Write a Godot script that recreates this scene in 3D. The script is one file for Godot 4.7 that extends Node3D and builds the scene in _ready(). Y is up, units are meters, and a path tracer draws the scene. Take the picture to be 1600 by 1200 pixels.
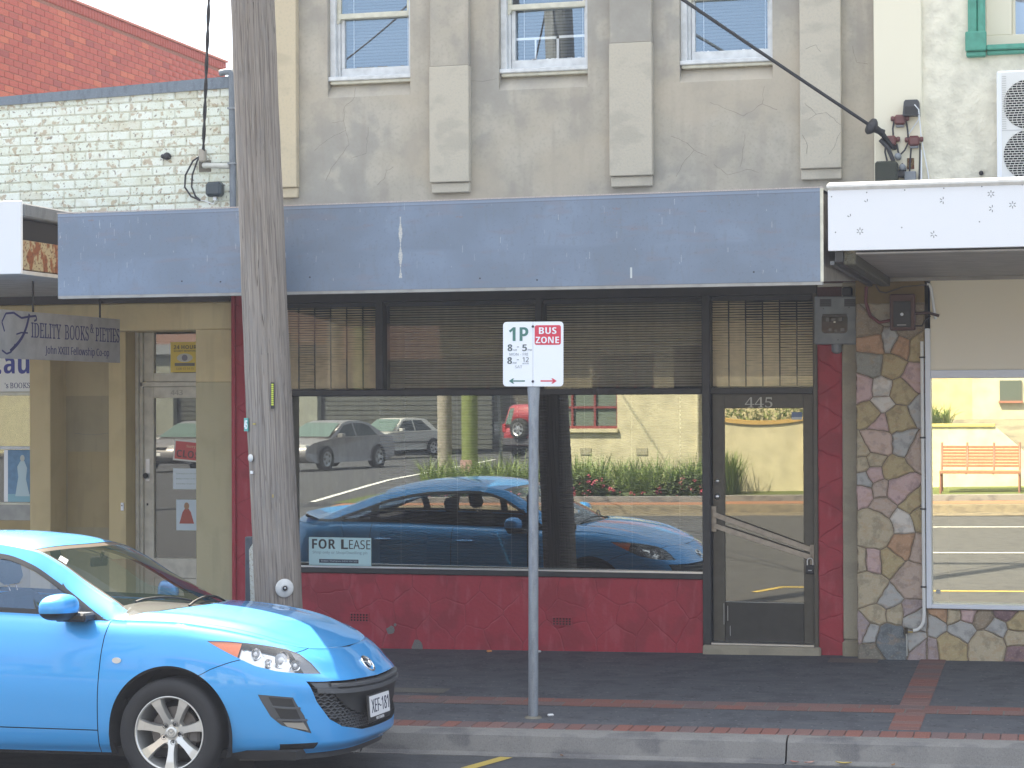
extends Node3D

var rng := RandomNumberGenerator.new()
var used := {}
var T := {}
var M := {}
var regular_font: SystemFont
var bold_font: SystemFont
var serif_font: SystemFont

# ---------------------------------------------------------------- helpers
func numbered(called: String) -> String:
	if not used.has(called):
		used[called] = 0
		return called
	used[called] += 1
	return "%s_%03d" % [called, used[called]]

func tag(o: Node3D, label: String, category := "", group := "", kind := ""):
	o.set_meta("label", label)
	if category: o.set_meta("category", category)
	if group: o.set_meta("group", group)
	if kind: o.set_meta("kind", kind)
	return o

func thing(called: String, label: String, category: String, at := Vector3.ZERO, turn := 0.0, group := "") -> Node3D:
	var o := Node3D.new()
	o.name = numbered(called)
	add_child(o)
	o.position = at
	o.rotation.y = turn
	tag(o, label, category, group)
	return o

func obj(called: String, mesh, m: Material, parent: Node3D = null, at := Vector3.ZERO) -> MeshInstance3D:
	var o := MeshInstance3D.new()
	if mesh is SurfaceTool:
		o.mesh = finish(mesh)
	else:
		o.mesh = mesh
	o.material_override = m
	o.position = at
	if parent == null:
		o.name = numbered(called)
		add_child(o)
	else:
		o.name = called
		parent.add_child(o, true)
	return o

func struct(called: String, mesh, m: Material, label: String) -> MeshInstance3D:
	var o := obj(called, mesh, m)
	tag(o, label, "", "", "structure")
	return o

func stuff(o):
	o.set_meta("kind", "stuff")
	return o

func dup(o: Node3D, label: String, group := "") -> Node3D:
	var c: Node3D = o.duplicate()
	c.name = numbered(o.name)
	add_child(c)
	c.set_meta("label", label)
	if group: c.set_meta("group", group)
	return c

func mb() -> SurfaceTool:
	var st := SurfaceTool.new()
	st.begin(Mesh.PRIMITIVE_TRIANGLES)
	st.set_smooth_group(-1)
	return st

func finish(st: SurfaceTool) -> ArrayMesh:
	st.generate_normals()
	return st.commit()

func tri(st: SurfaceTool, a: Vector3, b: Vector3, c: Vector3):
	st.set_uv(Vector2(a.x, -a.y)); st.add_vertex(a)
	st.set_uv(Vector2(b.x, -b.y)); st.add_vertex(b)
	st.set_uv(Vector2(c.x, -c.y)); st.add_vertex(c)

# corners clockwise as seen from the front
func quad(st: SurfaceTool, a: Vector3, b: Vector3, c: Vector3, d: Vector3):
	tri(st, a, b, c)
	tri(st, a, c, d)

func quad_uv(st: SurfaceTool, a: Vector3, b: Vector3, c: Vector3, d: Vector3):
	for k in [[a, 0, 0], [b, 1, 0], [c, 1, 1], [a, 0, 0], [c, 1, 1], [d, 0, 1]]:
		st.set_uv(Vector2(k[1], k[2])); st.add_vertex(k[0])

# a box from corner lo to corner hi with chamfered edges
func bx(st: SurfaceTool, lo: Vector3, hi: Vector3, ch := 0.0, xf := Transform3D()):
	var c := (lo + hi) * 0.5
	var h := (hi - lo).abs() * 0.5
	ch = minf(ch, minf(h.x, minf(h.y, h.z)) * 0.9)
	var ax := [Vector3.RIGHT, Vector3.UP, Vector3.BACK]
	if ch <= 0.0:
		for i in 3:
			for s in [-1.0, 1.0]:
				var n: Vector3 = ax[i] * s
				var u: Vector3 = ax[(i + 1) % 3]
				var v: Vector3 = ax[(i + 2) % 3] * s
				var o := c + n * h
				quad(st, xf * (o - u * h - v * h), xf * (o - u * h + v * h), xf * (o + u * h + v * h), xf * (o + u * h - v * h))
		return
	var e := h - Vector3(ch, ch, ch)
	for i in 3:
		for s in [-1.0, 1.0]:
			var n: Vector3 = ax[i] * s
			var u: Vector3 = ax[(i + 1) % 3]
			var v: Vector3 = ax[(i + 2) % 3] * s
			var o := c + n * h
			quad(st, xf * (o - u * e - v * e), xf * (o - u * e + v * e), xf * (o + u * e + v * e), xf * (o + u * e - v * e))
	for i in 3:
		var w: Vector3 = ax[i]
		var u: Vector3 = ax[(i + 1) % 3]
		var v: Vector3 = ax[(i + 2) % 3]
		for su in [-1.0, 1.0]:
			for sv in [-1.0, 1.0]:
				var a: Vector3 = c + u * (su * h.dot(u)) + v * (sv * e.dot(v))
				var b: Vector3 = c + u * (su * e.dot(u)) + v * (sv * h.dot(v))
				var l: Vector3 = w * e.dot(w)
				if su * sv > 0:
					quad(st, xf * (a - l), xf * (a + l), xf * (b + l), xf * (b - l))
				else:
					quad(st, xf * (a + l), xf * (a - l), xf * (b - l), xf * (b + l))
	for sx in [-1.0, 1.0]:
		for sy in [-1.0, 1.0]:
			for sz in [-1.0, 1.0]:
				var p := Vector3(sx * h.x, sy * e.y, sz * e.z) + c
				var q := Vector3(sx * e.x, sy * h.y, sz * e.z) + c
				var r := Vector3(sx * e.x, sy * e.y, sz * h.z) + c
				if sx * sy * sz > 0:
					tri(st, xf * p, xf * r, xf * q)
				else:
					tri(st, xf * p, xf * q, xf * r)

func box(called: String, lo: Vector3, hi: Vector3, m: Material, parent: Node3D = null, ch := 0.0) -> MeshInstance3D:
	var st := mb()
	bx(st, lo, hi, ch)
	return obj(called, st, m, parent)

# a round bar along a path of points
func tube(st: SurfaceTool, path: Array, r, sides := 8, caps := true):
	var n := path.size()
	var rings := []
	var up := Vector3.UP
	for i in n:
		var d: Vector3 = (path[mini(i + 1, n - 1)] - path[maxi(i - 1, 0)]).normalized()
		if absf(d.dot(up)) > 0.95: up = Vector3(0.3, 0.1, 1.0).normalized()
		var a := d.cross(up).normalized()
		var b := a.cross(d).normalized()
		up = b
		var ring := []
		var rr: float = r[i] if r is Array else r
		for k in sides:
			var t := TAU * k / sides
			ring.append(path[i] + (a * cos(t) + b * sin(t)) * rr)
		rings.append(ring)
	st.set_smooth_group(0)
	for i in n - 1:
		for k in sides:
			var k2 := (k + 1) % sides
			quad(st, rings[i][k], rings[i][k2], rings[i + 1][k2], rings[i + 1][k])
	st.set_smooth_group(-1)
	if caps:
		for k in range(1, sides - 1):
			tri(st, rings[0][0], rings[0][k + 1], rings[0][k])
			tri(st, rings[n - 1][0], rings[n - 1][k], rings[n - 1][k + 1])

func rod(called: String, path: Array, r, m: Material, parent: Node3D = null, sides := 8) -> MeshInstance3D:
	var st := mb()
	tube(st, path, r, sides)
	return obj(called, st, m, parent)

# profile of (radius, height) turned about the y axis, then placed by xf
func lathe(st: SurfaceTool, prof: Array, sides := 24, xf := Transform3D(), smooth := true):
	st.set_smooth_group(0 if smooth else -1)
	for i in prof.size() - 1:
		for k in sides:
			var t0 := TAU * k / sides
			var t1 := TAU * (k + 1) / sides
			var p: Vector2 = prof[i]
			var q: Vector2 = prof[i + 1]
			var a := xf * Vector3(cos(t0) * p.x, p.y, sin(t0) * p.x)
			var b := xf * Vector3(cos(t1) * p.x, p.y, sin(t1) * p.x)
			var c := xf * Vector3(cos(t1) * q.x, q.y, sin(t1) * q.x)
			var d := xf * Vector3(cos(t0) * q.x, q.y, sin(t0) * q.x)
			if p.x > 0.0 and q.x > 0.0: quad(st, a, b, c, d)
			elif q.x > 0.0: tri(st, a, c, d)
			elif p.x > 0.0: tri(st, a, b, d)
	st.set_smooth_group(-1)

# polygon in x,y pushed out from z0 to z1 (z1 is the front)
func prism(st: SurfaceTool, poly: PackedVector2Array, z0: float, z1: float, xf := Transform3D(), back := true):
	if Geometry2D.is_polygon_clockwise(poly): poly.reverse()
	var idx := Geometry2D.triangulate_polygon(poly)
	for k in range(0, idx.size(), 3):
		var a := poly[idx[k]]; var b := poly[idx[k + 1]]; var c := poly[idx[k + 2]]
		if (b - a).cross(c - a) > 0.0:
			var s := b; b = c; c = s
		tri(st, xf * Vector3(a.x, a.y, z1), xf * Vector3(b.x, b.y, z1), xf * Vector3(c.x, c.y, z1))
		if back: tri(st, xf * Vector3(a.x, a.y, z0), xf * Vector3(c.x, c.y, z0), xf * Vector3(b.x, b.y, z0))
	var n := poly.size()
	for i in n:
		var p := poly[i]; var q := poly[(i + 1) % n]
		quad(st, xf * Vector3(p.x, p.y, z0), xf * Vector3(p.x, p.y, z1), xf * Vector3(q.x, q.y, z1), xf * Vector3(q.x, q.y, z0))

func round_rect(x0: float, y0: float, x1: float, y1: float, r: float, n := 5) -> PackedVector2Array:
	var p := PackedVector2Array()
	for c in [[x1 - r, y1 - r, 0.0], [x0 + r, y1 - r, 0.25], [x0 + r, y0 + r, 0.5], [x1 - r, y0 + r, 0.75]]:
		for k in n + 1:
			var t: float = TAU * (c[2] + 0.25 * k / n)
			p.append(Vector2(c[0] + cos(t) * r, c[1] + sin(t) * r))
	return p

# lettering stretched to fill the box lo..hi (x,y), lying on z
func words(called: String, s: String, lo: Vector2, hi: Vector2, z: float, m: Material, parent: Node3D, font: Font = null, depth := 0.002, slant := 0.0) -> MeshInstance3D:
	var tm := TextMesh.new()
	tm.text = s
	tm.font = font if font else bold_font
	tm.font_size = 48
	tm.pixel_size = 0.01
	tm.curve_step = 1.0
	tm.depth = 0.1
	var arr := tm.get_mesh_arrays()
	var v: PackedVector3Array = arr[Mesh.ARRAY_VERTEX]
	var a := v[0]; var b := v[0]
	for p in v:
		a = a.min(p); b = b.max(p)
	var st := mb()
	var idx: PackedInt32Array = arr[Mesh.ARRAY_INDEX]
	for i in idx:
		var p := (v[i] - a) / (b - a)
		var x := lerpf(lo.x, hi.x, p.x)
		var y := lerpf(lo.y, hi.y, p.y)
		st.add_vertex(Vector3(x + slant * (y - lo.y), y, z + depth * p.z))
	return obj(called, st, m, parent)

func lin(r: float, g: float, b: float) -> Color:
	return Color(r, g, b).linear_to_srgb()

func mat(c: Color, rough := 0.8, tex = null, scale := 1.0, bump = null, depth := 0.3, world := true) -> StandardMaterial3D:
	var m := StandardMaterial3D.new()
	m.albedo_color = c.linear_to_srgb()
	m.roughness = rough
	if tex or bump:
		m.uv1_triplanar = true
		m.uv1_world_triplanar = world
		m.uv1_scale = Vector3(scale, scale, scale)
	if tex: m.albedo_texture = tex
	if bump:
		m.heightmap_enabled = true
		m.heightmap_texture = bump
		m.heightmap_scale = depth
	return m

func metal(c: Color, rough := 0.3, metallic := 1.0) -> StandardMaterial3D:
	var m := mat(c, rough)
	m.metallic = metallic
	return m

# glass with a reflective film: share is what the film mirrors, the rest passes
func film(c: Color, share: float, rough := 0.0) -> StandardMaterial3D:
	var m := mat(c, rough)
	m.metallic = 1.0
	m.albedo_texture = T.white
	m.transparency = BaseMaterial3D.TRANSPARENCY_ALPHA
	m.albedo_color.a = share
	return m

func clear(c: Color, alpha := 0.08, rough := 0.0) -> StandardMaterial3D:
	var m := mat(c, rough)
	m.transparency = BaseMaterial3D.TRANSPARENCY_ALPHA
	m.albedo_color.a = alpha
	return m

func noise_tex(seed_: int, freq: float, stops: Array, size := 512, octaves := 4, kind := FastNoiseLite.TYPE_SIMPLEX_SMOOTH, ridged := false) -> NoiseTexture2D:
	var n := FastNoiseLite.new()
	n.seed = seed_
	n.noise_type = kind
	n.frequency = freq
	n.fractal_octaves = octaves
	if ridged: n.fractal_type = FastNoiseLite.FRACTAL_RIDGED
	var t := NoiseTexture2D.new()
	t.width = size; t.height = size
	t.seamless = true
	t.noise = n
	var g := Gradient.new()
	var off := PackedFloat32Array(); var col := PackedColorArray()
	for s in stops:
		off.append(s[0])
		col.append(Color(s[1], s[1], s[1]) if not s[1] is Color else s[1])
	g.offsets = off; g.colors = col
	t.color_ramp = g
	return t

func noise_bytes(seed_: int, freq: float, w: int, h: int, sx := 1, sy := 1, octaves := 4, ridged := false) -> PackedByteArray:
	var n := FastNoiseLite.new()
	n.seed = seed_
	n.frequency = freq
	n.fractal_octaves = octaves
	if ridged: n.fractal_type = FastNoiseLite.FRACTAL_RIDGED
	var im := n.get_seamless_image(w / sx, h / sy)
	im.convert(Image.FORMAT_L8)
	if sx > 1 or sy > 1: im.resize(w, h, Image.INTERPOLATE_CUBIC)
	return im.get_data()

# base colour (sRGB) with layers of stain: [noise bytes, from, to, colour, strength]
func stained(w: int, h: int, base: Color, layers: Array) -> Image:
	var out := PackedByteArray()
	out.resize(w * h * 3)
	var lut := []
	for l in layers:
		var a := PackedFloat32Array()
		for i in 256: a.append(smoothstep(l[1], l[2], i / 255.0) * l[4])
		lut.append(a)
	var n := layers.size()
	for i in w * h:
		var r := base.r; var g := base.g; var b := base.b
		for k in n:
			var l: Array = layers[k]
			var t: float = lut[k][l[0][i]]
			if t > 0.003:
				var c: Color = l[3]
				r += (c.r - r) * t; g += (c.g - g) * t; b += (c.b - b) * t
		out[i * 3] = int(clampf(r, 0, 1) * 255); out[i * 3 + 1] = int(clampf(g, 0, 1) * 255); out[i * 3 + 2] = int(clampf(b, 0, 1) * 255)
	return Image.create_from_data(w, h, false, Image.FORMAT_RGB8, out)

func itex(im: Image) -> ImageTexture:
	return ImageTexture.create_from_image(im)

# irregular slabs round the seeds [x, y, material]; each slab a raised piece of its own
func slabs(called: String, parent: Node3D, seeds: Array, lo: Vector2, hi: Vector2, z: float, gap: float, relief: float, mats, rough := 0.005):
	var jit := FastNoiseLite.new()
	jit.seed = 11
	jit.frequency = 9.0
	for i in seeds.size():
		var c := Vector2(seeds[i][0], seeds[i][1])
		var poly := PackedVector2Array([lo, Vector2(hi.x, lo.y), hi, Vector2(lo.x, hi.y)])
		for j in seeds.size():
			if j == i: continue
			var o := Vector2(seeds[j][0], seeds[j][1])
			var dd := c.distance_squared_to(o)
			var wc: float = seeds[i][3] if seeds[i].size() > 3 else 0.0
			var wo: float = seeds[j][3] if seeds[j].size() > 3 else 0.0
			var mid := c.lerp(o, clampf(0.5 + (wc * wc - wo * wo) / (2.0 * dd), 0.1, 0.9))
			var n := (o - c).normalized()
			var cut := PackedVector2Array()
			for k in poly.size():
				var p := poly[k]; var q := poly[(k + 1) % poly.size()]
				var dp := (p - mid).dot(n); var dq := (q - mid).dot(n)
				if dp <= 0: cut.append(p)
				if (dp < 0) != (dq < 0): cut.append(p.lerp(q, dp / (dp - dq)))
			poly = cut
			if poly.size() < 3: break
		if poly.size() < 3: continue
		var got := Geometry2D.offset_polygon(poly, -gap, Geometry2D.JOIN_ROUND)
		if got.is_empty(): continue
		poly = got[0]
		var fine := PackedVector2Array()
		for k in poly.size():
			var p := poly[k]; var q := poly[(k + 1) % poly.size()]
			var parts := maxi(1, int(p.distance_to(q) / 0.035))
			for s in parts:
				var f := p.lerp(q, float(s) / parts)
				fine.append(f + Vector2(jit.get_noise_2d(f.x, f.y), jit.get_noise_2d(f.x + 40, f.y)) * rough)
		if Geometry2D.is_polygon_clockwise(fine): fine.reverse()
		var m := Vector2.ZERO
		for p in fine: m += p
		m /= fine.size()
		var st := mb()
		var cnt := fine.size()
		var top := relief * rng.randf_range(0.7, 1.1)
		for k in cnt:
			var p := fine[k]; var q := fine[(k + 1) % cnt]
			var pi := p.move_toward(m, 0.010); var qi := q.move_toward(m, 0.010)
			var a := Vector3(p.x, p.y, z); var b := Vector3(q.x, q.y, z)
			var zp := z + top * (0.85 + 0.3 * jit.get_noise_2d(p.x * 0.4, p.y * 0.4))
			var zq := z + top * (0.85 + 0.3 * jit.get_noise_2d(q.x * 0.4, q.y * 0.4))
			var a2 := Vector3(pi.x, pi.y, zp); var b2 := Vector3(qi.x, qi.y, zq)
			quad(st, a, a2, b2, b)
			st.set_smooth_group(0)
			tri(st, a2, Vector3(m.x, m.y, z + top), b2)
			st.set_smooth_group(-1)
		obj(called, st, mats[seeds[i][2]], parent)

# ---------------------------------------------------------------- camera, sky, sun, exposure
const TO_SUN := Vector3(-0.45, 1.0, -0.59)

func sky_and_camera():
	var cam := Camera3D.new()
	cam.name = "camera"
	cam.position = Vector3(4.413, 2.05, 16.624)
	cam.rotation_degrees = Vector3(0.4767, 14.8654, -0.249)
	cam.fov = 20.8598
	cam.near = 0.1
	cam.far = 900.0
	add_child(cam)
	cam.current = true
	var w := 512; var h := 256
	var im := Image.create(w, h, false, Image.FORMAT_RGBF)
	var sd := TO_SUN.normalized()
	for j in h:
		var pol := PI * (j + 0.5) / h
		var y := cos(pol)
		for i in w:
			var az := TAU * (i + 0.5) / w
			var d := Vector3(sin(az) * sin(pol), y, -cos(az) * sin(pol))
			var up := clampf(y, 0.0, 1.0)
			var c := Vector3(0.27, 0.345, 0.45).lerp(Vector3(0.20, 0.235, 0.29), pow(up, 0.5))
			var ang := acos(clampf(d.dot(sd), -1, 1))
			var glow := 1.0 * exp(-ang / 0.25) + 0.75 * exp(-ang / 0.75)
			c += Vector3(1.0, 0.97, 0.92) * glow
			if y < 0.0: c = c.lerp(Vector3(0.16, 0.15, 0.14), clampf(-y * 12.0, 0, 1))
			im.set_pixel(i, j, Color(c.x, c.y, c.z))
	var sm := PanoramaSkyMaterial.new()
	sm.panorama = ImageTexture.create_from_image(im)
	var sky := Sky.new()
	sky.sky_material = sm
	var env := Environment.new()
	env.background_mode = Environment.BG_SKY
	env.sky = sky
	env.background_energy_multiplier = 1.0
	env.tonemap_mode = Environment.TONE_MAPPER_LINEAR
	env.tonemap_exposure = 4.25
	env.fog_enabled = true
	env.fog_light_color = Color(0.86, 0.9, 1.0)
	env.fog_density = 0.0013
	env.sdfgi_enabled = true
	env.ssao_enabled = true
	env.ssil_enabled = true
	var we := WorldEnvironment.new()
	we.name = "world_environment"
	we.environment = env
	add_child(we)
	var sun := DirectionalLight3D.new()
	sun.name = "sun"
	sun.light_energy = 1.6
	sun.light_color = Color(1.0, 0.95, 0.86)
	sun.light_angular_distance = 0.5
	sun.shadow_enabled = true
	sun.look_at_from_position(TO_SUN * 20.0, Vector3.ZERO)
	add_child(sun)

# ---------------------------------------------------------------- materials
func make_materials():
	regular_font = SystemFont.new(); regular_font.font_names = PackedStringArray(["Droid Sans"])
	bold_font = SystemFont.new(); bold_font.font_names = PackedStringArray(["Droid Sans"]); bold_font.font_weight = 700
	serif_font = SystemFont.new(); serif_font.font_names = PackedStringArray(["Droid Serif"])
	var wi := Image.create(4, 4, false, Image.FORMAT_RGBA8); wi.fill(Color.WHITE)
	T.white = itex(wi)
	T.soft = noise_tex(3, 0.012, [[0.2, 0.90], [0.55, 0.965], [0.85, 1.0]], 512, 5)
	T.fine = noise_tex(5, 0.06, [[0.15, 0.80], [0.5, 0.93], [0.85, 1.0]], 512, 4)
	T.speck = noise_tex(8, 0.25, [[0.1, 0.62], [0.45, 0.86], [0.9, 1.0]], 512, 3)
	T.rough = noise_tex(9, 0.09, [[0.0, 0.0], [1.0, 1.0]], 512, 4)
	T.pebble = noise_tex(10, 0.035, [[0.0, 0.0], [1.0, 1.0]], 512, 3)
	# rendered facade: six metres to a tile
	var big := noise_bytes(21, 0.004, 1024, 1024, 1, 1, 4)
	var mid := noise_bytes(22, 0.014, 1024, 1024, 1, 1, 5)
	var grit := noise_bytes(23, 0.16, 1024, 1024, 1, 1, 3)
	var run := noise_bytes(24, 0.03, 1024, 1024, 1, 8, 4)
	var veins := noise_bytes(25, 0.008, 1024, 1024, 1, 1, 3, true)
	T.facade = itex(stained(1024, 1024, Color(0.725, 0.695, 0.635), [[big, 0.42, 0.72, Color(0.655, 0.64, 0.605), 0.9], [mid, 0.5, 0.8, Color(0.62, 0.60, 0.565), 0.55], [mid, 0.48, 0.2, Color(0.765, 0.735, 0.675), 0.7], [run, 0.55, 0.85, Color(0.63, 0.60, 0.56), 0.35], [grit, 0.5, 0.9, Color(0.62, 0.6, 0.56), 0.35], [big, 0.42, 0.15, Color(0.765, 0.715, 0.635), 0.5]]))
	T.patch = itex(stained(512, 512, Color(0.785, 0.755, 0.69), [[noise_bytes(31, 0.01, 512, 512, 2, 1), 0.5, 0.8, Color(0.70, 0.675, 0.62), 0.6], [noise_bytes(32, 0.12, 512, 512), 0.5, 0.9, Color(0.66, 0.65, 0.62), 0.3]]))
	T.red = itex(stained(512, 512, Color(0.70, 0.17, 0.235), [[noise_bytes(41, 0.008, 512, 512), 0.45, 0.75, Color(0.61, 0.14, 0.20), 0.8], [noise_bytes(42, 0.03, 512, 512, 1, 4), 0.58, 0.85, Color(0.75, 0.36, 0.37), 0.45], [noise_bytes(43, 0.2, 512, 512), 0.62, 0.9, Color(0.55, 0.17, 0.2), 0.5]]))
	T.cream = itex(stained(512, 512, Color(0.80, 0.735, 0.57), [[noise_bytes(51, 0.008, 512, 512), 0.45, 0.8, Color(0.75, 0.685, 0.53), 0.6], [noise_bytes(52, 0.03, 512, 512, 1, 8), 0.6, 0.9, Color(0.68, 0.62, 0.49), 0.25]]))
	T.asphalt = itex(stained(1024, 1024, Color(0.30, 0.30, 0.31), [[noise_bytes(61, 0.006, 1024, 1024), 0.45, 0.75, Color(0.245, 0.245, 0.26), 0.8], [noise_bytes(62, 0.35, 1024, 1024), 0.55, 0.85, Color(0.43, 0.43, 0.42), 0.55], [noise_bytes(63, 0.3, 1024, 1024), 0.55, 0.9, Color(0.2, 0.2, 0.2), 0.6], [noise_bytes(64, 0.02, 1024, 1024, 4, 1), 0.6, 0.85, Color(0.38, 0.37, 0.36), 0.4], [noise_bytes(65, 0.045, 1024, 1024, 1, 1, 1), 0.86, 0.9, Color(0.15, 0.15, 0.16), 0.7], [noise_bytes(66, 0.05, 1024, 1024, 1, 1, 1), 0.88, 0.91, Color(0.5, 0.5, 0.5), 0.5]]))
	T.concrete = itex(stained(512, 512, Color(0.60, 0.585, 0.56), [[noise_bytes(71, 0.012, 512, 512, 2, 1), 0.42, 0.75, Color(0.44, 0.43, 0.43), 0.85], [noise_bytes(72, 0.25, 512, 512), 0.55, 0.85, Color(0.70, 0.69, 0.66), 0.5], [noise_bytes(73, 0.2, 512, 512), 0.6, 0.9, Color(0.36, 0.35, 0.35), 0.5]]))
	T.metalwear = itex(stained(512, 512, Color(0.62, 0.63, 0.64), [[noise_bytes(81, 0.03, 512, 512, 1, 4), 0.45, 0.8, Color(0.52, 0.53, 0.55), 0.7], [noise_bytes(82, 0.12, 512, 512), 0.55, 0.85, Color(0.72, 0.73, 0.74), 0.6]]))
	T.rust = itex(stained(512, 512, Color(0.66, 0.61, 0.48), [[noise_bytes(91, 0.02, 512, 512, 1, 2), 0.42, 0.62, Color(0.50, 0.27, 0.12), 0.95], [noise_bytes(92, 0.06, 512, 512), 0.55, 0.8, Color(0.32, 0.19, 0.12), 0.7]]))
	T.white_brick = itex(stained(1024, 1024, Color(0.88, 0.90, 0.875), [[noise_bytes(101, 0.012, 1024, 1024), 0.5, 0.8, Color(0.83, 0.835, 0.78), 0.7], [noise_bytes(102, 0.02, 1024, 1024), 0.66, 0.74, Color(0.70, 0.64, 0.56), 0.8], [noise_bytes(103, 0.10, 1024, 1024), 0.6, 0.85, Color(0.76, 0.745, 0.67), 0.45], [noise_bytes(104, 0.04, 1024, 1024), 0.76, 0.82, Color(0.40, 0.36, 0.33), 0.6]]))
	T.wood = itex(stained(1024, 1024, Color(0.575, 0.545, 0.51), [[noise_bytes(111, 0.05, 1024, 1024, 1, 32, 5), 0.45, 0.8, Color(0.45, 0.42, 0.395), 0.9], [noise_bytes(112, 0.12, 1024, 1024, 1, 32, 4), 0.5, 0.85, Color(0.68, 0.65, 0.61), 0.75], [noise_bytes(113, 0.03, 1024, 1024, 1, 16, 3, true), 0.86, 0.95, Color(0.24, 0.21, 0.19), 0.9], [noise_bytes(114, 0.012, 1024, 1024, 1, 2), 0.55, 0.8, Color(0.55, 0.53, 0.51), 0.6]]))
	T.wood_height = itex(stained(512, 512, Color(0.5, 0.5, 0.5), [[noise_bytes(115, 0.05, 512, 512, 1, 16, 4), 0.2, 0.8, Color(1, 1, 1), 0.7], [noise_bytes(116, 0.02, 512, 512, 1, 16, 3, true), 0.84, 0.95, Color(0, 0, 0), 1.0]]))
	T.stucco = noise_tex(15, 0.045, [[0.0, 0.0], [0.45, 0.3], [1.0, 1.0]], 512, 4)

	M.facade = mat(Color(0.86, 0.86, 0.86), 0.92, T.facade, 1.0 / 6.0, T.rough, 0.12)
	M.facade.uv1_triplanar_sharpness = 4.0
	M.patch = mat(Color(0.86, 0.86, 0.86), 0.92, T.patch, 0.7, T.rough, 0.1)
	M.cream_patch = mat(Color(0.92, 0.86, 0.74), 0.9, T.patch, 0.5, T.rough, 0.1)
	M.red = mat(Color(0.8, 0.8, 0.8), 0.55, T.red, 0.5, T.rough, 0.15)
	M.red_dark = mat(Color(0.20, 0.018, 0.026), 0.6, T.soft, 0.8)
	M.cream = mat(Color(1.0, 1.0, 0.98), 0.7, T.cream, 0.45, T.rough, 0.08)
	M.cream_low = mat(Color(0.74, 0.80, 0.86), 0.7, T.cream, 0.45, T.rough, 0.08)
	M.cream_old = mat(Color(0.55, 0.50, 0.36), 0.75, T.soft, 0.6)
	M.asphalt = mat(Color(0.78, 0.8, 0.84), 0.85, T.asphalt, 0.55, T.speck, 0.2)
	M.path = mat(Color(1.12, 1.18, 1.28), 0.85, T.asphalt, 0.42, T.speck, 0.15)
	M.concrete = mat(Color(0.62, 0.63, 0.66), 0.9, T.concrete, 0.8, T.rough, 0.2)
	M.concrete_old = mat(Color(0.62, 0.60, 0.52), 0.9, T.concrete, 1.1, T.rough, 0.25)
	M.dirt = mat(Color(0.10, 0.085, 0.06), 0.95, T.fine, 0.7)
	M.black_frame = mat(Color(0.030, 0.031, 0.033), 0.45, T.soft, 1.5)
	M.bronze = mat(Color(0.085, 0.075, 0.055), 0.42, T.soft, 1.2)
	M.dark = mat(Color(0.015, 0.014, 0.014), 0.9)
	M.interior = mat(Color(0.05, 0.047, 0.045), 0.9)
	M.blind_dark = mat(Color(0.03, 0.03, 0.03), 0.5)
	M.blind = mat(Color(0.80, 0.66, 0.42), 0.6, T.soft, 1.5)
	M.blind_dull = mat(Color(0.52, 0.46, 0.34), 0.6, T.soft, 1.5)
	M.white_paint = mat(Color(0.70, 0.72, 0.73), 0.5, T.soft, 1.3)
	M.cream_paint = mat(Color(0.68, 0.66, 0.54), 0.5, T.soft, 1.3)
	M.white = mat(Color(0.80, 0.82, 0.85), 0.35)
	M.aluminium = metal(Color(0.72, 0.72, 0.72), 0.35)
	M.galvanised = mat(Color(0.75, 0.80, 0.86), 0.45, T.metalwear, 1.4)
	M.galvanised.metallic = 0.35
	M.steel_grey = mat(Color(0.24, 0.26, 0.28), 0.5, T.soft, 1.2)
	M.black = mat(Color(0.018, 0.018, 0.02), 0.5)
	M.cable = mat(Color(0.03, 0.03, 0.034), 0.6)
	M.porcelain = mat(Color(0.13, 0.04, 0.035), 0.3)
	M.blue_ink = mat(Color(0.025, 0.03, 0.14), 0.5)
	M.grey_ink = mat(Color(0.07, 0.08, 0.10), 0.5)
	M.crack = mat(Color(0.19, 0.175, 0.155), 0.95)
	M.film = film(Color(0.80, 0.83, 0.78), 0.32)
	M.film_door = film(Color(0.80, 0.78, 0.66), 0.33)
	M.film_bright = film(Color(0.92, 0.90, 0.74), 0.72)
	M.film_blue = film(Color(0.66, 0.84, 1.0), 0.27)
	M.film_shop = film(Color(0.85, 0.86, 0.80), 0.22)

# ---------------------------------------------------------------- ground
const RISE := 0.0125

func strip(pts: Array, x0: float, x1: float, rise := RISE) -> SurfaceTool:
	# profile of (z, y) from back to front, swept along x on the street's slope
	var st := mb()
	var n := maxi(1, int((x1 - x0) / 8.0))
	for k in n:
		var a := lerpf(x0, x1, float(k) / n); var b := lerpf(x0, x1, float(k + 1) / n)
		for i in pts.size() - 1:
			var p: Vector2 = pts[i]; var q: Vector2 = pts[i + 1]
			quad(st, Vector3(a, p.y + rise * a, p.x), Vector3(b, p.y + rise * b, p.x), Vector3(b, q.y + rise * b, q.x), Vector3(a, q.y + rise * a, q.x))
	return st

func path_y(x: float, z: float) -> float:
	return RISE * x - 0.025 * z

func road_y(x: float, z: float) -> float:
	return RISE * x + (-0.17 + 0.031 * (z - 5.5))

func far_y(x: float) -> float:
	return 0.50 + 0.02 * x

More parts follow.
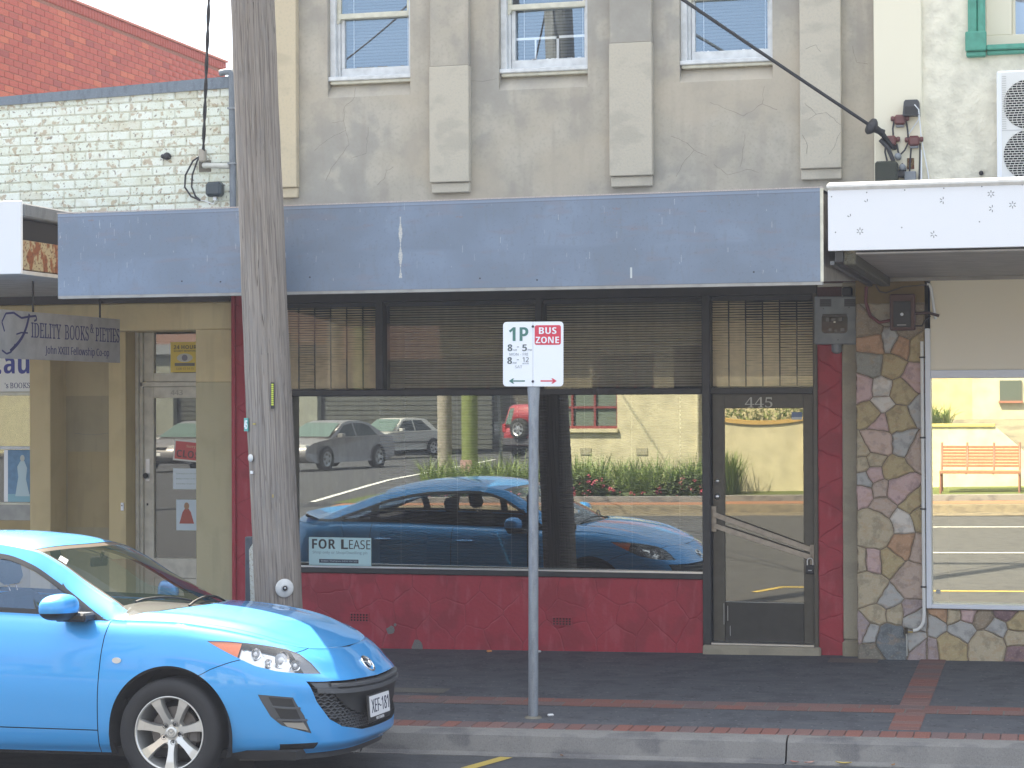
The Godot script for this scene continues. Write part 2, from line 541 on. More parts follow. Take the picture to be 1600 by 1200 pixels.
func ground():
	struct("ground", strip([Vector2(-300, -0.5), Vector2(-0.3, -0.35), Vector2(3, -0.45), Vector2(17.2, -0.25), Vector2(18.2, -0.15), Vector2(60, -0.45), Vector2(400, -0.8)], -300, 300, 0.0), M.dirt, "bare earth under and beyond the street")
	struct("footpath", strip([Vector2(-0.4, 0.01), Vector2(3.36, -0.084)], -40, 40), M.path, "grey asphalt footpath in front of the shops")
	struct("road", strip([Vector2(3.80, -0.2227), Vector2(17.0, 0.1865)], -60, 60), M.asphalt, "asphalt road between the kerbs")
	# kerb stones, each 2.4 m long, with open joints
	var kerb := Node3D.new(); kerb.name = numbered("kerb"); add_child(kerb)
	tag(kerb, "worn concrete kerb and gutter along the footpath", "", "", "structure")
	var joints := [-12.0, -9.4, -6.8, -4.2, -2.1, -0.06, 2.72, 5.3, 7.9, 10.4]
	for i in joints.size() - 1:
		var a: float = joints[i] + 0.006; var b: float = joints[i + 1] - 0.006
		var st := mb()
		var pr := [Vector2(3.47, -0.30), Vector2(3.47, -0.090), Vector2(3.485, -0.084), Vector2(3.56, -0.086), Vector2(3.60, -0.096), Vector2(3.625, -0.115), Vector2(3.66, -0.215), Vector2(3.685, -0.235), Vector2(3.80, -0.218), Vector2(3.80, -0.30)]
		for k in pr.size() - 1:
			var p: Vector2 = pr[k]; var q: Vector2 = pr[k + 1]
			quad(st, Vector3(a, p.y + RISE * a, p.x), Vector3(b, p.y + RISE * b, p.x), Vector3(b, q.y + RISE * b, q.x), Vector3(a, q.y + RISE * a, q.x))
		for e in [a, b]:
			var pv := PackedVector2Array()
			for p in pr: pv.append(p)
			var idx := Geometry2D.triangulate_polygon(pv)
			for k in range(0, idx.size(), 3):
				var t := []
				for j in 3: t.append(Vector3(e, pv[idx[k + j]].y + RISE * e, pv[idx[k + j]].x))
				tri(st, t[0], t[1], t[2])
		obj("kerb_stone", st, M.concrete, kerb)
	# clay pavers let into the footpath
	var pav := [mat(Color(0.25, 0.105, 0.085), 0.85, T.fine, 3.0), mat(Color(0.22, 0.11, 0.095), 0.85, T.fine, 2.6), mat(Color(0.235, 0.13, 0.115), 0.85, T.fine, 2.2), mat(Color(0.19, 0.125, 0.12), 0.9, T.fine, 2.8), mat(Color(0.27, 0.11, 0.085), 0.85, T.fine, 2.0)]
	var along := mb(); bx(along, Vector3(-0.1035, -0.05, -0.069), Vector3(0.1035, 0.006, 0.069), 0.004)
	var along_mesh := finish(along)
	var across := mb(); bx(across, Vector3(-0.05, -0.05, -0.10), Vector3(0.05, 0.006, 0.10), 0.004)
	var across_mesh := finish(across)
	var cross := mb(); bx(cross, Vector3(-0.098, -0.05, -0.0485), Vector3(0.098, 0.006, 0.0485), 0.004)
	var cross_mesh := finish(cross)
	var bands := Node3D.new(); bands.name = numbered("paving_bands"); add_child(bands)
	tag(bands, "red clay paver bands crossing the asphalt footpath", "", "", "structure")
	struct("paver_bedding", strip([Vector2(2.325, -0.0541), Vector2(2.62, -0.0615)], -6, 9), mat(Color(0.2, 0.18, 0.16), 0.95, T.fine, 2.0), "grey mortar bed of the paver band")
	var lay := func(mesh: Mesh, x: float, z: float):
		var o := obj("paver", mesh, pav[rng.randi() % 5], bands)
		o.basis = Basis(Vector3(0, 0, 1), atan(RISE)) * Basis(Vector3.RIGHT, atan(0.025)) * Basis(Vector3.UP, rng.randf_range(-0.012, 0.012))
		o.position = Vector3(x, path_y(x, z) + rng.randf_range(-0.001, 0.001), z)
	for row in 2:
		var x := -1.3 + 0.1 * row
		while x < 5.2:
			lay.call(along_mesh, x, 2.40 + 0.146 * row)
			x += 0.2125
	var x2 := -1.0
	while x2 < 5.2:
		lay.call(across_mesh, x2, 3.41)
		x2 += 0.1055
	for side in 2:
		var zz := 0.13 if side == 0 else 2.675
		while zz < (2.28 if side == 0 else 3.28):
			lay.call(cross_mesh, 3.41, zz)
			zz += 0.1015
	struct("kerb_bedding", strip([Vector2(3.355, -0.088), Vector2(3.48, -0.091)], -12, 10), M.concrete_old, "mortar bed behind the kerb")
	# a flush grey cover by the red pillar and a repaired patch
	for c in [[2.62, 3.0, 0.20, 0.42], [-0.42, 0.06, 2.0, 2.2]]:
		var st := mb()
		quad(st, Vector3(c[0], path_y(c[0], c[2]) + 0.004, c[2]), Vector3(c[1], path_y(c[1], c[2]) + 0.004, c[2]), Vector3(c[1], path_y(c[1], c[3]) + 0.004, c[3]), Vector3(c[0], path_y(c[0], c[3]) + 0.004, c[3]))
		struct("pavement_patch", st, mat(Color(0.17, 0.135, 0.125), 0.85, T.fine, 1.5) if c[0] > 2 else mat(Color(0.16, 0.15, 0.13), 0.9, T.fine, 2.0), "flush pinkish cover in the asphalt beside the red pillar" if c[0] > 2 else "pale repaired patch in the asphalt footpath")
	# markings
	var yellow := mat(Color(0.62, 0.46, 0.10), 0.7, T.speck, 2.0)
	var white := mat(Color(0.72, 0.72, 0.70), 0.7, T.speck, 2.0)
	var line := func(called: String, a: Vector2, b: Vector2, wd: float, m: Material, label: String):
		var st := mb()
		var s := (b - a).orthogonal().normalized() * wd * 0.5
		var ps := []
		for p in [a - s, b - s, b + s, a + s]: ps.append(Vector3(p.x, road_y(p.x, p.y) + 0.004, p.y))
		quad(st, ps[3], ps[2], ps[1], ps[0])
		struct(called, st, m, label)
	line.call("yellow_line", Vector2(0.86, 4.36), Vector2(0.97, 3.83), 0.09, yellow, "short worn yellow mark beside the gutter")
	line.call("yellow_line", Vector2(1.2, 7.25), Vector2(30, 7.25), 0.09, yellow, "yellow edge line of the bus zone")
	line.call("yellow_line", Vector2(1.0, 6.75), Vector2(1.25, 7.25), 0.09, yellow, "yellow diagonal end of the bus zone line")
	line.call("white_line", Vector2(2.4, 11.4), Vector2(40, 11.4), 0.1, white, "white lane line in the middle of the road")
	line.call("white_line", Vector2(2.4, 15.1), Vector2(40, 15.1), 0.1, white, "white parking line near the far kerb")

# ---------------------------------------------------------------- the grey shop, number 445
func crack(called: String, parent: Node3D, pts: Array, z: float, wd := 0.0026):
	var st := mb()
	for i in pts.size() - 1:
		var a := Vector2(pts[i][0], pts[i][1]); var b := Vector2(pts[i + 1][0], pts[i + 1][1])
		var parts := maxi(2, int(a.distance_to(b) / 0.03))
		var prev := a
		for k in range(1, parts + 1):
			var p := a.lerp(b, float(k) / parts)
			if k < parts: p += Vector2(rng.randf_range(-1, 1), rng.randf_range(-1, 1)) * 0.006
			var s := (p - prev).orthogonal().normalized() * wd * 0.5 * rng.randf_range(0.6, 1.2)
			quad(st, Vector3(prev.x + s.x, prev.y + s.y, z), Vector3(p.x + s.x, p.y + s.y, z), Vector3(p.x - s.x, p.y - s.y, z), Vector3(prev.x - s.x, prev.y - s.y, z))
			prev = p
	obj(called, st, M.crack, parent)

func louvre(called: String, parent: Node3D, x0: float, x1: float, y0: float, y1: float, z: float, pitch: float, m: Material, tilt := 0.6, wd := 0.024, top_tilt := -1.0):
	var st := mb()
	var y := y0 + pitch * 0.5
	while y < y1:
		var t := (tilt if top_tilt < 0 else lerpf(tilt, top_tilt, pow((y - y0) / (y1 - y0), 1.3))) + rng.randf_range(-0.06, 0.06)
		var d := Vector3(0, sin(t), cos(t)) * wd * 0.5
		var e := Vector3(0, rng.randf_range(-0.0015, 0.0015), 0)
		quad(st, Vector3(x0, y, z) - d - e, Vector3(x0, y, z) + d - e, Vector3(x1, y, z) + d + e, Vector3(x1, y, z) - d + e)
		y += pitch
	stuff(obj(called, st, m, parent))

func sash_window(b: Node3D, x0: float, x1: float, n: int):
	# timber double-hung window set back in the render, sill proud of the recess
	var w := obj("window", null, M.white_paint, b)
	var f := mb()
	bx(f, Vector3(x0, 4.80, -0.22), Vector3(x0 + 0.050, 6.4, -0.06), 0.004)
	bx(f, Vector3(x1 - 0.032, 4.80, -0.22), Vector3(x1, 6.4, -0.06), 0.004)
	bx(f, Vector3(x0 + 0.050, 4.80, -0.22), Vector3(x0 + 0.072, 5.27, -0.115), 0.003)
	obj("frame", f, M.white_paint, w)
	var sl := mb()
	bx(sl, Vector3(x0 - 0.004, 4.765, -0.22), Vector3(x1 + 0.002, 4.80, -0.015), 0.006)
	obj("sill", sl, M.white_paint, w)
	box("sill_moulding", Vector3(x0 + 0.008, 4.738, -0.2), Vector3(x1, 4.765, -0.04), M.cream_paint, w, 0.005)
	var sa := mb()
	bx(sa, Vector3(x0 + 0.074, 4.802, -0.18), Vector3(x1 - 0.034, 4.885, -0.135), 0.004)
	bx(sa, Vector3(x0 + 0.074, 4.885, -0.18), Vector3(x0 + 0.105, 5.30, -0.135), 0.004)
	bx(sa, Vector3(x1 - 0.058, 4.885, -0.18), Vector3(x1 - 0.034, 5.30, -0.135), 0.004)
	obj("lower_sash", sa, M.white_paint, w)
	var ra := mb()
	bx(ra, Vector3(x0 + 0.05, 5.30, -0.16), Vector3(x1 - 0.034, 5.345, -0.10), 0.004)
	bx(ra, Vector3(x0 + 0.05, 5.345, -0.14), Vector3(x0 + 0.085, 6.4, -0.10), 0.004)
	bx(ra, Vector3(x1 - 0.06, 5.345, -0.14), Vector3(x1 - 0.034, 6.4, -0.10), 0.004)
	var horn := PackedVector2Array([Vector2(x0 + 0.05, 5.30), Vector2(x0 + 0.05, 5.262), Vector2(x0 + 0.062, 5.262), Vector2(x0 + 0.072, 5.275), Vector2(x0 + 0.084, 5.30)])
	prism(ra, horn, -0.14, -0.10)
	obj("upper_sash", ra, M.cream_paint, w)
	var p := mb()
	var zl := -0.178 if n == 1 else -0.160; var zr := -0.137 if n == 1 else -0.160   # middle pane tilted to bring the pole into its reflection
	quad(p, Vector3(x0 + 0.105, 4.885, zl), Vector3(x0 + 0.105, 5.30, zl), Vector3(x1 - 0.058, 5.30, zr), Vector3(x1 - 0.058, 4.885, zr))
	quad(p, Vector3(x0 + 0.085, 5.345, -0.120), Vector3(x0 + 0.085, 6.4, -0.120), Vector3(x1 - 0.06, 6.4, -0.120), Vector3(x1 - 0.06, 5.345, -0.120))
	obj("pane", p, M.film_blue, w)
	louvre("blind", w, x0 + 0.10, x1 - 0.05, 4.86, 6.4, -0.235, 0.027, mat(Color(0.10, 0.12, 0.14), 0.5), 0.9, 0.022)
	rod("blind_cord", [Vector3(x0 + 0.165, 4.87, -0.205), Vector3(x0 + 0.165, 6.4, -0.205)], 0.0025, M.white, w, 5)
	rod("blind_cord", [Vector3(x1 - 0.085, 4.87, -0.205), Vector3(x1 - 0.085, 6.4, -0.205)], 0.0025, M.white, w, 5)
	# flaked putty along the bottom of the glass
	var fl := mb()
	for k in 12:
		var a := lerpf(x0 + 0.11, x1 - 0.10, rng.randf())
		bx(fl, Vector3(a, 4.883, -0.158), Vector3(a + rng.randf_range(0.01, 0.05), 4.885 + rng.randf_range(0.002, 0.009), -0.150))
	obj("putty", fl, M.white if n > 0 else M.concrete_old, w)
	if n == 1:
		# white rail of a frame leaning just inside the glass
		var r := mb()
		bx(r, Vector3(x0 + 0.105, 5.058, -0.190), Vector3(x0 + 0.445, 5.078, -0.178))
		bx(r, Vector3(x0 + 0.47, 5.062, -0.190), Vector3(x1 - 0.06, 5.082, -0.178))
		bx(r, Vector3(x0 + 0.262, 4.87, -0.190), Vector3(x0 + 0.275, 5.058, -0.178))
		bx(r, Vector3(x0 + 0.448, 4.87, -0.190), Vector3(x0 + 0.468, 5.058, -0.178))
		obj("white_rail", r, mat(Color(0.85, 0.87, 0.88), 0.4), w)

func fascia_image() -> ImageTexture:
	var w := 2048; var h := 256
	var n1 := noise_bytes(201, 0.006, w, h, 2, 2, 4)
	var n2 := noise_bytes(202, 0.05, w, h, 1, 4, 4)
	var n3 := noise_bytes(203, 0.02, w, h, 4, 1, 4)
	var n4 := noise_bytes(204, 0.09, w, h, 1, 1, 3)
	var im := stained(w, h, Color(0.475, 0.53, 0.605), [[n1, 0.45, 0.8, Color(0.45, 0.50, 0.565), 0.8], [n1, 0.42, 0.2, Color(0.50, 0.56, 0.64), 0.7], [n2, 0.6, 0.85, Color(0.46, 0.50, 0.55), 0.5], [n3, 0.62, 0.85, Color(0.50, 0.50, 0.54), 0.45], [n4, 0.72, 0.8, Color(0.42, 0.46, 0.52), 0.5]])
	var r := RandomNumberGenerator.new(); r.seed = 77
	# pale drips and scratches, rust blooms, screw heads
	for k in 110:
		var x := int(pow(r.randf(), 1.5) * w * 0.95); var y := int(r.randf() * h * 0.9)
		var l := int(r.randf_range(2, 22))
		var c := Color(0.80, 0.82, 0.84) if r.randf() < 0.7 else Color(0.66, 0.69, 0.74)
		var wob := 0.0
		for j in l:
			wob += r.randf_range(-0.35, 0.35)
			var px := clampi(x + int(wob), 0, w - 1); var py := mini(y + j, h - 1)
			im.set_pixel(px, py, im.get_pixel(px, py).lerp(c, r.randf_range(0.4, 0.95)))
	for k in 26:
		var cx := r.randf() * w; var cy := r.randf_range(0.06, 0.5) * h if k % 3 else r.randf() * h
		var rad := r.randf_range(4, 15)
		for j in 90:
			var a := r.randf() * TAU; var d := rad * sqrt(r.randf())
			var px := clampi(int(cx + cos(a) * d * 2.2), 0, w - 1); var py := clampi(int(cy + sin(a) * d * 0.6), 0, h - 1)
			im.set_pixel(px, py, im.get_pixel(px, py).lerp(Color(0.56, 0.43, 0.42), 0.35))
	# the long bare strip where a joint cover came off
	for j in range(42, 222):
		var e := 3 + int(2.5 * sin(j * 0.09) + r.randf_range(-1, 1))
		for i in range(-e, e):
			if r.randf() < 0.9: im.set_pixel(968 + i, j, Color(0.82, 0.82, 0.80).lerp(Color(0.6, 0.56, 0.5), r.randf() * 0.35))
	for j in range(205, 236):
		for i in range(-2, 3): im.set_pixel(1572 + i, j, Color(0.78, 0.80, 0.80))
	for p in [[360, 218], [720, 214], [470, 222], [1180, 228], [1330, 236], [1880, 226], [560, 214]]:
		for i in range(-2, 2):
			for j in range(-2, 2): im.set_pixel(p[0] + i, p[1] + j, Color(0.16, 0.17, 0.2))
	for i in w:
		for j in range(0, 9): im.set_pixel(i, j, im.get_pixel(i, j).lerp(Color(0.60, 0.66, 0.75), 0.5))
		im.set_pixel(i, 10, im.get_pixel(i, 10).lerp(Color(0.36, 0.38, 0.43), 0.6))
		im.set_pixel(i, 11, im.get_pixel(i, 11).lerp(Color(0.36, 0.38, 0.43), 0.35))
	return itex(im)

func vent(b: Node3D, x: float, y: float, w: float, h: float, z: float):
	var v := obj("air_vent", null, M.red, b)
	var st := mb()
	var nx := 6; var ny := 3
	var t := 0.0085
	for i in nx + 1:
		var a := x + (w - t) * i / nx
		bx(st, Vector3(a, y, z - 0.02), Vector3(a + t, y + h, z + 0.003))
	for j in ny + 1:
		var a := y + (h - t) * j / ny
		for i in nx:
			var p := x + (w - t) * i / nx + t; var q := x + (w - t) * (i + 1) / nx
			bx(st, Vector3(p, a, z - 0.02), Vector3(q, a + t, z + 0.002))
	obj("grille", st, M.red, v)
	box("shade_plate", Vector3(x + 0.004, y + 0.004, z - 0.02), Vector3(x + w - 0.004, y + h - 0.004, z - 0.007), M.dark, v)  # dark plate on the dado, stands for the shade inside the vent holes

func grey_shop():
	var b := thing("grey_shop", "grey rendered two storey shop with red dado and dark shopfront windows, number 445", "shop building", Vector3.ZERO)
	var X0 := -2.464; var X1 := 2.983
	# upper wall with three deep openings
	var wins := [[-1.600, -0.868], [-0.100, 0.652], [1.413, 2.166]]
	var st := mb()
	var pr := [X0, -1.6, -0.868, -0.1, 0.652, 1.413, 2.166, X1]
	for i in range(0, 8, 2): bx(st, Vector3(pr[i], 4.62, -0.3), Vector3(pr[i + 1], 6.4, 0.0))
	bx(st, Vector3(X0, 3.0, -0.3), Vector3(X1, 4.62, 0.0))
	bx(st, Vector3(X0, 6.4, -0.3), Vector3(X1, 7.15, 0.0))
	for w in wins:   # sloping render below each timber sill
		quad(st, Vector3(w[0], 4.62, 0.0), Vector3(w[0], 4.742, -0.10), Vector3(w[1], 4.742, -0.10), Vector3(w[1], 4.62, 0.0))
	obj("wall", st, M.facade, b)
	var inner := mb()
	bx(inner, Vector3(X0, 3.0, -9.0), Vector3(X0 + 0.22, 7.15, -0.3))
	bx(inner, Vector3(X1 - 0.22, 3.0, -9.0), Vector3(X1, 7.15, -0.3))
	bx(inner, Vector3(X0, 0.0, -9.0), Vector3(X0 + 0.22, 2.85, -0.3))
	bx(inner, Vector3(X1 - 0.22, 0.0, -9.0), Vector3(X1, 2.85, -0.3))
	bx(inner, Vector3(X0, -0.2, -9.2), Vector3(X1, 7.15, -9.0))
	obj("side_wall", inner, M.facade, b)
	box("roof", Vector3(X0, 6.9, -9.0), Vector3(X1, 7.1, -0.302), M.steel_grey, b)
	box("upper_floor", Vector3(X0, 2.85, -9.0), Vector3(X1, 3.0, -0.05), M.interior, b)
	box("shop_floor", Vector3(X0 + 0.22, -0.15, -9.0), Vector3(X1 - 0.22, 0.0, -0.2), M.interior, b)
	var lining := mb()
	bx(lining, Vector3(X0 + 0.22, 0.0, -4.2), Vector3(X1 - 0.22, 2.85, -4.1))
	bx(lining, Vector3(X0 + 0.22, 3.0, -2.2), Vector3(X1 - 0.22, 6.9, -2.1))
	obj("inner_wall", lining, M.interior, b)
	for i in 3: sash_window(b, wins[i][0], wins[i][1], i)
	# pilasters: two have their lower lengths patched with paler render
	for p in [[-2.20, -1.855, 3.868, 0.0], [-0.675, -0.342, 3.868, 4.83], [0.851, 1.196, 3.872, 4.95], [2.391, 2.715, 3.882, 0.0]]:
		var col := mb()
		if p[3] > 0:
			bx(col, Vector3(p[0], p[3], 0.001), Vector3(p[1], 7.15, 0.070), 0.006)
			obj("pilaster", col, M.facade, b)
			var lo := mb()
			bx(lo, Vector3(p[0] - 0.004, p[2], 0.001), Vector3(p[1] + 0.004, p[3], 0.082), 0.006)
			obj("pilaster_patch", lo, M.patch, b)
		else:
			bx(col, Vector3(p[0], p[2], 0.001), Vector3(p[1], 7.15, 0.078), 0.006)
			obj("pilaster", col, M.cream_patch if p[0] < -2 else M.patch, b)
		box("pilaster_foot", Vector3(p[0] + 0.004, p[2] - 0.085, 0.001), Vector3(p[1] - 0.002, p[2] - 0.002, 0.052), M.patch if p[0] > -2 else M.cream_patch, b, 0.006)
	var cr := [[[-1.35, 4.70], [-1.36, 4.62], [-1.45, 4.54], [-1.46, 4.42], [-1.44, 4.34], [-1.60, 4.27], [-1.72, 4.18]], [[-1.44, 4.34], [-1.41, 4.22], [-1.55, 4.05], [-1.62, 3.92]], [[-1.16, 3.87], [-1.10, 3.92], [-1.08, 3.99], [-1.02, 4.02]], [[-1.46, 4.42], [-1.56, 4.41]], [[-1.24, 4.36], [-1.26, 4.14], [-1.38, 4.11]], [[1.66, 4.45], [1.93, 4.33], [1.99, 4.36], [2.08, 4.42], [2.10, 4.56]], [[2.08, 4.42], [2.20, 4.37]], [[1.34, 4.19], [1.47, 4.13], [1.53, 4.07], [1.44, 3.97], [1.38, 3.86]], [[1.69, 3.95], [1.80, 3.86], [1.95, 3.90], [2.05, 3.87]], [[1.94, 4.18], [1.92, 4.0], [1.90, 3.92]], [[-0.34, 4.71], [-0.24, 4.70], [-0.12, 4.72]], [[1.53, 4.07], [1.63, 4.02]]]
	for c in cr: crack("crack", b, c, 0.0012)
	for c in [[[2.43, 4.40], [2.52, 4.31], [2.60, 4.32], [2.71, 4.22]], [[2.71, 4.16], [2.64, 4.02], [2.62, 3.99]], [[2.41, 4.15], [2.45, 4.06], [2.44, 4.0]], [[2.44, 4.83], [2.52, 4.86], [2.56, 4.80]], [[2.46, 4.27], [2.52, 4.31]]]: crack("crack", b, c, 0.0796)
	crack("crack", b, [[2.80, 4.85], [2.83, 4.72], [2.92, 4.70]], 0.0012)

	# awning over the footpath
	var aw := obj("awning", null, M.black, b)
	var fa := mb()
	quad_uv(fa, Vector3(-2.57, 3.408, 3.0), Vector3(2.888, 3.43, 3.0), Vector3(2.888, 2.822, 3.0), Vector3(-2.57, 2.820, 3.0))
	var fm := mat(Color(0.93, 0.93, 0.93), 0.55)
	fm.albedo_texture = fascia_image()
	obj("fascia", fa, fm, aw)
	var edge := mat(Color(0.62, 0.64, 0.66), 0.5, T.soft, 2.0)
	var cap := mb()
	quad(cap, Vector3(-2.575, 3.416, 3.006), Vector3(2.893, 3.438, 3.006), Vector3(2.893, 3.431, 3.006), Vector3(-2.575, 3.409, 3.006))
	quad(cap, Vector3(-2.575, 3.416, 2.94), Vector3(2.893, 3.438, 2.94), Vector3(2.893, 3.438, 3.006), Vector3(-2.575, 3.416, 3.006))
	obj("top_flashing", cap, mat(Color(0.55, 0.48, 0.46), 0.6, T.fine, 3.0), aw)
	box("lower_lip", Vector3(-2.57, 2.800, 2.93), Vector3(2.888, 2.820, 2.998), mat(Color(0.36, 0.35, 0.33), 0.6, T.soft, 1.0), aw)
	var top := mb()
	quad(top, Vector3(-2.57, 3.55, 0.0), Vector3(2.888, 3.55, 0.0), Vector3(2.888, 3.425, 2.94), Vector3(-2.57, 3.405, 2.94))
	obj("awning_roof", top, M.steel_grey, aw)
	var pale := mat(Color(0.40, 0.37, 0.33), 0.7, T.soft, 0.8)
	for x in [-2.567, 2.884]:
		var endp := mb()
		quad(endp, Vector3(x, 2.822, 2.99), Vector3(x, 3.40, 2.99), Vector3(x, 3.54, 0.08), Vector3(x, 2.985, 0.08))
		obj("end_panel", endp, pale, aw)
	box("end_trim", Vector3(2.876, 2.82, 2.985), Vector3(2.896, 3.43, 3.003), M.cream_paint, aw)
	# ceiling boards of the awning
	for k in 10:
		var z0 := 0.06 + 0.287 * k
		box("soffit_board", Vector3(-2.56, 2.990 + 0.002 * (k % 2), z0), Vector3(2.875, 3.005 + 0.002 * (k % 2), z0 + 0.28), pale, aw, 0.003)
	box("end_strip", Vector3(2.52, 2.945, 0.0), Vector3(2.81, 2.972, 0.05), mat(Color(0.55, 0.53, 0.48), 0.6), aw)

	# shopfront
	var sf := obj("shopfront", null, M.black_frame, b)
	for bar in [[-2.10, 2.885, 2.512, 2.988], [-2.06, 2.10, 1.585, 2.153], [1.653, 2.10, 2.475, 2.153], [-2.06, 0.612, 1.60, 0.657], [-2.10, 0.612, -2.04, 2.90], [-1.176, 2.153, -1.108, 2.90], [0.204, 2.153, 0.259, 2.90]]:
		box("frame_bar", Vector3(bar[0], bar[1], -0.09), Vector3(bar[2], bar[3], 0.03), M.black_frame, sf, 0.006)
	box("frame_bar", Vector3(1.586, 0.0, -0.09), Vector3(1.652, 2.90, 0.036), M.black_frame, sf, 0.006)
	box("frame_bar", Vector3(2.476, 0.0, -0.09), Vector3(2.512, 2.90, 0.034), M.bronze, sf, 0.006)
	box("glazing_bead", Vector3(-2.04, 0.657, -0.05), Vector3(1.586, 0.668, 0.012), M.aluminium, sf)
	# upper lights with their blinds
	for l in [[-2.04, -1.176, 6], [-1.108, 0.204, 1], [0.259, 1.585, 1], [1.653, 2.475, 6]]:
		var p := mb()
		quad(p, Vector3(l[0], 2.153, -0.03), Vector3(l[0], 2.90, -0.03), Vector3(l[1], 2.90, -0.03), Vector3(l[1], 2.153, -0.03))
		obj("upper_pane", p, clear(Color(0.3, 0.3, 0.27), 0.10), sf)
		var cols: int = l[2]
		var wd: float = (l[1] - l[0]) / cols
		for k in cols:
			var a: float = l[0] + wd * k + 0.006; var e: float = l[0] + wd * (k + 1) - 0.006
			louvre("blind", sf, a, e, 2.165, 2.895, -0.075 if cols > 1 else -0.14, 0.0205, M.blind if cols > 1 else M.blind_dull, rng.randf_range(0.9, 1.25) if cols > 1 else 0.75, 0.0235, rng.randf_range(0.1, 0.5) if cols > 1 else 0.5)
		box("blind_rail", Vector3(l[0], 2.868, -0.11), Vector3(l[1], 2.897, -0.055), M.blind_dull, sf)
	# the great lower pane, set a little askew in its frame
	var g := mb()
	quad(g, Vector3(-2.04, 0.655, -0.193), Vector3(-2.04, 2.102, -0.193), Vector3(1.587, 2.102, -0.03), Vector3(1.587, 0.655, -0.03))
	obj("pane", g, M.film, sf)
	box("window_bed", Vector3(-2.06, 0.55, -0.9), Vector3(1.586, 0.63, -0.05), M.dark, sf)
	louvre("blind", sf, -1.25, 0.22, 0.665, 2.09, -0.30, 0.024, M.blind_dark, 0.5, 0.02)
	louvre("blind", sf, 0.33, 1.57, 0.665, 2.09, -0.28, 0.024, M.blind_dark, 0.5, 0.02)
	for x in [-1.05, -0.55, -0.08, 0.55, 0.95, 1.35]:
		rod("blind_cord", [Vector3(x, 0.67, -0.262), Vector3(x, 2.09, -0.262)], 0.0018, mat(Color(0.16, 0.16, 0.15), 0.6), sf, 5)
	for x in [-0.02, 1.36]:
		var bead := mb()
		for k in 22:
			bx(bead, Vector3(x - 0.004, 2.08 - k * 0.035, -0.245), Vector3(x + 0.004, 2.064 - k * 0.035, -0.237))
		obj("bead_chain", bead, mat(Color(0.3, 0.3, 0.27), 0.5), sf)

	# red dado of crazy stonework under paint, with two grated vents
	var da := obj("dado", null, M.red, b)
	box("backing", Vector3(-2.10, -0.06, -0.09), Vector3(1.586, 0.612, 0.0), M.red_dark, da)
	var seeds := []
	var r := RandomNumberGenerator.new(); r.seed = 5
	for j in 3:
		for i in 12:
			seeds.append([-2.1 + 0.31 * (i + 0.5 + 0.5 * (j % 2)) + r.randf_range(-0.09, 0.09), 0.10 + 0.205 * j + r.randf_range(-0.06, 0.06), 0])
	slabs("stone", da, seeds, Vector2(-2.10, -0.05), Vector2(1.586, 0.612), 0.0, 0.0010, 0.004, [M.red], 0.016)
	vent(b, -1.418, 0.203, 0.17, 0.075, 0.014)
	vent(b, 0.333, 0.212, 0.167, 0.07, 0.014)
	for s in [[-1.06, 0.14, 0.035], [-0.82, 0.02, 0.05], [-1.02, 0.185, 0.012]]:
		var bare := mb()
		var pp := PackedVector2Array()
		for k in 9: pp.append(Vector2(s[0], s[1]) + Vector2.from_angle(TAU * k / 9) * s[2] * r.randf_range(0.7, 1.2))
		prism(bare, pp, 0.0, 0.0085, Transform3D(), false)
		obj("bare_mortar", bare, mat(Color(0.22, 0.19, 0.18), 0.95, T.fine, 4.0), b)
	for s in [[-2.464, -2.10, -0.06, 3.0], [2.512, 2.706, -0.03, 2.49]]:
		var pier := obj("red_pier", null, M.red, b)
		box("backing", Vector3(s[0], s[2], -0.3), Vector3(s[1], s[3], 0.02), M.red_dark, pier)
		var sd := []
		for j in 14: sd.append([lerpf(s[0], s[1], 0.3 + 0.4 * (j % 2)) + r.randf_range(-0.04, 0.04), s[2] + (s[3] - s[2]) * (j + 0.5) / 14 + r.randf_range(-0.05, 0.05), 0])
		slabs("stone", pier, sd, Vector2(s[0], s[2] + 0.005), Vector2(s[1], s[3]), 0.02, 0.0010, 0.004, [M.red], 0.016)
	box("red_edge", Vector3(-2.466, -0.06, 0.0), Vector3(-2.43, 3.0, 0.045), M.red, b, 0.006)
	var brick := mat(Color(0.14, 0.06, 0.045), 0.9, T.fine, 3.0)
	box("bare_brick", Vector3(2.512, 2.49, -0.3), Vector3(2.83, 3.0, 0.01), brick, b)
	box("concrete_strip", Vector3(2.708, 0.16, -0.2), Vector3(2.828, 2.98, 0.055), mat(Color(0.68, 0.67, 0.62), 0.9, T.patch, 0.8, T.rough, 0.2), b, 0.012)
	box("strip_foot", Vector3(2.70, -0.02, -0.2), Vector3(2.84, 0.158, 0.07), mat(Color(0.55, 0.53, 0.46), 0.9, T.patch, 0.8), b, 0.02)

	# door
	var d := obj("door", null, M.bronze, b)
	var lf := mb()
	bx(lf, Vector3(1.660, 0.112, -0.08), Vector3(1.756, 2.120, -0.03), 0.004)
	bx(lf, Vector3(2.389, 0.112, -0.08), Vector3(2.470, 2.120, -0.03), 0.004)
	bx(lf, Vector3(1.756, 1.986, -0.08), Vector3(2.389, 2.120, -0.03), 0.004)
	obj("leaf_frame", lf, M.bronze, d)
	box("kick_panel", Vector3(1.757, 0.112, -0.078), Vector3(2.388, 0.430, -0.038), mat(Color(0.035, 0.034, 0.03), 0.4, T.soft, 1.4), d, 0.004)
	var gp := mb()
	quad(gp, Vector3(1.755, 0.43, -0.055), Vector3(1.755, 1.987, -0.055), Vector3(2.39, 1.987, -0.055), Vector3(2.39, 0.43, -0.055))
	obj("pane", gp, M.film_door, d)
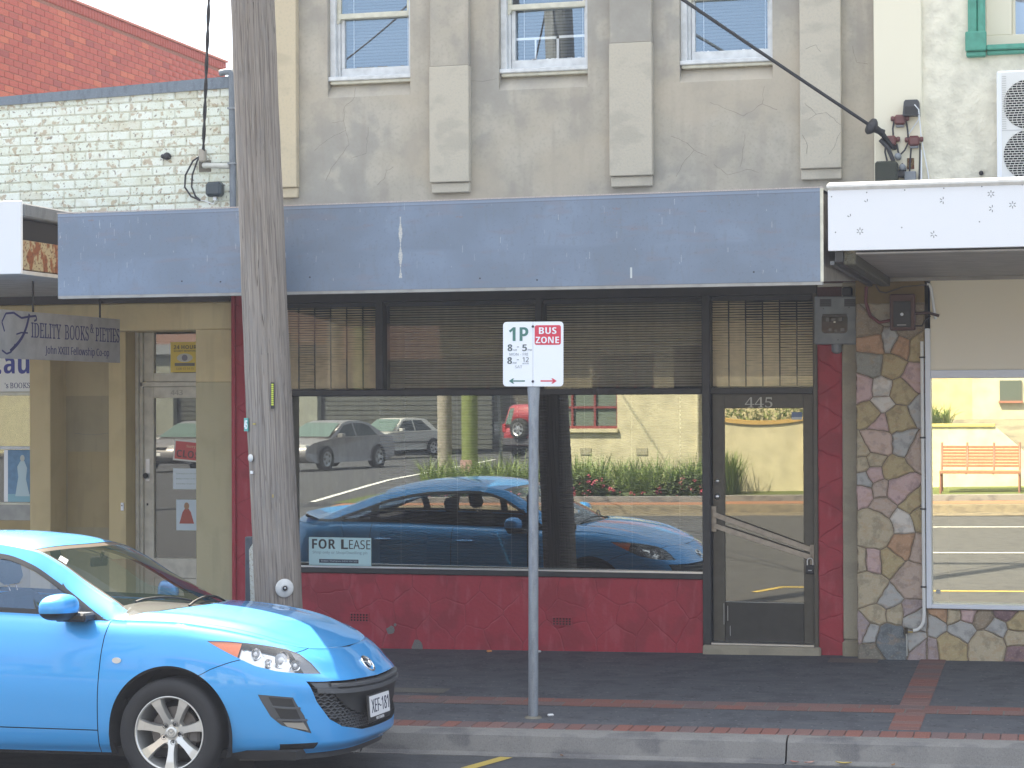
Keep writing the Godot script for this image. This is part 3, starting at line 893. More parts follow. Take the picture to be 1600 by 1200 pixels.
	box("bead", Vector3(1.757, 0.430, -0.05), Vector3(2.388, 0.434, -0.034), mat(Color(0.4, 0.4, 0.38), 0.5), d)
	words("house_number", "445", Vector2(1.925, 1.992), Vector2(2.145, 2.075), -0.030, mat(Color(0.55, 0.53, 0.45), 0.6), d, serif_font, 0.004)
	for y in [1.401, 1.278]:
		var k := mb()
		lathe(k, [Vector2(0, 0.026), Vector2(0.013, 0.026), Vector2(0.021, 0.016), Vector2(0.026, 0.0)] if y < 1.3 else [Vector2(0, 0.008), Vector2(0.016, 0.008), Vector2(0.018, 0.0)], 20, Transform3D(Basis(Vector3.RIGHT, PI / 2), Vector3(1.698, y, -0.03)))
		obj("lock", k, M.aluminium, d)
	box("sticker", Vector3(2.295, 1.915, -0.0545), Vector3(2.38, 1.955, -0.0535), mat(Color(0.16, 0.22, 0.35), 0.5), d)
	box("sticker", Vector3(2.295, 1.895, -0.0544), Vector3(2.38, 1.914, -0.0534), mat(Color(0.6, 0.65, 0.68), 0.5), d)
	box("threshold", Vector3(1.655, 0.094, -0.12), Vector3(2.475, 0.112, 0.045), M.aluminium, d, 0.003)
	box("door_step", Vector3(1.588, -0.03, -0.12), Vector3(2.53, 0.093, 0.07), mat(Color(0.62, 0.60, 0.55), 0.9, T.patch, 0.8), d, 0.012)
	for s in [[1.745, 0.25, 0.42], [1.775, 0.28, 0.40], [1.795, 0.16, 0.24]]:
		box("scratch", Vector3(s[0], s[1], -0.0385), Vector3(s[0] + 0.004, s[2], -0.0293), mat(Color(0.45, 0.44, 0.42), 0.7), d)
	# security bar of two straps across the door, and its padlock
	var sb := thing("security_bar", "pale steel double strap bar bolted slantwise across the door of number 445", "security bar")
	var strap := mat(Color(0.42, 0.36, 0.29), 0.45, T.soft, 2.0); strap.metallic = 0.3
	for o in [0.0, -0.105]:
		var s := mb()
		var a := Vector3(1.668, 1.135 + o * 0.85, -0.008); var e := Vector3(2.448, 0.862 + o * 0.6, -0.008)
		var dir := (e - a).normalized(); var up := Vector3(-dir.y, dir.x, 0)
		bx(s, Vector3(0, -0.021, -0.004), Vector3(a.distance_to(e), 0.021, 0.004), 0.002, Transform3D(Basis(dir, up, Vector3.BACK), a))
		obj("strap", s, strap, sb)
	box("hinge_plate", Vector3(1.645, 0.995, -0.028), Vector3(1.692, 1.20, -0.013), strap, sb, 0.003)
	box("hasp", Vector3(2.440, 0.74, -0.028), Vector3(2.475, 0.90, -0.013), strap, sb, 0.003)
	var pl := thing("padlock", "black padlock hanging from the end of the security bar", "padlock", Vector3(2.444, 0.725, 0.012))
	var bodyp := mb(); bx(bodyp, Vector3(-0.034, -0.055, -0.014), Vector3(0.034, 0.015, 0.014), 0.006)
	obj("body", bodyp, M.black, pl)
	var arc := []
	for k in 13: arc.append(Vector3(0.022 * cos(PI * k / 12), 0.045 + 0.026 * sin(PI * k / 12), 0))
	arc.push_front(Vector3(0.022, 0.01, 0)); arc.append(Vector3(-0.022, 0.01, 0))
	rod("shackle", arc, 0.0045, M.aluminium, pl)
	box("mark", Vector3(-0.014, -0.028, 0.0142), Vector3(0.014, -0.022, 0.0152), mat(Color(0.5, 0.5, 0.5), 0.5), pl)

	# things in the shop window
	var ls := thing("lease_notice", "pale blue hand lettered FOR LEASE notice at the left of the shop window", "notice", Vector3(-1.565, 0.66, -0.164), -0.045)
	box("card", Vector3(-0.285, 0.0, -0.003), Vector3(0.285, 0.238, 0.0), mat(Color(0.50, 0.72, 0.76), 0.7), ls)
	words("lettering", "FOR", Vector2(-0.255, 0.14), Vector2(-0.04, 0.222), 0.0, M.black, ls, bold_font, 0.0015)
	words("lettering", "L", Vector2(0.012, 0.14), Vector2(0.075, 0.222), 0.0, M.black, ls, bold_font, 0.0015)
	words("lettering", "EASE", Vector2(0.085, 0.142), Vector2(0.278, 0.218), 0.0, M.black, ls, regular_font, 0.0015)
	words("lettering", "Shop only or Shop/Dwelling ph", Vector2(-0.25, 0.092), Vector2(0.25, 0.122), 0.0, mat(Color(0.2, 0.33, 0.38), 0.7), ls, regular_font, 0.0012)
	box("label_strip", Vector2v(-0.19, 0.02, 0.0), Vector2v(0.17, 0.052, 0.0012), mat(Color(0.03, 0.05, 0.08), 0.6), ls)
	words("lettering", "Rowan Thompson 0418 354 500", Vector2(-0.17, 0.027), Vector2(0.16, 0.045), 0.0012, mat(Color(0.5, 0.6, 0.65), 0.6), ls, regular_font, 0.001)
	var ct := thing("dark_carton", "dark brown carton standing behind the lease notice in the shop window", "carton", Vector3(-1.32, 0.632, -0.62), 0.35)
	box("body", Vector3(-0.36, 0.0, -0.2), Vector3(0.36, 0.43, 0.2), mat(Color(0.022, 0.016, 0.013), 0.7), ct, 0.004)
	box("lid", Vector3(-0.37, 0.43, -0.21), Vector3(0.37, 0.455, 0.21), mat(Color(0.04, 0.04, 0.06), 0.5), ct, 0.004)

func Vector2v(x: float, y: float, z: float) -> Vector3:
	return Vector3(x, y, z)

# ---------------------------------------------------------------- the white brick bookshop, number 443, and the red brick building behind
func bookshop():
	var b := thing("bookshop", "low white painted brick bookshop with cream rendered shopfront, number 443", "shop building")
	var tilt := 0.0135
	var lo := 2.95
	# painted brickwork over the awning
	var w := obj("brick_wall", null, M.white_brick_old if M.has("white_brick_old") else M.white_paint, b)
	var mortar := mat(Color(0.80, 0.77, 0.70), 0.95, T.white_brick, 0.6)
	box("mortar", Vector3(-7.0, 3.0, -0.3), Vector3(-2.468, 4.60, -0.006), mortar, w)
	var tones := [mat(Color(0.96, 0.97, 0.93), 0.85, T.white_brick, 0.42, T.rough, 0.15), mat(Color(0.92, 0.93, 0.87), 0.85, T.white_brick, 0.5, T.rough, 0.15), mat(Color(0.98, 0.98, 0.95), 0.85, T.white_brick, 0.37, T.rough, 0.15), mat(Color(0.86, 0.83, 0.75), 0.9, T.white_brick, 0.6, T.rough, 0.2)]
	var shapes := []
	for k in 4:
		var st := mb()
		var r := func(): return rng.randf_range(-0.0025, 0.0025)
		bx(st, Vector3(-0.1015 + r.call(), -0.0365 + r.call(), -0.05), Vector3(0.1015 + r.call(), 0.0365 + r.call(), 0.002 + r.call()), 0.006 + rng.randf() * 0.003)
		shapes.append(finish(st))
	var half := mb(); bx(half, Vector3(-0.047, -0.0365, -0.05), Vector3(0.047, 0.0365, 0.002), 0.006)
	var half_mesh := finish(half)
	for j in 16:
		var y0 := 3.49 + 0.0812 * j
		var x := -2.575 - 0.105 * (j % 2)
		if j % 2:
			var h := obj("brick", half_mesh, tones[rng.randi() % 3], w, Vector3(-2.526, y0, 0.0))
		while x > -5.35:
			var y := y0 + tilt * (x + 2.47)
			var o := obj("brick", shapes[rng.randi() % 4], tones[3] if rng.randf() < 0.07 else tones[rng.randi() % 3], w, Vector3(x, y, rng.randf_range(-0.001, 0.0015)))
			o.rotation.z = tilt + rng.randf_range(-0.006, 0.006)
			x -= 0.2105
	# sloping metal capping on the parapet
	var cap := mb()
	var c0 := Vector2(-7.0, 4.660); var c1 := Vector2(-2.468, 4.840)
	prism(cap, PackedVector2Array([c0, Vector2(c0.x, c0.y - 0.052), Vector2(c1.x, c1.y - 0.098), c1]), -0.32, 0.03)
	obj("capping", cap, mat(Color(0.42, 0.50, 0.58), 0.4, T.metalwear, 0.8), b)
	box("wall_top", Vector3(-7.0, 4.60, -0.3), Vector3(-2.468, 4.745, -0.008), mortar, b)
	box("roof", Vector3(-6.99, 4.25, -10.0), Vector3(-2.468, 4.4, -0.3), M.steel_grey, b)
	var pipe := mb()
	tube(pipe, [Vector3(-2.56, 4.868, 0.035), Vector3(-2.50, 4.875, 0.045), Vector3(-2.462, 4.87, 0.055), Vector3(-2.447, 4.84, 0.058), Vector3(-2.444, 4.7, 0.058), Vector3(-2.437, 3.5, 0.058)], 0.028, 12)
	obj("downpipe", pipe, mat(Color(0.45, 0.50, 0.55), 0.5, T.metalwear, 1.2), b)
	for y in [4.08, 4.55]: box("pipe_clip", Vector3(-2.475, y, 0.03), Vector3(-2.405, y + 0.016, 0.092), M.steel_grey, b)

	# cream ground floor: pillars in front, doorway set back
	box("lintel_beam", Vector3(-7.0, 2.675, -0.45), Vector3(-2.468, 2.915, -0.012), M.cream, b, 0.01)
	box("awning_ledger", Vector3(-7.0, 2.915, 0.0), Vector3(-2.468, 3.0, 0.06), mat(Color(0.035, 0.028, 0.026), 0.6), b)
	box("upper_band", Vector3(-7.0, 3.0, 0.0), Vector3(-2.5, 3.46, 0.004), M.cream, b)
	for p in [[-2.812, -2.470, 2.228], [-4.385, -4.185, 0.0]]:
		var pl := obj("pillar", null, M.cream, b)
		if p[2] > 0:
			box("lower_paint", Vector3(p[0], -0.1, -0.45), Vector3(p[1], p[2], 0.0), M.cream_low, pl, 0.006)
			box("upper_paint", Vector3(p[0] + 0.001, p[2], -0.45), Vector3(p[1] - 0.001, 2.676, -0.001), M.cream, pl, 0.004)
		else:
			box("shaft", Vector3(p[0], -0.1, -0.45), Vector3(p[1], 2.676, 0.0), mat(Color(0.85, 0.82, 0.75), 0.7, T.cream, 0.45), pl, 0.006)
	# back wall of the porch with patches of different paint
	var rw := obj("porch_wall", null, M.cream_low, b)
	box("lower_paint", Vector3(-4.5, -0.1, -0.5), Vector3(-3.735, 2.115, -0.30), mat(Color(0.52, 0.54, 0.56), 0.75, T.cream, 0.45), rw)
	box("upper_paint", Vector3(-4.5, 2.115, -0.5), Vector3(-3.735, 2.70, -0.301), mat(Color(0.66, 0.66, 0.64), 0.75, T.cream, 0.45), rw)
	box("paint_patch", Vector3(-4.17, 0.95, -0.30), Vector3(-3.77, 1.62, -0.298), mat(Color(0.56, 0.54, 0.47), 0.75, T.cream, 0.5), rw)
	box("door_side", Vector3(-3.735, -0.1, -0.5), Vector3(-3.57, 2.70, -0.22), mat(Color(0.88, 0.86, 0.78), 0.7, T.cream, 0.45), rw, 0.005)
	crack("crack", rw, [[-4.1, 1.78], [-3.9, 1.77], [-3.75, 1.79]], -0.299, 0.003)
	box("bell_push", Vector3(-3.615, 1.105, -0.22), Vector3(-3.588, 1.175, -0.205), M.white, rw, 0.004)
	box("bell_button", Vector3(-3.606, 1.145, -0.205), Vector3(-3.597, 1.155, -0.202), M.black, rw)
	# timber door and its light over
	var tim := mat(Color(0.64, 0.61, 0.52), 0.6, T.soft, 1.1)
	var d := obj("door", null, tim, b)
	var fr := mb()
	bx(fr, Vector3(-3.566, -0.05, -0.52), Vector3(-3.535, 2.70, -0.40), 0.004)
	bx(fr, Vector3(-3.533, -0.05, -0.52), Vector3(-3.505, 2.70, -0.425), 0.004)
	bx(fr, Vector3(-3.533, 2.195, -0.52), Vector3(-2.7, 2.235, -0.425), 0.004)
	bx(fr, Vector3(-3.533, 2.235, -0.52), Vector3(-3.505, 2.26, -0.43), 0.0)
	obj("frame", fr, tim, d)
	var tl := mb()
	bx(tl, Vector3(-3.503, 2.238, -0.50), Vector3(-3.408, 2.70, -0.452), 0.004)
	bx(tl, Vector3(-3.408, 2.238, -0.50), Vector3(-2.7, 2.315, -0.452), 0.004)
	obj("toplight_sash", tl, tim, d)
	var tp := mb(); quad(tp, Vector3(-3.408, 2.315, -0.48), Vector3(-3.408, 2.69, -0.48), Vector3(-2.75, 2.69, -0.48), Vector3(-2.75, 2.315, -0.48))
	obj("toplight_pane", tp, M.film_shop, d)
	var lf := mb()
	bx(lf, Vector3(-3.503, 0.02, -0.50), Vector3(-3.411, 2.193, -0.452), 0.004)
	bx(lf, Vector3(-3.411, 2.092, -0.50), Vector3(-2.7, 2.193, -0.452), 0.004)
	bx(lf, Vector3(-3.411, 0.50, -0.50), Vector3(-2.7, 0.675, -0.452), 0.004)
	bx(lf, Vector3(-3.411, 0.02, -0.495), Vector3(-2.7, 0.498, -0.46), 0.004)
	obj("leaf", lf, tim, d)
	var dp := mb(); quad(dp, Vector3(-3.411, 0.675, -0.48), Vector3(-3.411, 2.092, -0.48), Vector3(-2.72, 2.092, -0.48), Vector3(-2.72, 0.675, -0.48))
	obj("pane", dp, M.film_shop, d)
	words("house_number", "443", Vector2(-3.245, 2.118), Vector2(-3.13, 2.165), -0.452, mat(Color(0.38, 0.36, 0.30), 0.6), d, bold_font, 0.003)
	box("lock_plate", Vector3(-3.487, 1.355, -0.452), Vector3(-3.448, 1.555, -0.446), M.aluminium, d, 0.002)
	var kn := mb()
	lathe(kn, [Vector2(0, 0.05), Vector2(0.018, 0.046), Vector2(0.026, 0.032), Vector2(0.016, 0.016), Vector2(0.012, 0.0)], 16, Transform3D(Basis(Vector3.RIGHT, PI / 2), Vector3(-3.474, 1.405, -0.446)))
	obj("door_knob", kn, M.black, d)
	box("keyhole", Vector3(-3.48, 1.14, -0.452), Vector3(-3.465, 1.16, -0.449), M.black, d)
	var rooms := mb()
	bx(rooms, Vector3(-7.0, -0.1, -4.0), Vector3(-2.468, 2.7, -3.9))
	bx(rooms, Vector3(-7.0, -0.12, -3.9), Vector3(-2.468, -0.02, -0.5))
	bx(rooms, Vector3(-7.0, 2.70, -3.9), Vector3(-2.468, 2.8, -0.45))
	bx(rooms, Vector3(-7.1, -0.1, -4.0), Vector3(-7.0, 4.25, -0.3))
	bx(rooms, Vector3(-2.60, -0.1, -3.9), Vector3(-2.468, 2.7, -0.46))
	obj("inner_wall", rooms, M.interior, b)
	box("back_wall", Vector3(-7.0, -0.1, -10.2), Vector3(-2.468, 4.4, -10.0), mortar, b)
	# shop window at the far left
	var sw := obj("shop_window", null, M.white_paint, b)
	box("lower_panel", Vector3(-6.9, 1.02, -0.2), Vector3(-4.387, 1.155, -0.05), mat(Color(0.36, 0.36, 0.33), 0.6, T.soft, 1.0), sw)
	box("base_wall", Vector3(-6.9, -0.1, -0.25), Vector3(-4.387, 1.02, -0.02), mat(Color(0.58, 0.53, 0.42), 0.7, T.cream, 0.5), sw)
	box("mid_rail", Vector3(-6.9, 1.645, -0.16), Vector3(-4.387, 1.672, -0.06), M.white_paint, sw, 0.004)
	box("head_rail", Vector3(-6.9, 2.12, -0.16), Vector3(-4.387, 2.15, -0.05), M.cream_paint, sw, 0.004)
	box("bottom_rail", Vector3(-6.9, 1.155, -0.16), Vector3(-4.387, 1.175, -0.06), M.cream_paint, sw, 0.004)
	box("over_panel", Vector3(-6.9, 2.15, -0.25), Vector3(-4.387, 2.674, -0.06), M.cream_old, sw)
	var pn := mb()
	quad(pn, Vector3(-6.9, 1.175, -0.11), Vector3(-6.9, 2.12, -0.11), Vector3(-4.387, 2.12, -0.11), Vector3(-4.387, 1.175, -0.11))
	obj("pane", pn, M.film_shop, sw)

	# awning at the left edge, open at its end
	var a := obj("awning", null, M.white, b)
	box("fascia", Vector3(-9.0, 2.985, 2.97), Vector3(-2.862, 3.515, 3.0), mat(Color(0.72, 0.73, 0.75), 0.45), a, 0.004)
	var rf := mb()
	bx(rf, Vector3(-9.0, 3.40, 0.0), Vector3(-2.855, 3.50, 2.965), 0.01)
	obj("roof_edge", rf, mat(Color(0.44, 0.45, 0.45), 0.6, T.metalwear, 0.9), a)
	box("rusty_board", Vector3(-2.90, 3.02, 0.02), Vector3(-2.872, 3.235, 2.965), mat(Color(0.9, 0.9, 0.9), 0.85, T.rust, 0.9), a, 0.004)
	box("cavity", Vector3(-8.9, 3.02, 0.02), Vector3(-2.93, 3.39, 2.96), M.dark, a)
	box("soffit", Vector3(-9.0, 2.985, 0.06), Vector3(-2.865, 3.012, 2.968), mat(Color(0.52, 0.52, 0.52), 0.6, T.soft, 0.6), a)

	# hanging sign under the awning, end-on to the shop
	var hs := thing("hanging_sign", "grey hanging sign reading FIDELITY BOOKS & PIETIES under the bookshop awning", "shop sign", Vector3(-3.2, 2.385, 0.665), PI / 2)
	box("board", Vector3(-2.6, 0.0, -0.012), Vector3(0.0, 0.363, 0.0), mat(Color(0.40, 0.41, 0.42), 0.4, T.soft, 0.8), hs, 0.002)
	words("lettering", "IDELITY  BOOKS", Vector2(-1.545, 0.168), Vector2(-0.58, 0.283), 0.0, M.blue_ink, hs, serif_font, 0.0015)
	words("lettering", "&", Vector2(-0.548, 0.232), Vector2(-0.488, 0.305), 0.0, M.blue_ink, hs, serif_font, 0.0015)
	words("lettering", "PIETIES", Vector2(-0.455, 0.168), Vector2(-0.015, 0.283), 0.0, M.blue_ink, hs, serif_font, 0.0015)
	words("lettering", "John XXIII Fellowship Co-op", Vector2(-1.32, 0.030), Vector2(-0.21, 0.112), 0.0, M.blue_ink, hs, regular_font, 0.0015)
	var sc := mb()
	var stem := []
	for k in 17:
		var t := k / 16.0
		stem.append(Vector3(-1.575 - 0.30 * t + 0.05 * sin(t * PI), 0.345 - 0.29 * t - 0.02 * sin(t * PI), 0.0))
	for q in [[stem, 0.014], [[Vector3(-2.0, 0.06, 0), Vector3(-1.93, 0.035, 0), Vector3(-1.86, 0.05, 0), Vector3(-1.80, 0.11, 0)], 0.007], [[Vector3(-1.96, 0.20, 0), Vector3(-2.0, 0.27, 0), Vector3(-1.94, 0.335, 0), Vector3(-1.82, 0.345, 0), Vector3(-1.70, 0.31, 0), Vector3(-1.58, 0.325, 0), Vector3(-1.47, 0.335, 0), Vector3(-1.46, 0.305, 0), Vector3(-1.50, 0.295, 0)], 0.008], [[Vector3(-1.78, 0.185, 0), Vector3(-1.70, 0.20, 0), Vector3(-1.60, 0.20, 0)], 0.006]]:
		var pts: Array = q[0]
		for i in pts.size() - 1:
			var p: Vector3 = pts[i]; var e: Vector3 = pts[i + 1]
			var s := Vector3(-(e - p).y, (e - p).x, 0).normalized() * float(q[1])
			quad(sc, p + s + Vector3(0, 0, 0.0015), e + s + Vector3(0, 0, 0.0015), e - s + Vector3(0, 0, 0.0015), p - s + Vector3(0, 0, 0.0015))
	obj("script_initial", sc, M.blue_ink, hs)
	for x in [-1.50, -0.36]:
		box("strap", Vector3(x - 0.012, 0.34, -0.010), Vector3(x + 0.012, 0.62, -0.004), M.black, hs)

	# signs and papers on the bookshop windows
	var au := thing("address_sign", "white sign with blue .au lettering and 's Books above the bookshop window", "sign", Vector3(-4.387, 2.155, -0.045))
	box("board", Vector3(-2.4, 0.0, -0.012), Vector3(-0.004, 0.40, 0.0), mat(Color(0.78, 0.79, 0.76), 0.5), au, 0.003)
	words("lettering", ".au", Vector2(-0.335, 0.155), Vector2(-0.022, 0.305), 0.0, mat(Color(0.02, 0.03, 0.27), 0.5), au, bold_font, 0.002)
	words("lettering", "'s BOOKS", Vector2(-0.262, 0.030), Vector2(-0.018, 0.078), 0.0, M.blue_ink, au, serif_font, 0.002)
	var yl := thing("alarm_sticker", "yellow 24 HOUR security sticker in the light over the bookshop door", "sticker", Vector3(-3.255, 2.32, -0.472))
	box("card", Vector3(0.0, 0.0, -0.002), Vector3(0.27, 0.268, 0.0), mat(Color(0.66, 0.50, 0.05), 0.5), yl)
	words("lettering", "24 HOUR", Vector2(0.03, 0.205), Vector2(0.25, 0.24), 0.0, mat(Color(0.08, 0.07, 0.03), 0.6), yl, bold_font, 0.001)
	words("lettering", "SECURITY MONITORED", Vector2(0.03, 0.182), Vector2(0.25, 0.195), 0.0, mat(Color(0.1, 0.08, 0.04), 0.6), yl, bold_font, 0.001)
	var eye := mb()
	var ring := PackedVector2Array()
	for k in 24: ring.append(Vector2(0.135, 0.128) + Vector2(cos(TAU * k / 24) * 0.075, sin(TAU * k / 24) * 0.038))
	prism(eye, ring, 0.0, 0.001)
	obj("eye_white", eye, mat(Color(0.55, 0.55, 0.48), 0.6), yl)
	var iris := mb()
	ring = PackedVector2Array()
	for k in 20: ring.append(Vector2(0.135, 0.128) + Vector2.from_angle(TAU * k / 20) * 0.028)
	prism(iris, ring, 0.001, 0.002)
	obj("eye_iris", iris, mat(Color(0.2, 0.2, 0.24), 0.6), yl)
	box("bar", Vector3(0.04, 0.055, 0.0), Vector3(0.23, 0.083, 0.001), mat(Color(0.16, 0.15, 0.12), 0.6), yl)
	words("lettering", "1300 13 14 15", Vector2(0.05, 0.022), Vector2(0.22, 0.042), 0.0, mat(Color(0.2, 0.16, 0.05), 0.6), yl, regular_font, 0.001)
	var cl := thing("closed_sign", "red CLOSED sign hanging crooked in the bookshop door", "sign", Vector3(-3.235, 1.545, -0.470), 0.0)
	cl.rotation.z = -0.09
	box("card", Vector3(0.0, 0.0, -0.002), Vector3(0.42, 0.185, 0.0), mat(Color(0.70, 0.70, 0.66), 0.6), cl)
	box("red_field", Vector3(0.014, 0.014, 0.0), Vector3(0.406, 0.17, 0.001), mat(Color(0.52, 0.085, 0.075), 0.6), cl)
	words("lettering", "CLOSED", Vector2(0.03, 0.03), Vector2(0.36, 0.095), 0.001, mat(Color(0.10, 0.05, 0.05), 0.6), cl, bold_font, 0.001)
	words("lettering", "Sorry we're", Vector2(0.12, 0.115), Vector2(0.30, 0.145), 0.001, mat(Color(0.66, 0.5, 0.36), 0.6), cl, serif_font, 0.001)
	var nt := thing("paper_notice", "white printed paper below the CLOSED sign in the bookshop door", "paper", Vector3(-3.235, 1.285, -0.471))
	box("sheet", Vector3(0.0, 0.0, -0.001), Vector3(0.30, 0.185, 0.0), mat(Color(0.62, 0.70, 0.76), 0.7), nt)
	for k in 3: words("lettering", ["Opening hours for the shop", "Monday to Friday 9.30 am to 5 pm", "Saturday 10 am to 1 pm"][k], Vector2(0.03, 0.13 - 0.045 * k), Vector2(0.27, 0.145 - 0.045 * k), 0.0, mat(Color(0.3, 0.4, 0.36), 0.7), nt, regular_font, 0.001)
	# small devotional print: a plain robed figure
	var pr := thing("door_print", "small print of a robed figure in red low in the bookshop door", "print", Vector3(-3.205, 0.922, -0.471))
	box("sheet", Vector3(0.0, 0.0, -0.001), Vector3(0.20, 0.272, 0.0), mat(Color(0.56, 0.66, 0.74), 0.6), pr)
	var robe := mb(); prism(robe, PackedVector2Array([Vector2(0.03, 0.06), Vector2(0.06, 0.16), Vector2(0.085, 0.195), Vector2(0.115, 0.195), Vector2(0.14, 0.16), Vector2(0.17, 0.06)]), 0.0, 0.001)
	obj("robe", robe, mat(Color(0.40, 0.09, 0.06), 0.6), pr)
	var hd := PackedVector2Array()
	for k in 16: hd.append(Vector2(0.10, 0.215) + Vector2(cos(TAU * k / 16) * 0.024, sin(TAU * k / 16) * 0.032))
	var hm := mb(); prism(hm, hd, 0.001, 0.002)
	obj("head", hm, mat(Color(0.36, 0.20, 0.10), 0.6), pr)
	var ps := thing("window_poster", "blue poster with a pale figure behind the lower bookshop window", "poster", Vector3(-4.64, 1.18, -0.102))
	box("white_edge", Vector3(-0.05, 0.0, -0.003), Vector3(-0.012, 0.46, 0.0), M.white, ps)
	box("sheet", Vector3(-0.012, 0.0, -0.003), Vector3(0.25, 0.46, 0.0), mat(Color(0.12, 0.26, 0.42), 0.5, T.soft, 2.0), ps)
	var fg := mb(); prism(fg, PackedVector2Array([Vector2(0.06, 0.05), Vector2(0.09, 0.22), Vector2(0.08, 0.31), Vector2(0.11, 0.36), Vector2(0.15, 0.36), Vector2(0.175, 0.30), Vector2(0.165, 0.2), Vector2(0.20, 0.05)]), 0.0, 0.001)
	obj("pale_figure", fg, mat(Color(0.45, 0.58, 0.62), 0.6), ps)
	var fh := PackedVector2Array()
	for k in 14: fh.append(Vector2(0.13, 0.385) + Vector2(cos(TAU * k / 14) * 0.022, sin(TAU * k / 14) * 0.03))
	var fm := mb(); prism(fm, fh, 0.0, 0.001)
	obj("figure_head", fm, mat(Color(0.5, 0.52, 0.46), 0.6), ps)
	box("sea", Vector3(-0.012, 0.0, 0.0), Vector3(0.25, 0.07, 0.0008), mat(Color(0.22, 0.42, 0.5), 0.5), ps)

	# service line fittings on the white bricks
	var br := thing("line_bracket", "short pale pipe bracket with insulator holding the overhead line on the white bricks", "bracket", Vector3(-2.72, 4.06, 0.0))
	rod("pipe_arm", [Vector3(0.02, 0.02, 0.0), Vector3(0.02, 0.02, 0.07), Vector3(0.24, 0.005, 0.08), Vector3(0.25, 0.005, 0.0)], 0.024, mat(Color(0.60, 0.60, 0.55), 0.6, T.soft, 2.0), br, 10)
	box("clamp", Vector3(-0.02, 0.05, 0.03), Vector3(0.035, 0.16, 0.10), mat(Color(0.34, 0.31, 0.26), 0.7), br, 0.01)
	box("base_plate", Vector3(-0.05, -0.03, 0.0), Vector3(0.06, 0.07, 0.012), M.concrete_old, br)
	var fz := thing("fuse_holder", "black fuse box low on the white brick wall beside the downpipe", "fuse box", Vector3(-2.68, 3.81, 0.0))
	var fb := mb(); bx(fb, Vector3(0, 0, 0.0), Vector3(0.145, 0.125, 0.10), 0.022)
	obj("housing", fb, mat(Color(0.035, 0.05, 0.06), 0.4), fz)
	box("lug", Vector3(0.06, -0.03, 0.03), Vector3(0.085, 0.0, 0.06), M.white, fz)
	rod("pale_wire", [Vector3(0.07, -0.03, 0.04), Vector3(0.05, -0.06, 0.03), Vector3(-0.03, -0.03, 0.02), Vector3(-0.10, -0.02, 0.015)], 0.004, M.white, fz, 6)
	var hole := thing("wall_hook", "small black insulator fixing alone on the white bricks", "fixing", Vector3(-3.095, 4.155, 0.0))
	var hs2 := mb(); lathe(hs2, [Vector2(0.0, 0.05), Vector2(0.026, 0.05), Vector2(0.034, 0.03), Vector2(0.03, 0.0)], 12, Transform3D(Basis(Vector3.RIGHT, PI / 2), Vector3(0.035, 0.02, 0)))
	obj("knob", hs2, M.black, hole)
	var hs3 := mb(); lathe(hs3, [Vector2(0.0, 0.04), Vector2(0.018, 0.04), Vector2(0.022, 0.0)], 12, Transform3D(Basis(Vector3.RIGHT, PI / 2), Vector3(0.0, 0.02, 0)))
	obj("stub", hs3, M.black, hole)
	var tails := thing("cable_tails", "pair of black cable tails looping down the white bricks from the bracket", "cable")
	for k in 2:
		var off := 0.04 * k
		rod("tail", [Vector3(-2.72, 4.16, 0.09), Vector3(-2.79 + off, 4.12, 0.09), Vector3(-2.87 + off * 1.6, 4.0, 0.07), Vector3(-2.885 + off * 1.6, 3.9, 0.05), Vector3(-2.83 + off, 3.82, 0.04), Vector3(-2.75, 3.785, 0.03)], 0.008, M.cable, tails, 8)

func red_building():
	var b := thing("red_brick_building", "tall red brick building whose side wall rises behind the white bookshop", "building")
	var x := -7.0
	box("mortar", Vector3(-16.0, -0.2, -10.70), Vector3(x - 0.004, 6.72, -0.2), mat(Color(0.30, 0.14, 0.105), 0.95, T.fine, 1.0), b)
	var tones := [mat(Color(0.42, 0.10, 0.075), 0.9, T.fine, 2.0), mat(Color(0.385, 0.095, 0.075), 0.9, T.fine, 2.5), mat(Color(0.45, 0.115, 0.08), 0.9, T.fine, 1.8), mat(Color(0.50, 0.14, 0.085), 0.9, T.fine, 2.2), mat(Color(0.32, 0.085, 0.075), 0.9, T.fine, 2.2)]
	var st := mb(); bx(st, Vector3(-0.05, -0.0335, -0.101), Vector3(0.002, 0.0335, 0.101), 0.003)
	var brick := finish(st)
	var lot := []
	for j in 20:
		var y := 6.64 - 0.0765 * j
		var z := -10.60 + 0.1055 * (j % 2)
		while z < -3.9:
			# only the part that stands above the bookshop's parapet
			if y > 5.35 + (-4.0 - z) * 0.165: lot.append(Vector2(z, y))
			z += 0.211
	lot.sort_custom(func(p, q): return p.x > q.x)
	var mass := mb()
	for i in lot.size():
		var m: Material = tones[rng.randi() % 3] if rng.randf() < 0.86 else tones[3 + rng.randi() % 2]
		var at := Vector3(x, lot[i].y, lot[i].x)
		if i < 285: obj("brick", brick, m, b, at)
		else: mass.append_from(brick, 0, Transform3D(Basis(), at))
	stuff(obj("far_bricks", mass, tones[0], b))
	var so := mb(); bx(so, Vector3(-0.3, -0.055, -0.034), Vector3(0.02, 0.055, 0.034), 0.004)
	var sold := finish(so)
	var caps := mb()
	var z := -10.66
	while z < -0.3:
		caps.append_from(sold, 0, Transform3D(Basis(), Vector3(x, 6.775, z)))
		z += 0.0765
	stuff(obj("parapet_bricks", caps, tones[1], b))
	box("parapet_cap", Vector3(-7.32, 6.835, -10.72), Vector3(-6.96, 6.86, -0.2), mat(Color(0.42, 0.16, 0.12), 0.9), b)

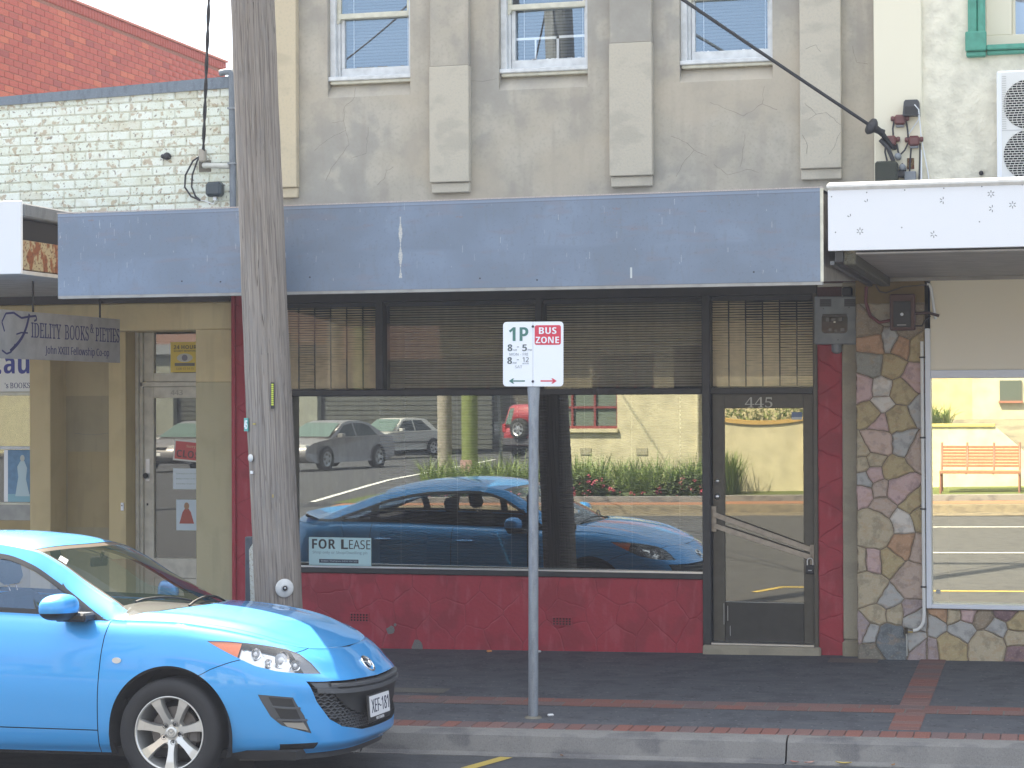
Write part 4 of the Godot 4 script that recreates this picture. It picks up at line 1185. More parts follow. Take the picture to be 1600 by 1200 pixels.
# ---------------------------------------------------------------- the cream shop at the right with the stone front
func stone_shop():
	var b := thing("stone_shop", "cream stuccoed shop with crazy stone front and white framed window at the right", "shop building")
	var X0 := 2.832
	var Z := 0.2
	# stonework round the window
	var sw := obj("stone_wall", null, M.concrete_old, b)
	var mor := mat(Color(0.25, 0.205, 0.145), 0.95, T.fine, 2.0, T.rough, 0.2)
	box("mortar", Vector3(X0, -0.1, -0.2), Vector3(3.362, 2.985, Z), mor, sw)
	box("mortar", Vector3(3.362, -0.1, -0.2), Vector3(9.0, 0.438, Z), mor, sw)
	var tone := {"t": Color(0.40, 0.33, 0.20), "y": Color(0.38, 0.29, 0.12), "o": Color(0.42, 0.22, 0.10), "p": Color(0.46, 0.29, 0.29), "q": Color(0.48, 0.33, 0.27), "r": Color(0.40, 0.29, 0.23), "g": Color(0.33, 0.34, 0.34), "w": Color(0.52, 0.49, 0.45), "b": Color(0.12, 0.15, 0.17), "m": Color(0.30, 0.23, 0.24), "n": Color(0.25, 0.19, 0.12), "d": Color(0.17, 0.155, 0.12), "k": Color(0.31, 0.27, 0.20), "e": Color(0.23, 0.235, 0.20), "v": Color(0.21, 0.115, 0.13)}
	var mats := {}
	var i := 0
	for k in tone:
		i += 1
		var tx = T.soft if i % 3 == 0 else T.fine
		var c2: Color = tone[k]
		var gv := (c2.r + c2.g + c2.b) / 3.0
		c2 = c2.lerp(Color(gv * 1.12, gv, gv * 0.86), 0.30) * 1.25
		var im := stained(256, 256, c2.linear_to_srgb(), [[noise_bytes(300 + i, 0.02, 256, 256, 1, 1, 4), 0.5, 0.8, (c2 * 0.62).linear_to_srgb(), 0.7], [noise_bytes(320 + i, 0.035, 256, 256, 2, 1, 4), 0.55, 0.85, c2.lerp(Color(0.42, 0.25, 0.12), 0.5).linear_to_srgb(), 0.6], [noise_bytes(340 + i, 0.12, 256, 256, 1, 1, 3), 0.55, 0.85, c2.lerp(Color(0.6, 0.55, 0.5), 0.5).linear_to_srgb(), 0.5]])
		mats[k] = mat(Color.WHITE, 0.85, itex(im), 1.6, T.rough, 0.35)
	var seeds := []
	seeds.append_array([[2.95, 2.61, "n"], [3.07, 2.74, "k", .07], [2.97, 2.50, "o"], [3.10, 2.53, "g"], [3.22, 2.59, "n"], [3.30, 2.47, "y"], [3.19, 2.48, "o"], [2.95, 2.32, "e"]])
	seeds.append_array([[3.11, 2.30, "y"], [3.27, 2.21, "p"], [2.89, 2.14, "p"], [3.03, 2.14, "w"], [3.18, 2.11, "y", .05], [2.95, 1.94, "y"], [3.04, 2.02, "w"], [3.15, 1.90, "y", .07]])
	seeds.append_array([[3.32, 1.97, "g"], [3.02, 1.87, "p"], [3.00, 1.72, "q", .07], [3.19, 1.73, "g"], [2.87, 1.65, "t"], [3.31, 1.67, "r"], [2.87, 1.56, "t"], [2.97, 1.58, "t"]])
	seeds.append_array([[3.10, 1.50, "y"], [2.89, 1.42, "g"], [2.97, 1.47, "p"], [3.02, 1.36, "r"], [2.88, 1.33, "p"], [3.15, 1.35, "p", .06], [3.04, 1.22, "r"], [2.96, 1.05, "t", .11]])
	seeds.append_array([[3.18, 1.11, "w"], [3.25, 1.24, "y"], [3.31, 1.15, "y"], [3.19, 0.91, "o"], [3.31, 0.88, "r"], [2.86, 0.77, "t"], [2.95, 0.77, "p"], [3.09, 0.78, "y"]])
	seeds.append_array([[2.92, 0.59, "t", .10], [3.25, 0.65, "r", .10], [3.07, 0.50, "g"], [2.99, 0.38, "t"], [3.12, 0.38, "t"], [3.25, 0.40, "m"], [2.86, 0.26, "m"], [2.94, 0.23, "g"]])
	seeds.append_array([[3.09, 0.18, "b", .10], [2.94, 0.08, "d"], [3.28, 0.35, "g", .06], [3.26, 0.21, "g"], [3.41, 0.32, "g"], [3.35, 0.11, "m"], [3.63, 0.27, "g"], [3.46, 0.41, "o"]])
	seeds.append_array([[3.57, 0.41, "t"], [3.67, 0.41, "p"], [3.79, 0.37, "n"], [3.88, 0.30, "g"], [3.95, 0.42, "v"], [4.05, 0.33, "y"], [3.55, 0.14, "y", .05], [3.82, 0.15, "t", .10]])
	seeds.append_array([[4.04, 0.22, "t"], [4.05, 0.11, "v"]])
	var left := []; var right := []
	for s in seeds:
		if s[0] < 3.37: left.append(s)
		if s[1] < 0.62: right.append(s)
	slabs("stone", sw, left, Vector2(X0, 0.0), Vector2(3.362, 2.80), Z, 0.0035, 0.016, mats, 0.014)
	var rr := RandomNumberGenerator.new(); rr.seed = 9
	for k in 14: right.append([4.25 + 0.33 * (k / 2), 0.12 + 0.2 * (k % 2) + rr.randf_range(-0.04, 0.04), ["t", "y", "g", "m", "p", "o", "v"][k % 7]])
	slabs("stone", sw, right, Vector2(3.366, 0.0), Vector2(6.6, 0.436), Z, 0.0035, 0.016, mats, 0.014)
	box("tan_panel", Vector3(X0, 2.80, -0.2), Vector3(3.362, 2.985, Z + 0.008), mat(Color(0.33, 0.27, 0.15), 0.8, T.cream, 0.5), sw)
	# white aluminium window
	var w := obj("window", null, M.white, b)
	var fr := mb()
	bx(fr, Vector3(3.364, 0.440, 0.10), Vector3(3.403, 2.60, 0.245), 0.004)
	bx(fr, Vector3(3.403, 0.440, 0.10), Vector3(9.0, 0.474, 0.245), 0.004)
	bx(fr, Vector3(3.403, 2.214, 0.10), Vector3(9.0, 2.277, 0.23), 0.004)
	obj("frame", fr, mat(Color(0.70, 0.73, 0.80), 0.35), w)
	var gl := mb()
	quad(gl, Vector3(3.403, 0.474, 0.13), Vector3(3.403, 2.214, 0.13), Vector3(8.9, 2.214, 0.13), Vector3(8.9, 0.474, 0.13))
	obj("pane", gl, M.film_bright, w)
	box("sticker", Vector3(3.43, 0.545, 0.1305), Vector3(3.465, 0.575, 0.1315), mat(Color(0.35, 0.36, 0.36), 0.6), w)
	var panel := mat(Color(0.80, 0.74, 0.61), 0.6)
	box("over_panel", Vector3(3.403, 2.277, 0.05), Vector3(9.0, 2.985, 0.20), panel, w)
	var gr := mb()   # faint grooves of the panel
	for k in 16: bx(gr, Vector3(3.405, 2.30 + 0.0285 * k, 0.2002), Vector3(9.0, 2.3265 + 0.0285 * k, 0.2022))
	stuff(obj("panel_ribs", gr, panel, w))
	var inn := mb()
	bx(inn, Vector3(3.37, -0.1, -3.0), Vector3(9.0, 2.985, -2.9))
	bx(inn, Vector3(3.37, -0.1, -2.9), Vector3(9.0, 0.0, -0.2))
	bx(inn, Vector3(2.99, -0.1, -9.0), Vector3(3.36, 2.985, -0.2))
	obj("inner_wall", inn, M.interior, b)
	# upper storey: smooth pier and rough stucco
	var cm := mat(Color(0.76, 0.71, 0.56), 0.8)
	box("pier", Vector3(2.985, 2.985, -0.5), Vector3(3.352, 8.0, 0.225), cm, b, 0.006)
	var stc := mat(Color(0.80, 0.76, 0.62), 0.95, T.soft, 0.8, T.stucco, 0.5)
	var wall := mb()
	bx(wall, Vector3(3.352, 2.985, -0.3), Vector3(3.835, 8.0, 0.19))
	bx(wall, Vector3(3.835, 2.985, -0.3), Vector3(9.0, 4.70, 0.19))
	bx(wall, Vector3(3.835, 6.4, -0.3), Vector3(9.0, 8.0, 0.19))
	bx(wall, Vector3(5.6, 4.70, -0.3), Vector3(9.0, 6.4, 0.19))
	obj("stucco_wall", wall, stc, b)
	var sh := mb()
	bx(sh, Vector3(2.99, 2.985, -9.0), Vector3(3.2, 8.0, -0.5))
	bx(sh, Vector3(8.8, -0.1, -9.0), Vector3(9.0, 8.0, -0.3))
	bx(sh, Vector3(2.99, -0.1, -9.2), Vector3(9.0, 8.0, -9.0))
	bx(sh, Vector3(2.99, 7.7, -9.0), Vector3(9.0, 7.9, -0.3))
	obj("side_wall", sh, stc, b)
	# green mouldings of the arched upper window
	var grn := mat(Color(0.07, 0.32, 0.23), 0.45, T.soft, 1.5)
	var uw := obj("upper_window", null, M.cream_paint, b)
	var gm := mb()
	bx(gm, Vector3(3.703, 4.85, 0.19), Vector3(3.78, 6.4, 0.245), 0.015)
	bx(gm, Vector3(3.78, 4.85, 0.19), Vector3(3.835, 6.4, 0.265), 0.015)
	bx(gm, Vector3(3.684, 4.722, 0.19), Vector3(3.842, 4.872, 0.285), 0.008)
	bx(gm, Vector3(3.690, 4.68, 0.19), Vector3(3.838, 4.722, 0.262), 0.01)
	obj("green_bracket", gm, grn, uw)
	var gs := mb()
	bx(gs, Vector3(3.842, 4.725, 0.19), Vector3(5.7, 4.765, 0.275), 0.008)
	bx(gs, Vector3(3.842, 4.692, 0.19), Vector3(5.7, 4.725, 0.245), 0.008)
	obj("green_sill", gs, grn, uw)
	var cs := mb()
	bx(cs, Vector3(3.836, 4.766, -0.1), Vector3(5.6, 4.86, 0.12), 0.004)
	bx(cs, Vector3(3.836, 4.86, -0.1), Vector3(4.03, 6.4, 0.12), 0.004)
	bx(cs, Vector3(4.03, 4.86, -0.1), Vector3(4.055, 6.4, 0.08), 0.004)
	obj("casing", cs, mat(Color(0.70, 0.66, 0.52), 0.5), uw)
	var up := mb(); quad(up, Vector3(4.055, 4.86, 0.02), Vector3(4.055, 6.4, 0.02), Vector3(5.6, 6.4, 0.02), Vector3(5.6, 4.86, 0.02))
	obj("pane", up, M.film_blue, uw)
	box("blind", Vector3(4.03, 4.8, -0.2), Vector3(5.6, 6.4, -0.18), mat(Color(0.45, 0.5, 0.58), 0.7), uw)
	var hl := mb(); lathe(hl, [Vector2(0.0, 0.03), Vector2(0.012, 0.03), Vector2(0.018, 0.02), Vector2(0.018, 0.0)], 12, Transform3D(Basis(Vector3.RIGHT, PI / 2), Vector3(3.795, 3.79, 0.19)))
	obj("pipe_stub", hl, M.black, b)

	# white fascia awning, its ribbed lining and the beam at its end
	var a := obj("awning", null, M.white, b)
	var fas := mb()
	bx(fas, Vector3(2.926, 3.018, 2.97), Vector3(9.0, 3.415, 3.0), 0.003)
	obj("fascia", fas, mat(Color(0.74, 0.76, 0.80), 0.4), a)
	var roll := mb(); bx(roll, Vector3(2.918, 3.412, 2.93), Vector3(9.0, 3.462, 3.022), 0.018)
	obj("top_roll", roll, mat(Color(0.76, 0.75, 0.72), 0.4, T.soft, 1.2), a)
	var rf := mb(); quad(rf, Vector3(2.93, 3.62, 0.23), Vector3(9.0, 3.62, 0.23), Vector3(9.0, 3.45, 2.95), Vector3(2.93, 3.45, 2.95))
	obj("roof_sheet", rf, M.steel_grey, a)
	var lining := mat(Color(0.36, 0.34, 0.32), 0.5, T.soft, 0.5)
	for k in 14:
		var z0 := 0.24 + 0.195 * k
		box("lining_board", Vector3(3.10, 2.995, z0), Vector3(9.0, 3.010, z0 + 0.183), lining, a, 0.004)
	box("lining_back", Vector3(3.10, 3.010, 0.24), Vector3(9.0, 3.016, 2.96), M.dark, a)
	box("wall_bead", Vector3(3.0, 2.968, 0.2), Vector3(9.0, 2.994, 0.235), lining, a)
	box("end_beam", Vector3(3.02, 2.93, 0.22), Vector3(3.10, 3.06, 2.95), mat(Color(0.12, 0.11, 0.075), 0.95, T.fine, 2.0, T.pebble, 1.0), a, 0.008)
	box("end_channel", Vector3(2.965, 2.95, 0.10), Vector3(3.018, 3.10, 2.96), M.black_frame, a)
	box("end_flashing", Vector3(2.934, 2.93, 0.0), Vector3(2.962, 2.955, 2.96), mat(Color(0.36, 0.36, 0.35), 0.5, T.metalwear, 1.5), a)
	# pierced stars and screws in the fascia
	var ink := mat(Color(0.22, 0.23, 0.24), 0.7)
	for s in [[1550, 307, 6], [1583, 325, 6], [1345, 360, 6], [1461, 368, 5], [1476, 315, 4], [1552, 330, 4], [1357, 315, 2], [1330, 338, 2]]:
		var st := mb()
		var cx: float = 2.926 + (s[0] - 1294) * 0.00404; var cy: float = 3.424 - (s[1] - 291) * 0.00408
		for k in 6:
			if k >= s[2]: break
			var d := Vector2.from_angle(PI / 2 + TAU * k / 6)
			var n := d.orthogonal() * 0.0028
			var p := Vector2(cx, cy) + d * 0.008; var q := Vector2(cx, cy) + d * 0.023
			quad(st, Vector3(p.x - n.x, p.y - n.y, 3.0006), Vector3(q.x - n.x, q.y - n.y, 3.0006), Vector3(q.x + n.x, q.y + n.y, 3.0006), Vector3(p.x + n.x, p.y + n.y, 3.0006))
		obj("star_mark", st, ink, a)
	var sc := mb()
	for s in [[1300, 304], [1306, 361], [1356, 299], [1411, 356], [1416, 297], [1442, 293], [1477, 296], [1532, 350], [1536, 295], [1598, 294]]:
		var cx: float = 2.926 + (s[0] - 1294) * 0.00404; var cy: float = 3.424 - (s[1] - 291) * 0.00408
		bx(sc, Vector3(cx - 0.004, cy - 0.004, 2.999), Vector3(cx + 0.004, cy + 0.004, 3.002), 0.001)
	obj("screw_heads", sc, ink, a)

	# air conditioner standing on the awning
	var ac := thing("air_conditioner", "white twin fan air conditioner unit on the awning against the stucco wall", "air conditioner", Vector3(3.925, 3.66, 0.24))
	var cas := mb()
	bx(cas, Vector3(0, 0, 0), Vector3(0.95, 0.86, 0.30), 0.012)
	obj("case", cas, mat(Color(0.78, 0.80, 0.84), 0.4), ac)
	box("front_panel", Vector3(0.035, 0.03, 0.30), Vector3(0.93, 0.845, 0.306), mat(Color(0.70, 0.70, 0.68), 0.5), ac, 0.002)
	for cy in [0.60, 0.22]:
		var fan := obj("fan", null, M.black, ac)
		var dk := mb(); lathe(dk, [Vector2(0.0, 0.002), Vector2(0.185, 0.002), Vector2(0.187, 0.0)], 40, Transform3D(Basis(Vector3.RIGHT, PI / 2), Vector3(0.235, cy, 0.3065)), false)
		obj("opening", dk, M.dark, fan)
		var gl2 := mb()
		for k in 21:
			var y = cy - 0.18 + 0.018 * k
			var hw := sqrt(maxf(0.0, 0.187 * 0.187 - (y - cy) * (y - cy)))
			bx(gl2, Vector3(0.235 - hw, y - 0.0025, 0.309), Vector3(0.235 + hw, y + 0.0025, 0.314))
			if k < 20:
				var xx := 0.235 - hw + 0.015 * (k % 2)
				while xx < 0.235 + hw - 0.01:
					bx(gl2, Vector3(xx, y + 0.0025, 0.3095), Vector3(xx + 0.004, y + 0.0155, 0.3135))
					xx += 0.032
		stuff(obj("grille", gl2, mat(Color(0.62, 0.61, 0.56), 0.5), fan))
	var side := mb()
	for k in 24: bx(side, Vector3(0.038, 0.42 + 0.017 * k, 0.306), Vector3(0.07, 0.426 + 0.017 * k, 0.309))
	stuff(obj("louvres", side, mat(Color(0.5, 0.5, 0.48), 0.5), ac))
	box("panel_joint", Vector3(0.036, 0.405, 0.306), Vector3(0.93, 0.411, 0.3085), mat(Color(0.5, 0.5, 0.5), 0.5), ac)

	# overhead service fittings on the pier
	var zp := 0.225
	var lb := thing("light_box", "black cased photocell lamp high on the cream pier", "lamp", Vector3(3.272, 4.27, zp))
	var lbm := mb(); prism(lbm, PackedVector2Array([Vector2(-0.062, -0.03), Vector2(-0.052, 0.075), Vector2(-0.04, 0.09), Vector2(0.05, 0.09), Vector2(0.062, 0.078), Vector2(0.068, -0.03)]), 0.0, 0.10)
	obj("hood", lbm, mat(Color(0.05, 0.052, 0.058), 0.5), lb)
	box("lens", Vector3(-0.045, -0.022, 0.10), Vector3(0.05, 0.04, 0.104), M.black, lb, 0.003)
	rod("white_lead", [Vector3(0.03, 0.05, 0.105), Vector3(0.062, 0.01, 0.11), Vector3(0.055, -0.06, 0.05), Vector3(-0.02, -0.16, 0.01)], 0.0045, M.white, lb, 6)
	rod("white_lead", [Vector3(0.062, 0.01, 0.11), Vector3(0.075, -0.2, 0.03), Vector3(0.12, -0.46, -0.02), Vector3(0.13, -0.55, -0.025)], 0.005, M.white, lb, 6)
	var fuses := []
	for f in [[3.186, 4.215, "uppermost brown porcelain fuse on the cream pier below the lamp"], [3.292, 4.048, "brown porcelain fuse at the right of the cream pier, beside the white lead"], [3.115, 4.055, "brown porcelain fuse at the left of the cream pier, behind the strain insulator"]]:
		var fz: Node3D
		if fuses.is_empty():
			fz = thing("porcelain_fuse", f[2], "fuse", Vector3(f[0], f[1], zp), 0.0, "porcelain service fuses on the pier")
			var body := mb()
			bx(body, Vector3(-0.042, -0.038, 0.0), Vector3(0.042, 0.04, 0.06), 0.014)
			obj("body", body, M.porcelain, fz)
			for s in [-1.0, 1.0]:
				var k := mb(); lathe(k, [Vector2(0.0, 0.03), Vector2(0.018, 0.028), Vector2(0.022, 0.012), Vector2(0.016, 0.0)], 12, Transform3D(Basis(Vector3.FORWARD, PI / 2 * s), Vector3(0.042 * s, 0.012, 0.03)))
				obj("cap", k, M.porcelain, fz)
			box("base", Vector3(-0.032, -0.055, 0.0), Vector3(0.032, -0.038, 0.045), M.steel_grey, fz, 0.006)
		else:
			fz = dup(fuses[0], f[2])
			fz.position = Vector3(f[0], f[1], zp)
		fuses.append(fz)
	var lead := thing("fuse_leads", "thin black wires looping between the porcelain fuses", "wiring")
	for p in [[[3.142, 4.21], [3.13, 4.15], [3.135, 4.07]], [[3.232, 4.21], [3.244, 4.13], [3.248, 4.06]], [[3.250, 4.04], [3.22, 3.98], [3.19, 3.95]], [[3.27, 4.01], [3.262, 3.9], [3.25, 3.72]], [[3.338, 4.03], [3.335, 3.9], [3.328, 3.72]], [[3.075, 4.03], [3.07, 3.97], [3.085, 3.90]], [[3.16, 4.03], [3.17, 3.97], [3.18, 3.95]], [[3.20, 3.88], [3.225, 3.82], [3.225, 3.72]]]:
		var pts := []
		for q in p: pts.append(Vector3(q[0], q[1], zp + 0.03))
		rod("wire", pts, 0.007, M.cable, lead, 6)
	var mush := thing("strain_insulator", "black mushroom shaped strain insulator where the overhead cable meets the pier", "insulator", Vector3(2.995, 4.145, 0.40))
	var dir := Vector3(-0.72, 0.42, 0.5).normalized()
	var bs := Basis(Quaternion(Vector3.UP, dir))
	var mm := mb(); lathe(mm, [Vector2(0.0, 0.06), Vector2(0.012, 0.06), Vector2(0.03, 0.045), Vector2(0.062, 0.035), Vector2(0.068, 0.02), Vector2(0.055, 0.0), Vector2(0.03, -0.02), Vector2(0.025, -0.06), Vector2(0.03, -0.09), Vector2(0.0, -0.09)], 24, Transform3D(bs, Vector3.ZERO))
	obj("bell", mm, M.black, mush)
	rod("arm", [-dir * 0.08, Vector3(0.08, -0.07, -0.07), Vector3(0.12, -0.13, -0.12), Vector3(0.15, -0.14, -0.17)], 0.02, M.black, mush, 10)
	var cl := thing("cable_clamps", "pair of grey metal clamps gripping the service cable on the pier", "clamp", Vector3(3.17, 3.93, zp))
	for p in [[0.0, 0.0], [0.035, -0.085]]:
		var cy := mb(); lathe(cy, [Vector2(0.0, 0.09), Vector2(0.022, 0.09), Vector2(0.026, 0.08), Vector2(0.026, 0.01), Vector2(0.022, 0.0)], 14, Transform3D(Basis(Vector3.RIGHT, PI / 2), Vector3(p[0], p[1], 0.0)))
		obj("clamp", cy, M.steel_grey, cl)
	rod("bent_cable", [Vector3(-0.13, 0.13, 0.10), Vector3(-0.07, 0.06, 0.10), Vector3(-0.035, -0.03, 0.09), Vector3(-0.03, -0.13, 0.08), Vector3(-0.02, -0.24, 0.08)], 0.017, M.cable, cl, 8)
	box("bracket", Vector3(-0.01, -0.16, 0.0), Vector3(0.05, -0.11, 0.07), M.black, cl, 0.006)
	var tr := thing("junction_trough", "mossy black junction box on the awning at the foot of the pier", "junction box", Vector3(3.02, 3.68, zp))
	var tb := mb(); bx(tb, Vector3(-0.02, 0.0, 0.0), Vector3(0.15, 0.21, 0.14), 0.015)
	obj("housing", tb, mat(Color(0.045, 0.05, 0.035), 0.8, T.fine, 4.0), tr)
	for x in [0.03, 0.105]: rod("tail", [Vector3(x, 0.02, 0.07), Vector3(x, -0.12, 0.07)], 0.018, M.black, tr, 8)
	var gb := thing("grey_cover", "small grey cover plate low on the cream pier beside the wires", "cover", Vector3(3.215, 3.66, zp))
	box("plate", Vector3(0.0, 0.0, 0.0), Vector3(0.09, 0.155, 0.05), M.steel_grey, gb, 0.006)
	box("rusty_plate", Vector3(0.02, 0.175, 0.0), Vector3(0.075, 0.26, 0.006), mat(Color(0.55, 0.46, 0.36), 0.8, T.rust, 3.0), gb)
	rod("white_pipe", [Vector3(0.128, 0.32, 0.02), Vector3(0.13, -0.1, 0.02)], 0.008, M.white, gb, 8)

	# meter box, fuse box and pipes beside the door
	var mbx := thing("meter_box", "grey metal meter board with a round glass meter over the red pillar", "meter box", Vector3(2.505, 2.49, 0.0))
	mbx.rotation.z = -0.012
	box("board", Vector3(-0.005, 0.0, 0.0), Vector3(0.355, 0.375, 0.14), M.steel_grey, mbx, 0.006)
	var win := mb(); prism(win, round_rect(0.055, 0.085, 0.255, 0.235, 0.03), 0.14, 0.152)
	obj("meter_glass", win, mat(Color(0.02, 0.018, 0.018), 0.12), mbx)
	box("rim", Vector3(0.06, 0.215, 0.152), Vector3(0.25, 0.235, 0.158), mat(Color(0.06, 0.05, 0.05), 0.4), mbx, 0.003)
	for p in [[0.085, 0.175, 0.03, 0.05], [0.13, 0.185, 0.035, 0.03], [0.185, 0.18, 0.03, 0.045], [0.11, 0.10, 0.025, 0.035], [0.20, 0.10, 0.035, 0.04], [0.155, 0.095, 0.02, 0.03]]:
		box("meter_part", Vector3(p[0], p[1], 0.152), Vector3(p[0] + p[2], p[1] + p[3] * 0.7, 0.156), mat(Color(0.14, 0.13, 0.125), 0.4), mbx, 0.002)
	box("glint", Vector3(0.148, 0.168, 0.156), Vector3(0.165, 0.178, 0.1585), M.aluminium, mbx, 0.002)
	for x in [0.038, 0.228]:
		var lv := obj("vent", null, M.black, mbx)
		box("plate", Vector3(x, 0.295, 0.14), Vector3(x + 0.09, 0.355, 0.143), mat(Color(0.07, 0.07, 0.075), 0.6), lv)
		for k in 4: box("slat", Vector3(x + 0.006, 0.302 + 0.0135 * k, 0.143), Vector3(x + 0.084, 0.309 + 0.0135 * k, 0.146), M.black, lv)
	for p in [[0.062, 0.275], [0.262, 0.285], [0.178, 0.03]]: box("screw", Vector3(p[0], p[1], 0.14), Vector3(p[0] + 0.008, p[1] + 0.008, 0.143), M.black, mbx)
	var cd := mb(); lathe(cd, [Vector2(0.0, -0.075), Vector2(0.025, -0.07), Vector2(0.04, -0.055), Vector2(0.042, 0.0)], 14, Transform3D(Basis(), Vector3(0.165, 0.0, 0.07)))
	obj("conduit_nut", cd, M.steel_grey, mbx)
	box("isolator", Vector3(0.205, 0.378, 0.02), Vector3(0.285, 0.45, 0.09), M.black, mbx, 0.01)
	var fbx := thing("brown_fuse_box", "brown timber fuse box with a black face and white dot on the stonework", "fuse box", Vector3(3.108, 2.59, Z + 0.008))
	box("case", Vector3(-0.005, -0.005, 0.0), Vector3(0.185, 0.275, 0.10), mat(Color(0.085, 0.03, 0.022), 0.5, T.soft, 2.0), fbx, 0.008)
	box("face", Vector3(0.022, 0.02, 0.10), Vector3(0.155, 0.22, 0.106), M.black, fbx, 0.004)
	var dot := mb(); lathe(dot, [Vector2(0.0, 0.004), Vector2(0.010, 0.004), Vector2(0.013, 0.0)], 16, Transform3D(Basis(Vector3.RIGHT, PI / 2), Vector3(0.088, 0.118, 0.106)))
	obj("white_dot", dot, M.white, fbx)
	box("label", Vector3(0.05, 0.032, 0.106), Vector3(0.12, 0.04, 0.1065), mat(Color(0.35, 0.34, 0.32), 0.6), fbx)
	rod("lead", [Vector3(0.18, 0.125, 0.05), Vector3(0.28, 0.13, 0.04), Vector3(0.365, 0.105, 0.03)], 0.011, mat(Color(0.07, 0.035, 0.03), 0.6), fbx, 8)
	rod("lead", [Vector3(0.18, 0.03, 0.04), Vector3(0.235, 0.03, 0.03), Vector3(0.255, 0.07, 0.03), Vector3(0.30, 0.105, 0.03)], 0.006, M.cable, fbx, 6)
	rod("red_lead", [Vector3(-0.19, 0.34, 0.02), Vector3(-0.195, 0.22, 0.02), Vector3(-0.16, 0.11, 0.03), Vector3(-0.09, 0.06, 0.04), Vector3(0.0, 0.075, 0.05)], 0.013, mat(Color(0.16, 0.04, 0.04), 0.6), fbx, 8)
	var wl := thing("thin_lead", "thin brown wire strung along the tan panel to the white pipe top", "wire")
	rod("wire", [Vector3(2.99, 2.94, 0.23), Vector3(3.02, 2.89, 0.23), Vector3(3.07, 2.88, 0.225), Vector3(3.2, 2.925, 0.22), Vector3(3.39, 2.938, 0.215)], 0.006, mat(Color(0.1, 0.08, 0.05), 0.7), wl, 6)
	var cp := thing("white_conduit", "white plastic conduit running down beside the white window to the stone base", "pipe")
	rod("upper_pipe", [Vector3(3.383, 2.942, 0.23), Vector3(3.40, 2.94, 0.232), Vector3(3.412, 2.91, 0.232), Vector3(3.445, 2.67, 0.232)], 0.011, M.white, cp, 8)
	rod("long_pipe", [Vector3(3.341, 2.50, 0.245), Vector3(3.344, 1.5, 0.245), Vector3(3.346, 0.40, 0.245), Vector3(3.342, 0.34, 0.245), Vector3(3.325, 0.30, 0.245), Vector3(3.295, 0.275, 0.245), Vector3(3.262, 0.268, 0.245)], 0.0135, mat(Color(0.72, 0.72, 0.69), 0.45), cp, 10)
	for y in [2.37, 1.75, 1.2, 0.60]: box("saddle", Vector3(3.322, y, 0.222), Vector3(3.366, y + 0.012, 0.262), M.black, cp)
	var tp := thing("garden_tap", "small brass tap on the blue grey stone under the conduit bend", "tap", Vector3(3.21, 0.19, 0.222))
	rod("spindle", [Vector3(0, 0.02, 0.02), Vector3(0, 0.095, 0.03)], [0.008, 0.014], mat(Color(0.06, 0.045, 0.03), 0.5), tp, 8)
	rod("spout", [Vector3(0, 0.05, 0.0), Vector3(0, 0.05, 0.03), Vector3(0.004, 0.02, 0.045), Vector3(0.004, -0.12, 0.03)], 0.006, mat(Color(0.40, 0.40, 0.36), 0.5), tp, 8)
	box("valve", Vector3(0.012, 0.06, 0.0), Vector3(0.05, 0.07, 0.03), mat(Color(0.42, 0.31, 0.12), 0.4), tp)

# ---------------------------------------------------------------- pole, parking sign, cables, litter
func disc(called: String, parent: Node3D, at: Vector3, r: float, m: Material, thick := 0.008):
	var st := mb()
	lathe(st, [Vector2(0.0, thick), Vector2(r * 0.93, thick), Vector2(r, thick * 0.5), Vector2(r, 0.0)], 28, Transform3D(Basis(Vector3.RIGHT, PI / 2), at))
	return obj(called, st, m, parent)

func pole_axis(y: float) -> Vector3:
	return Vector3(-0.742 - 0.049 * y + 0.0012 * y * y, y, 3.30)

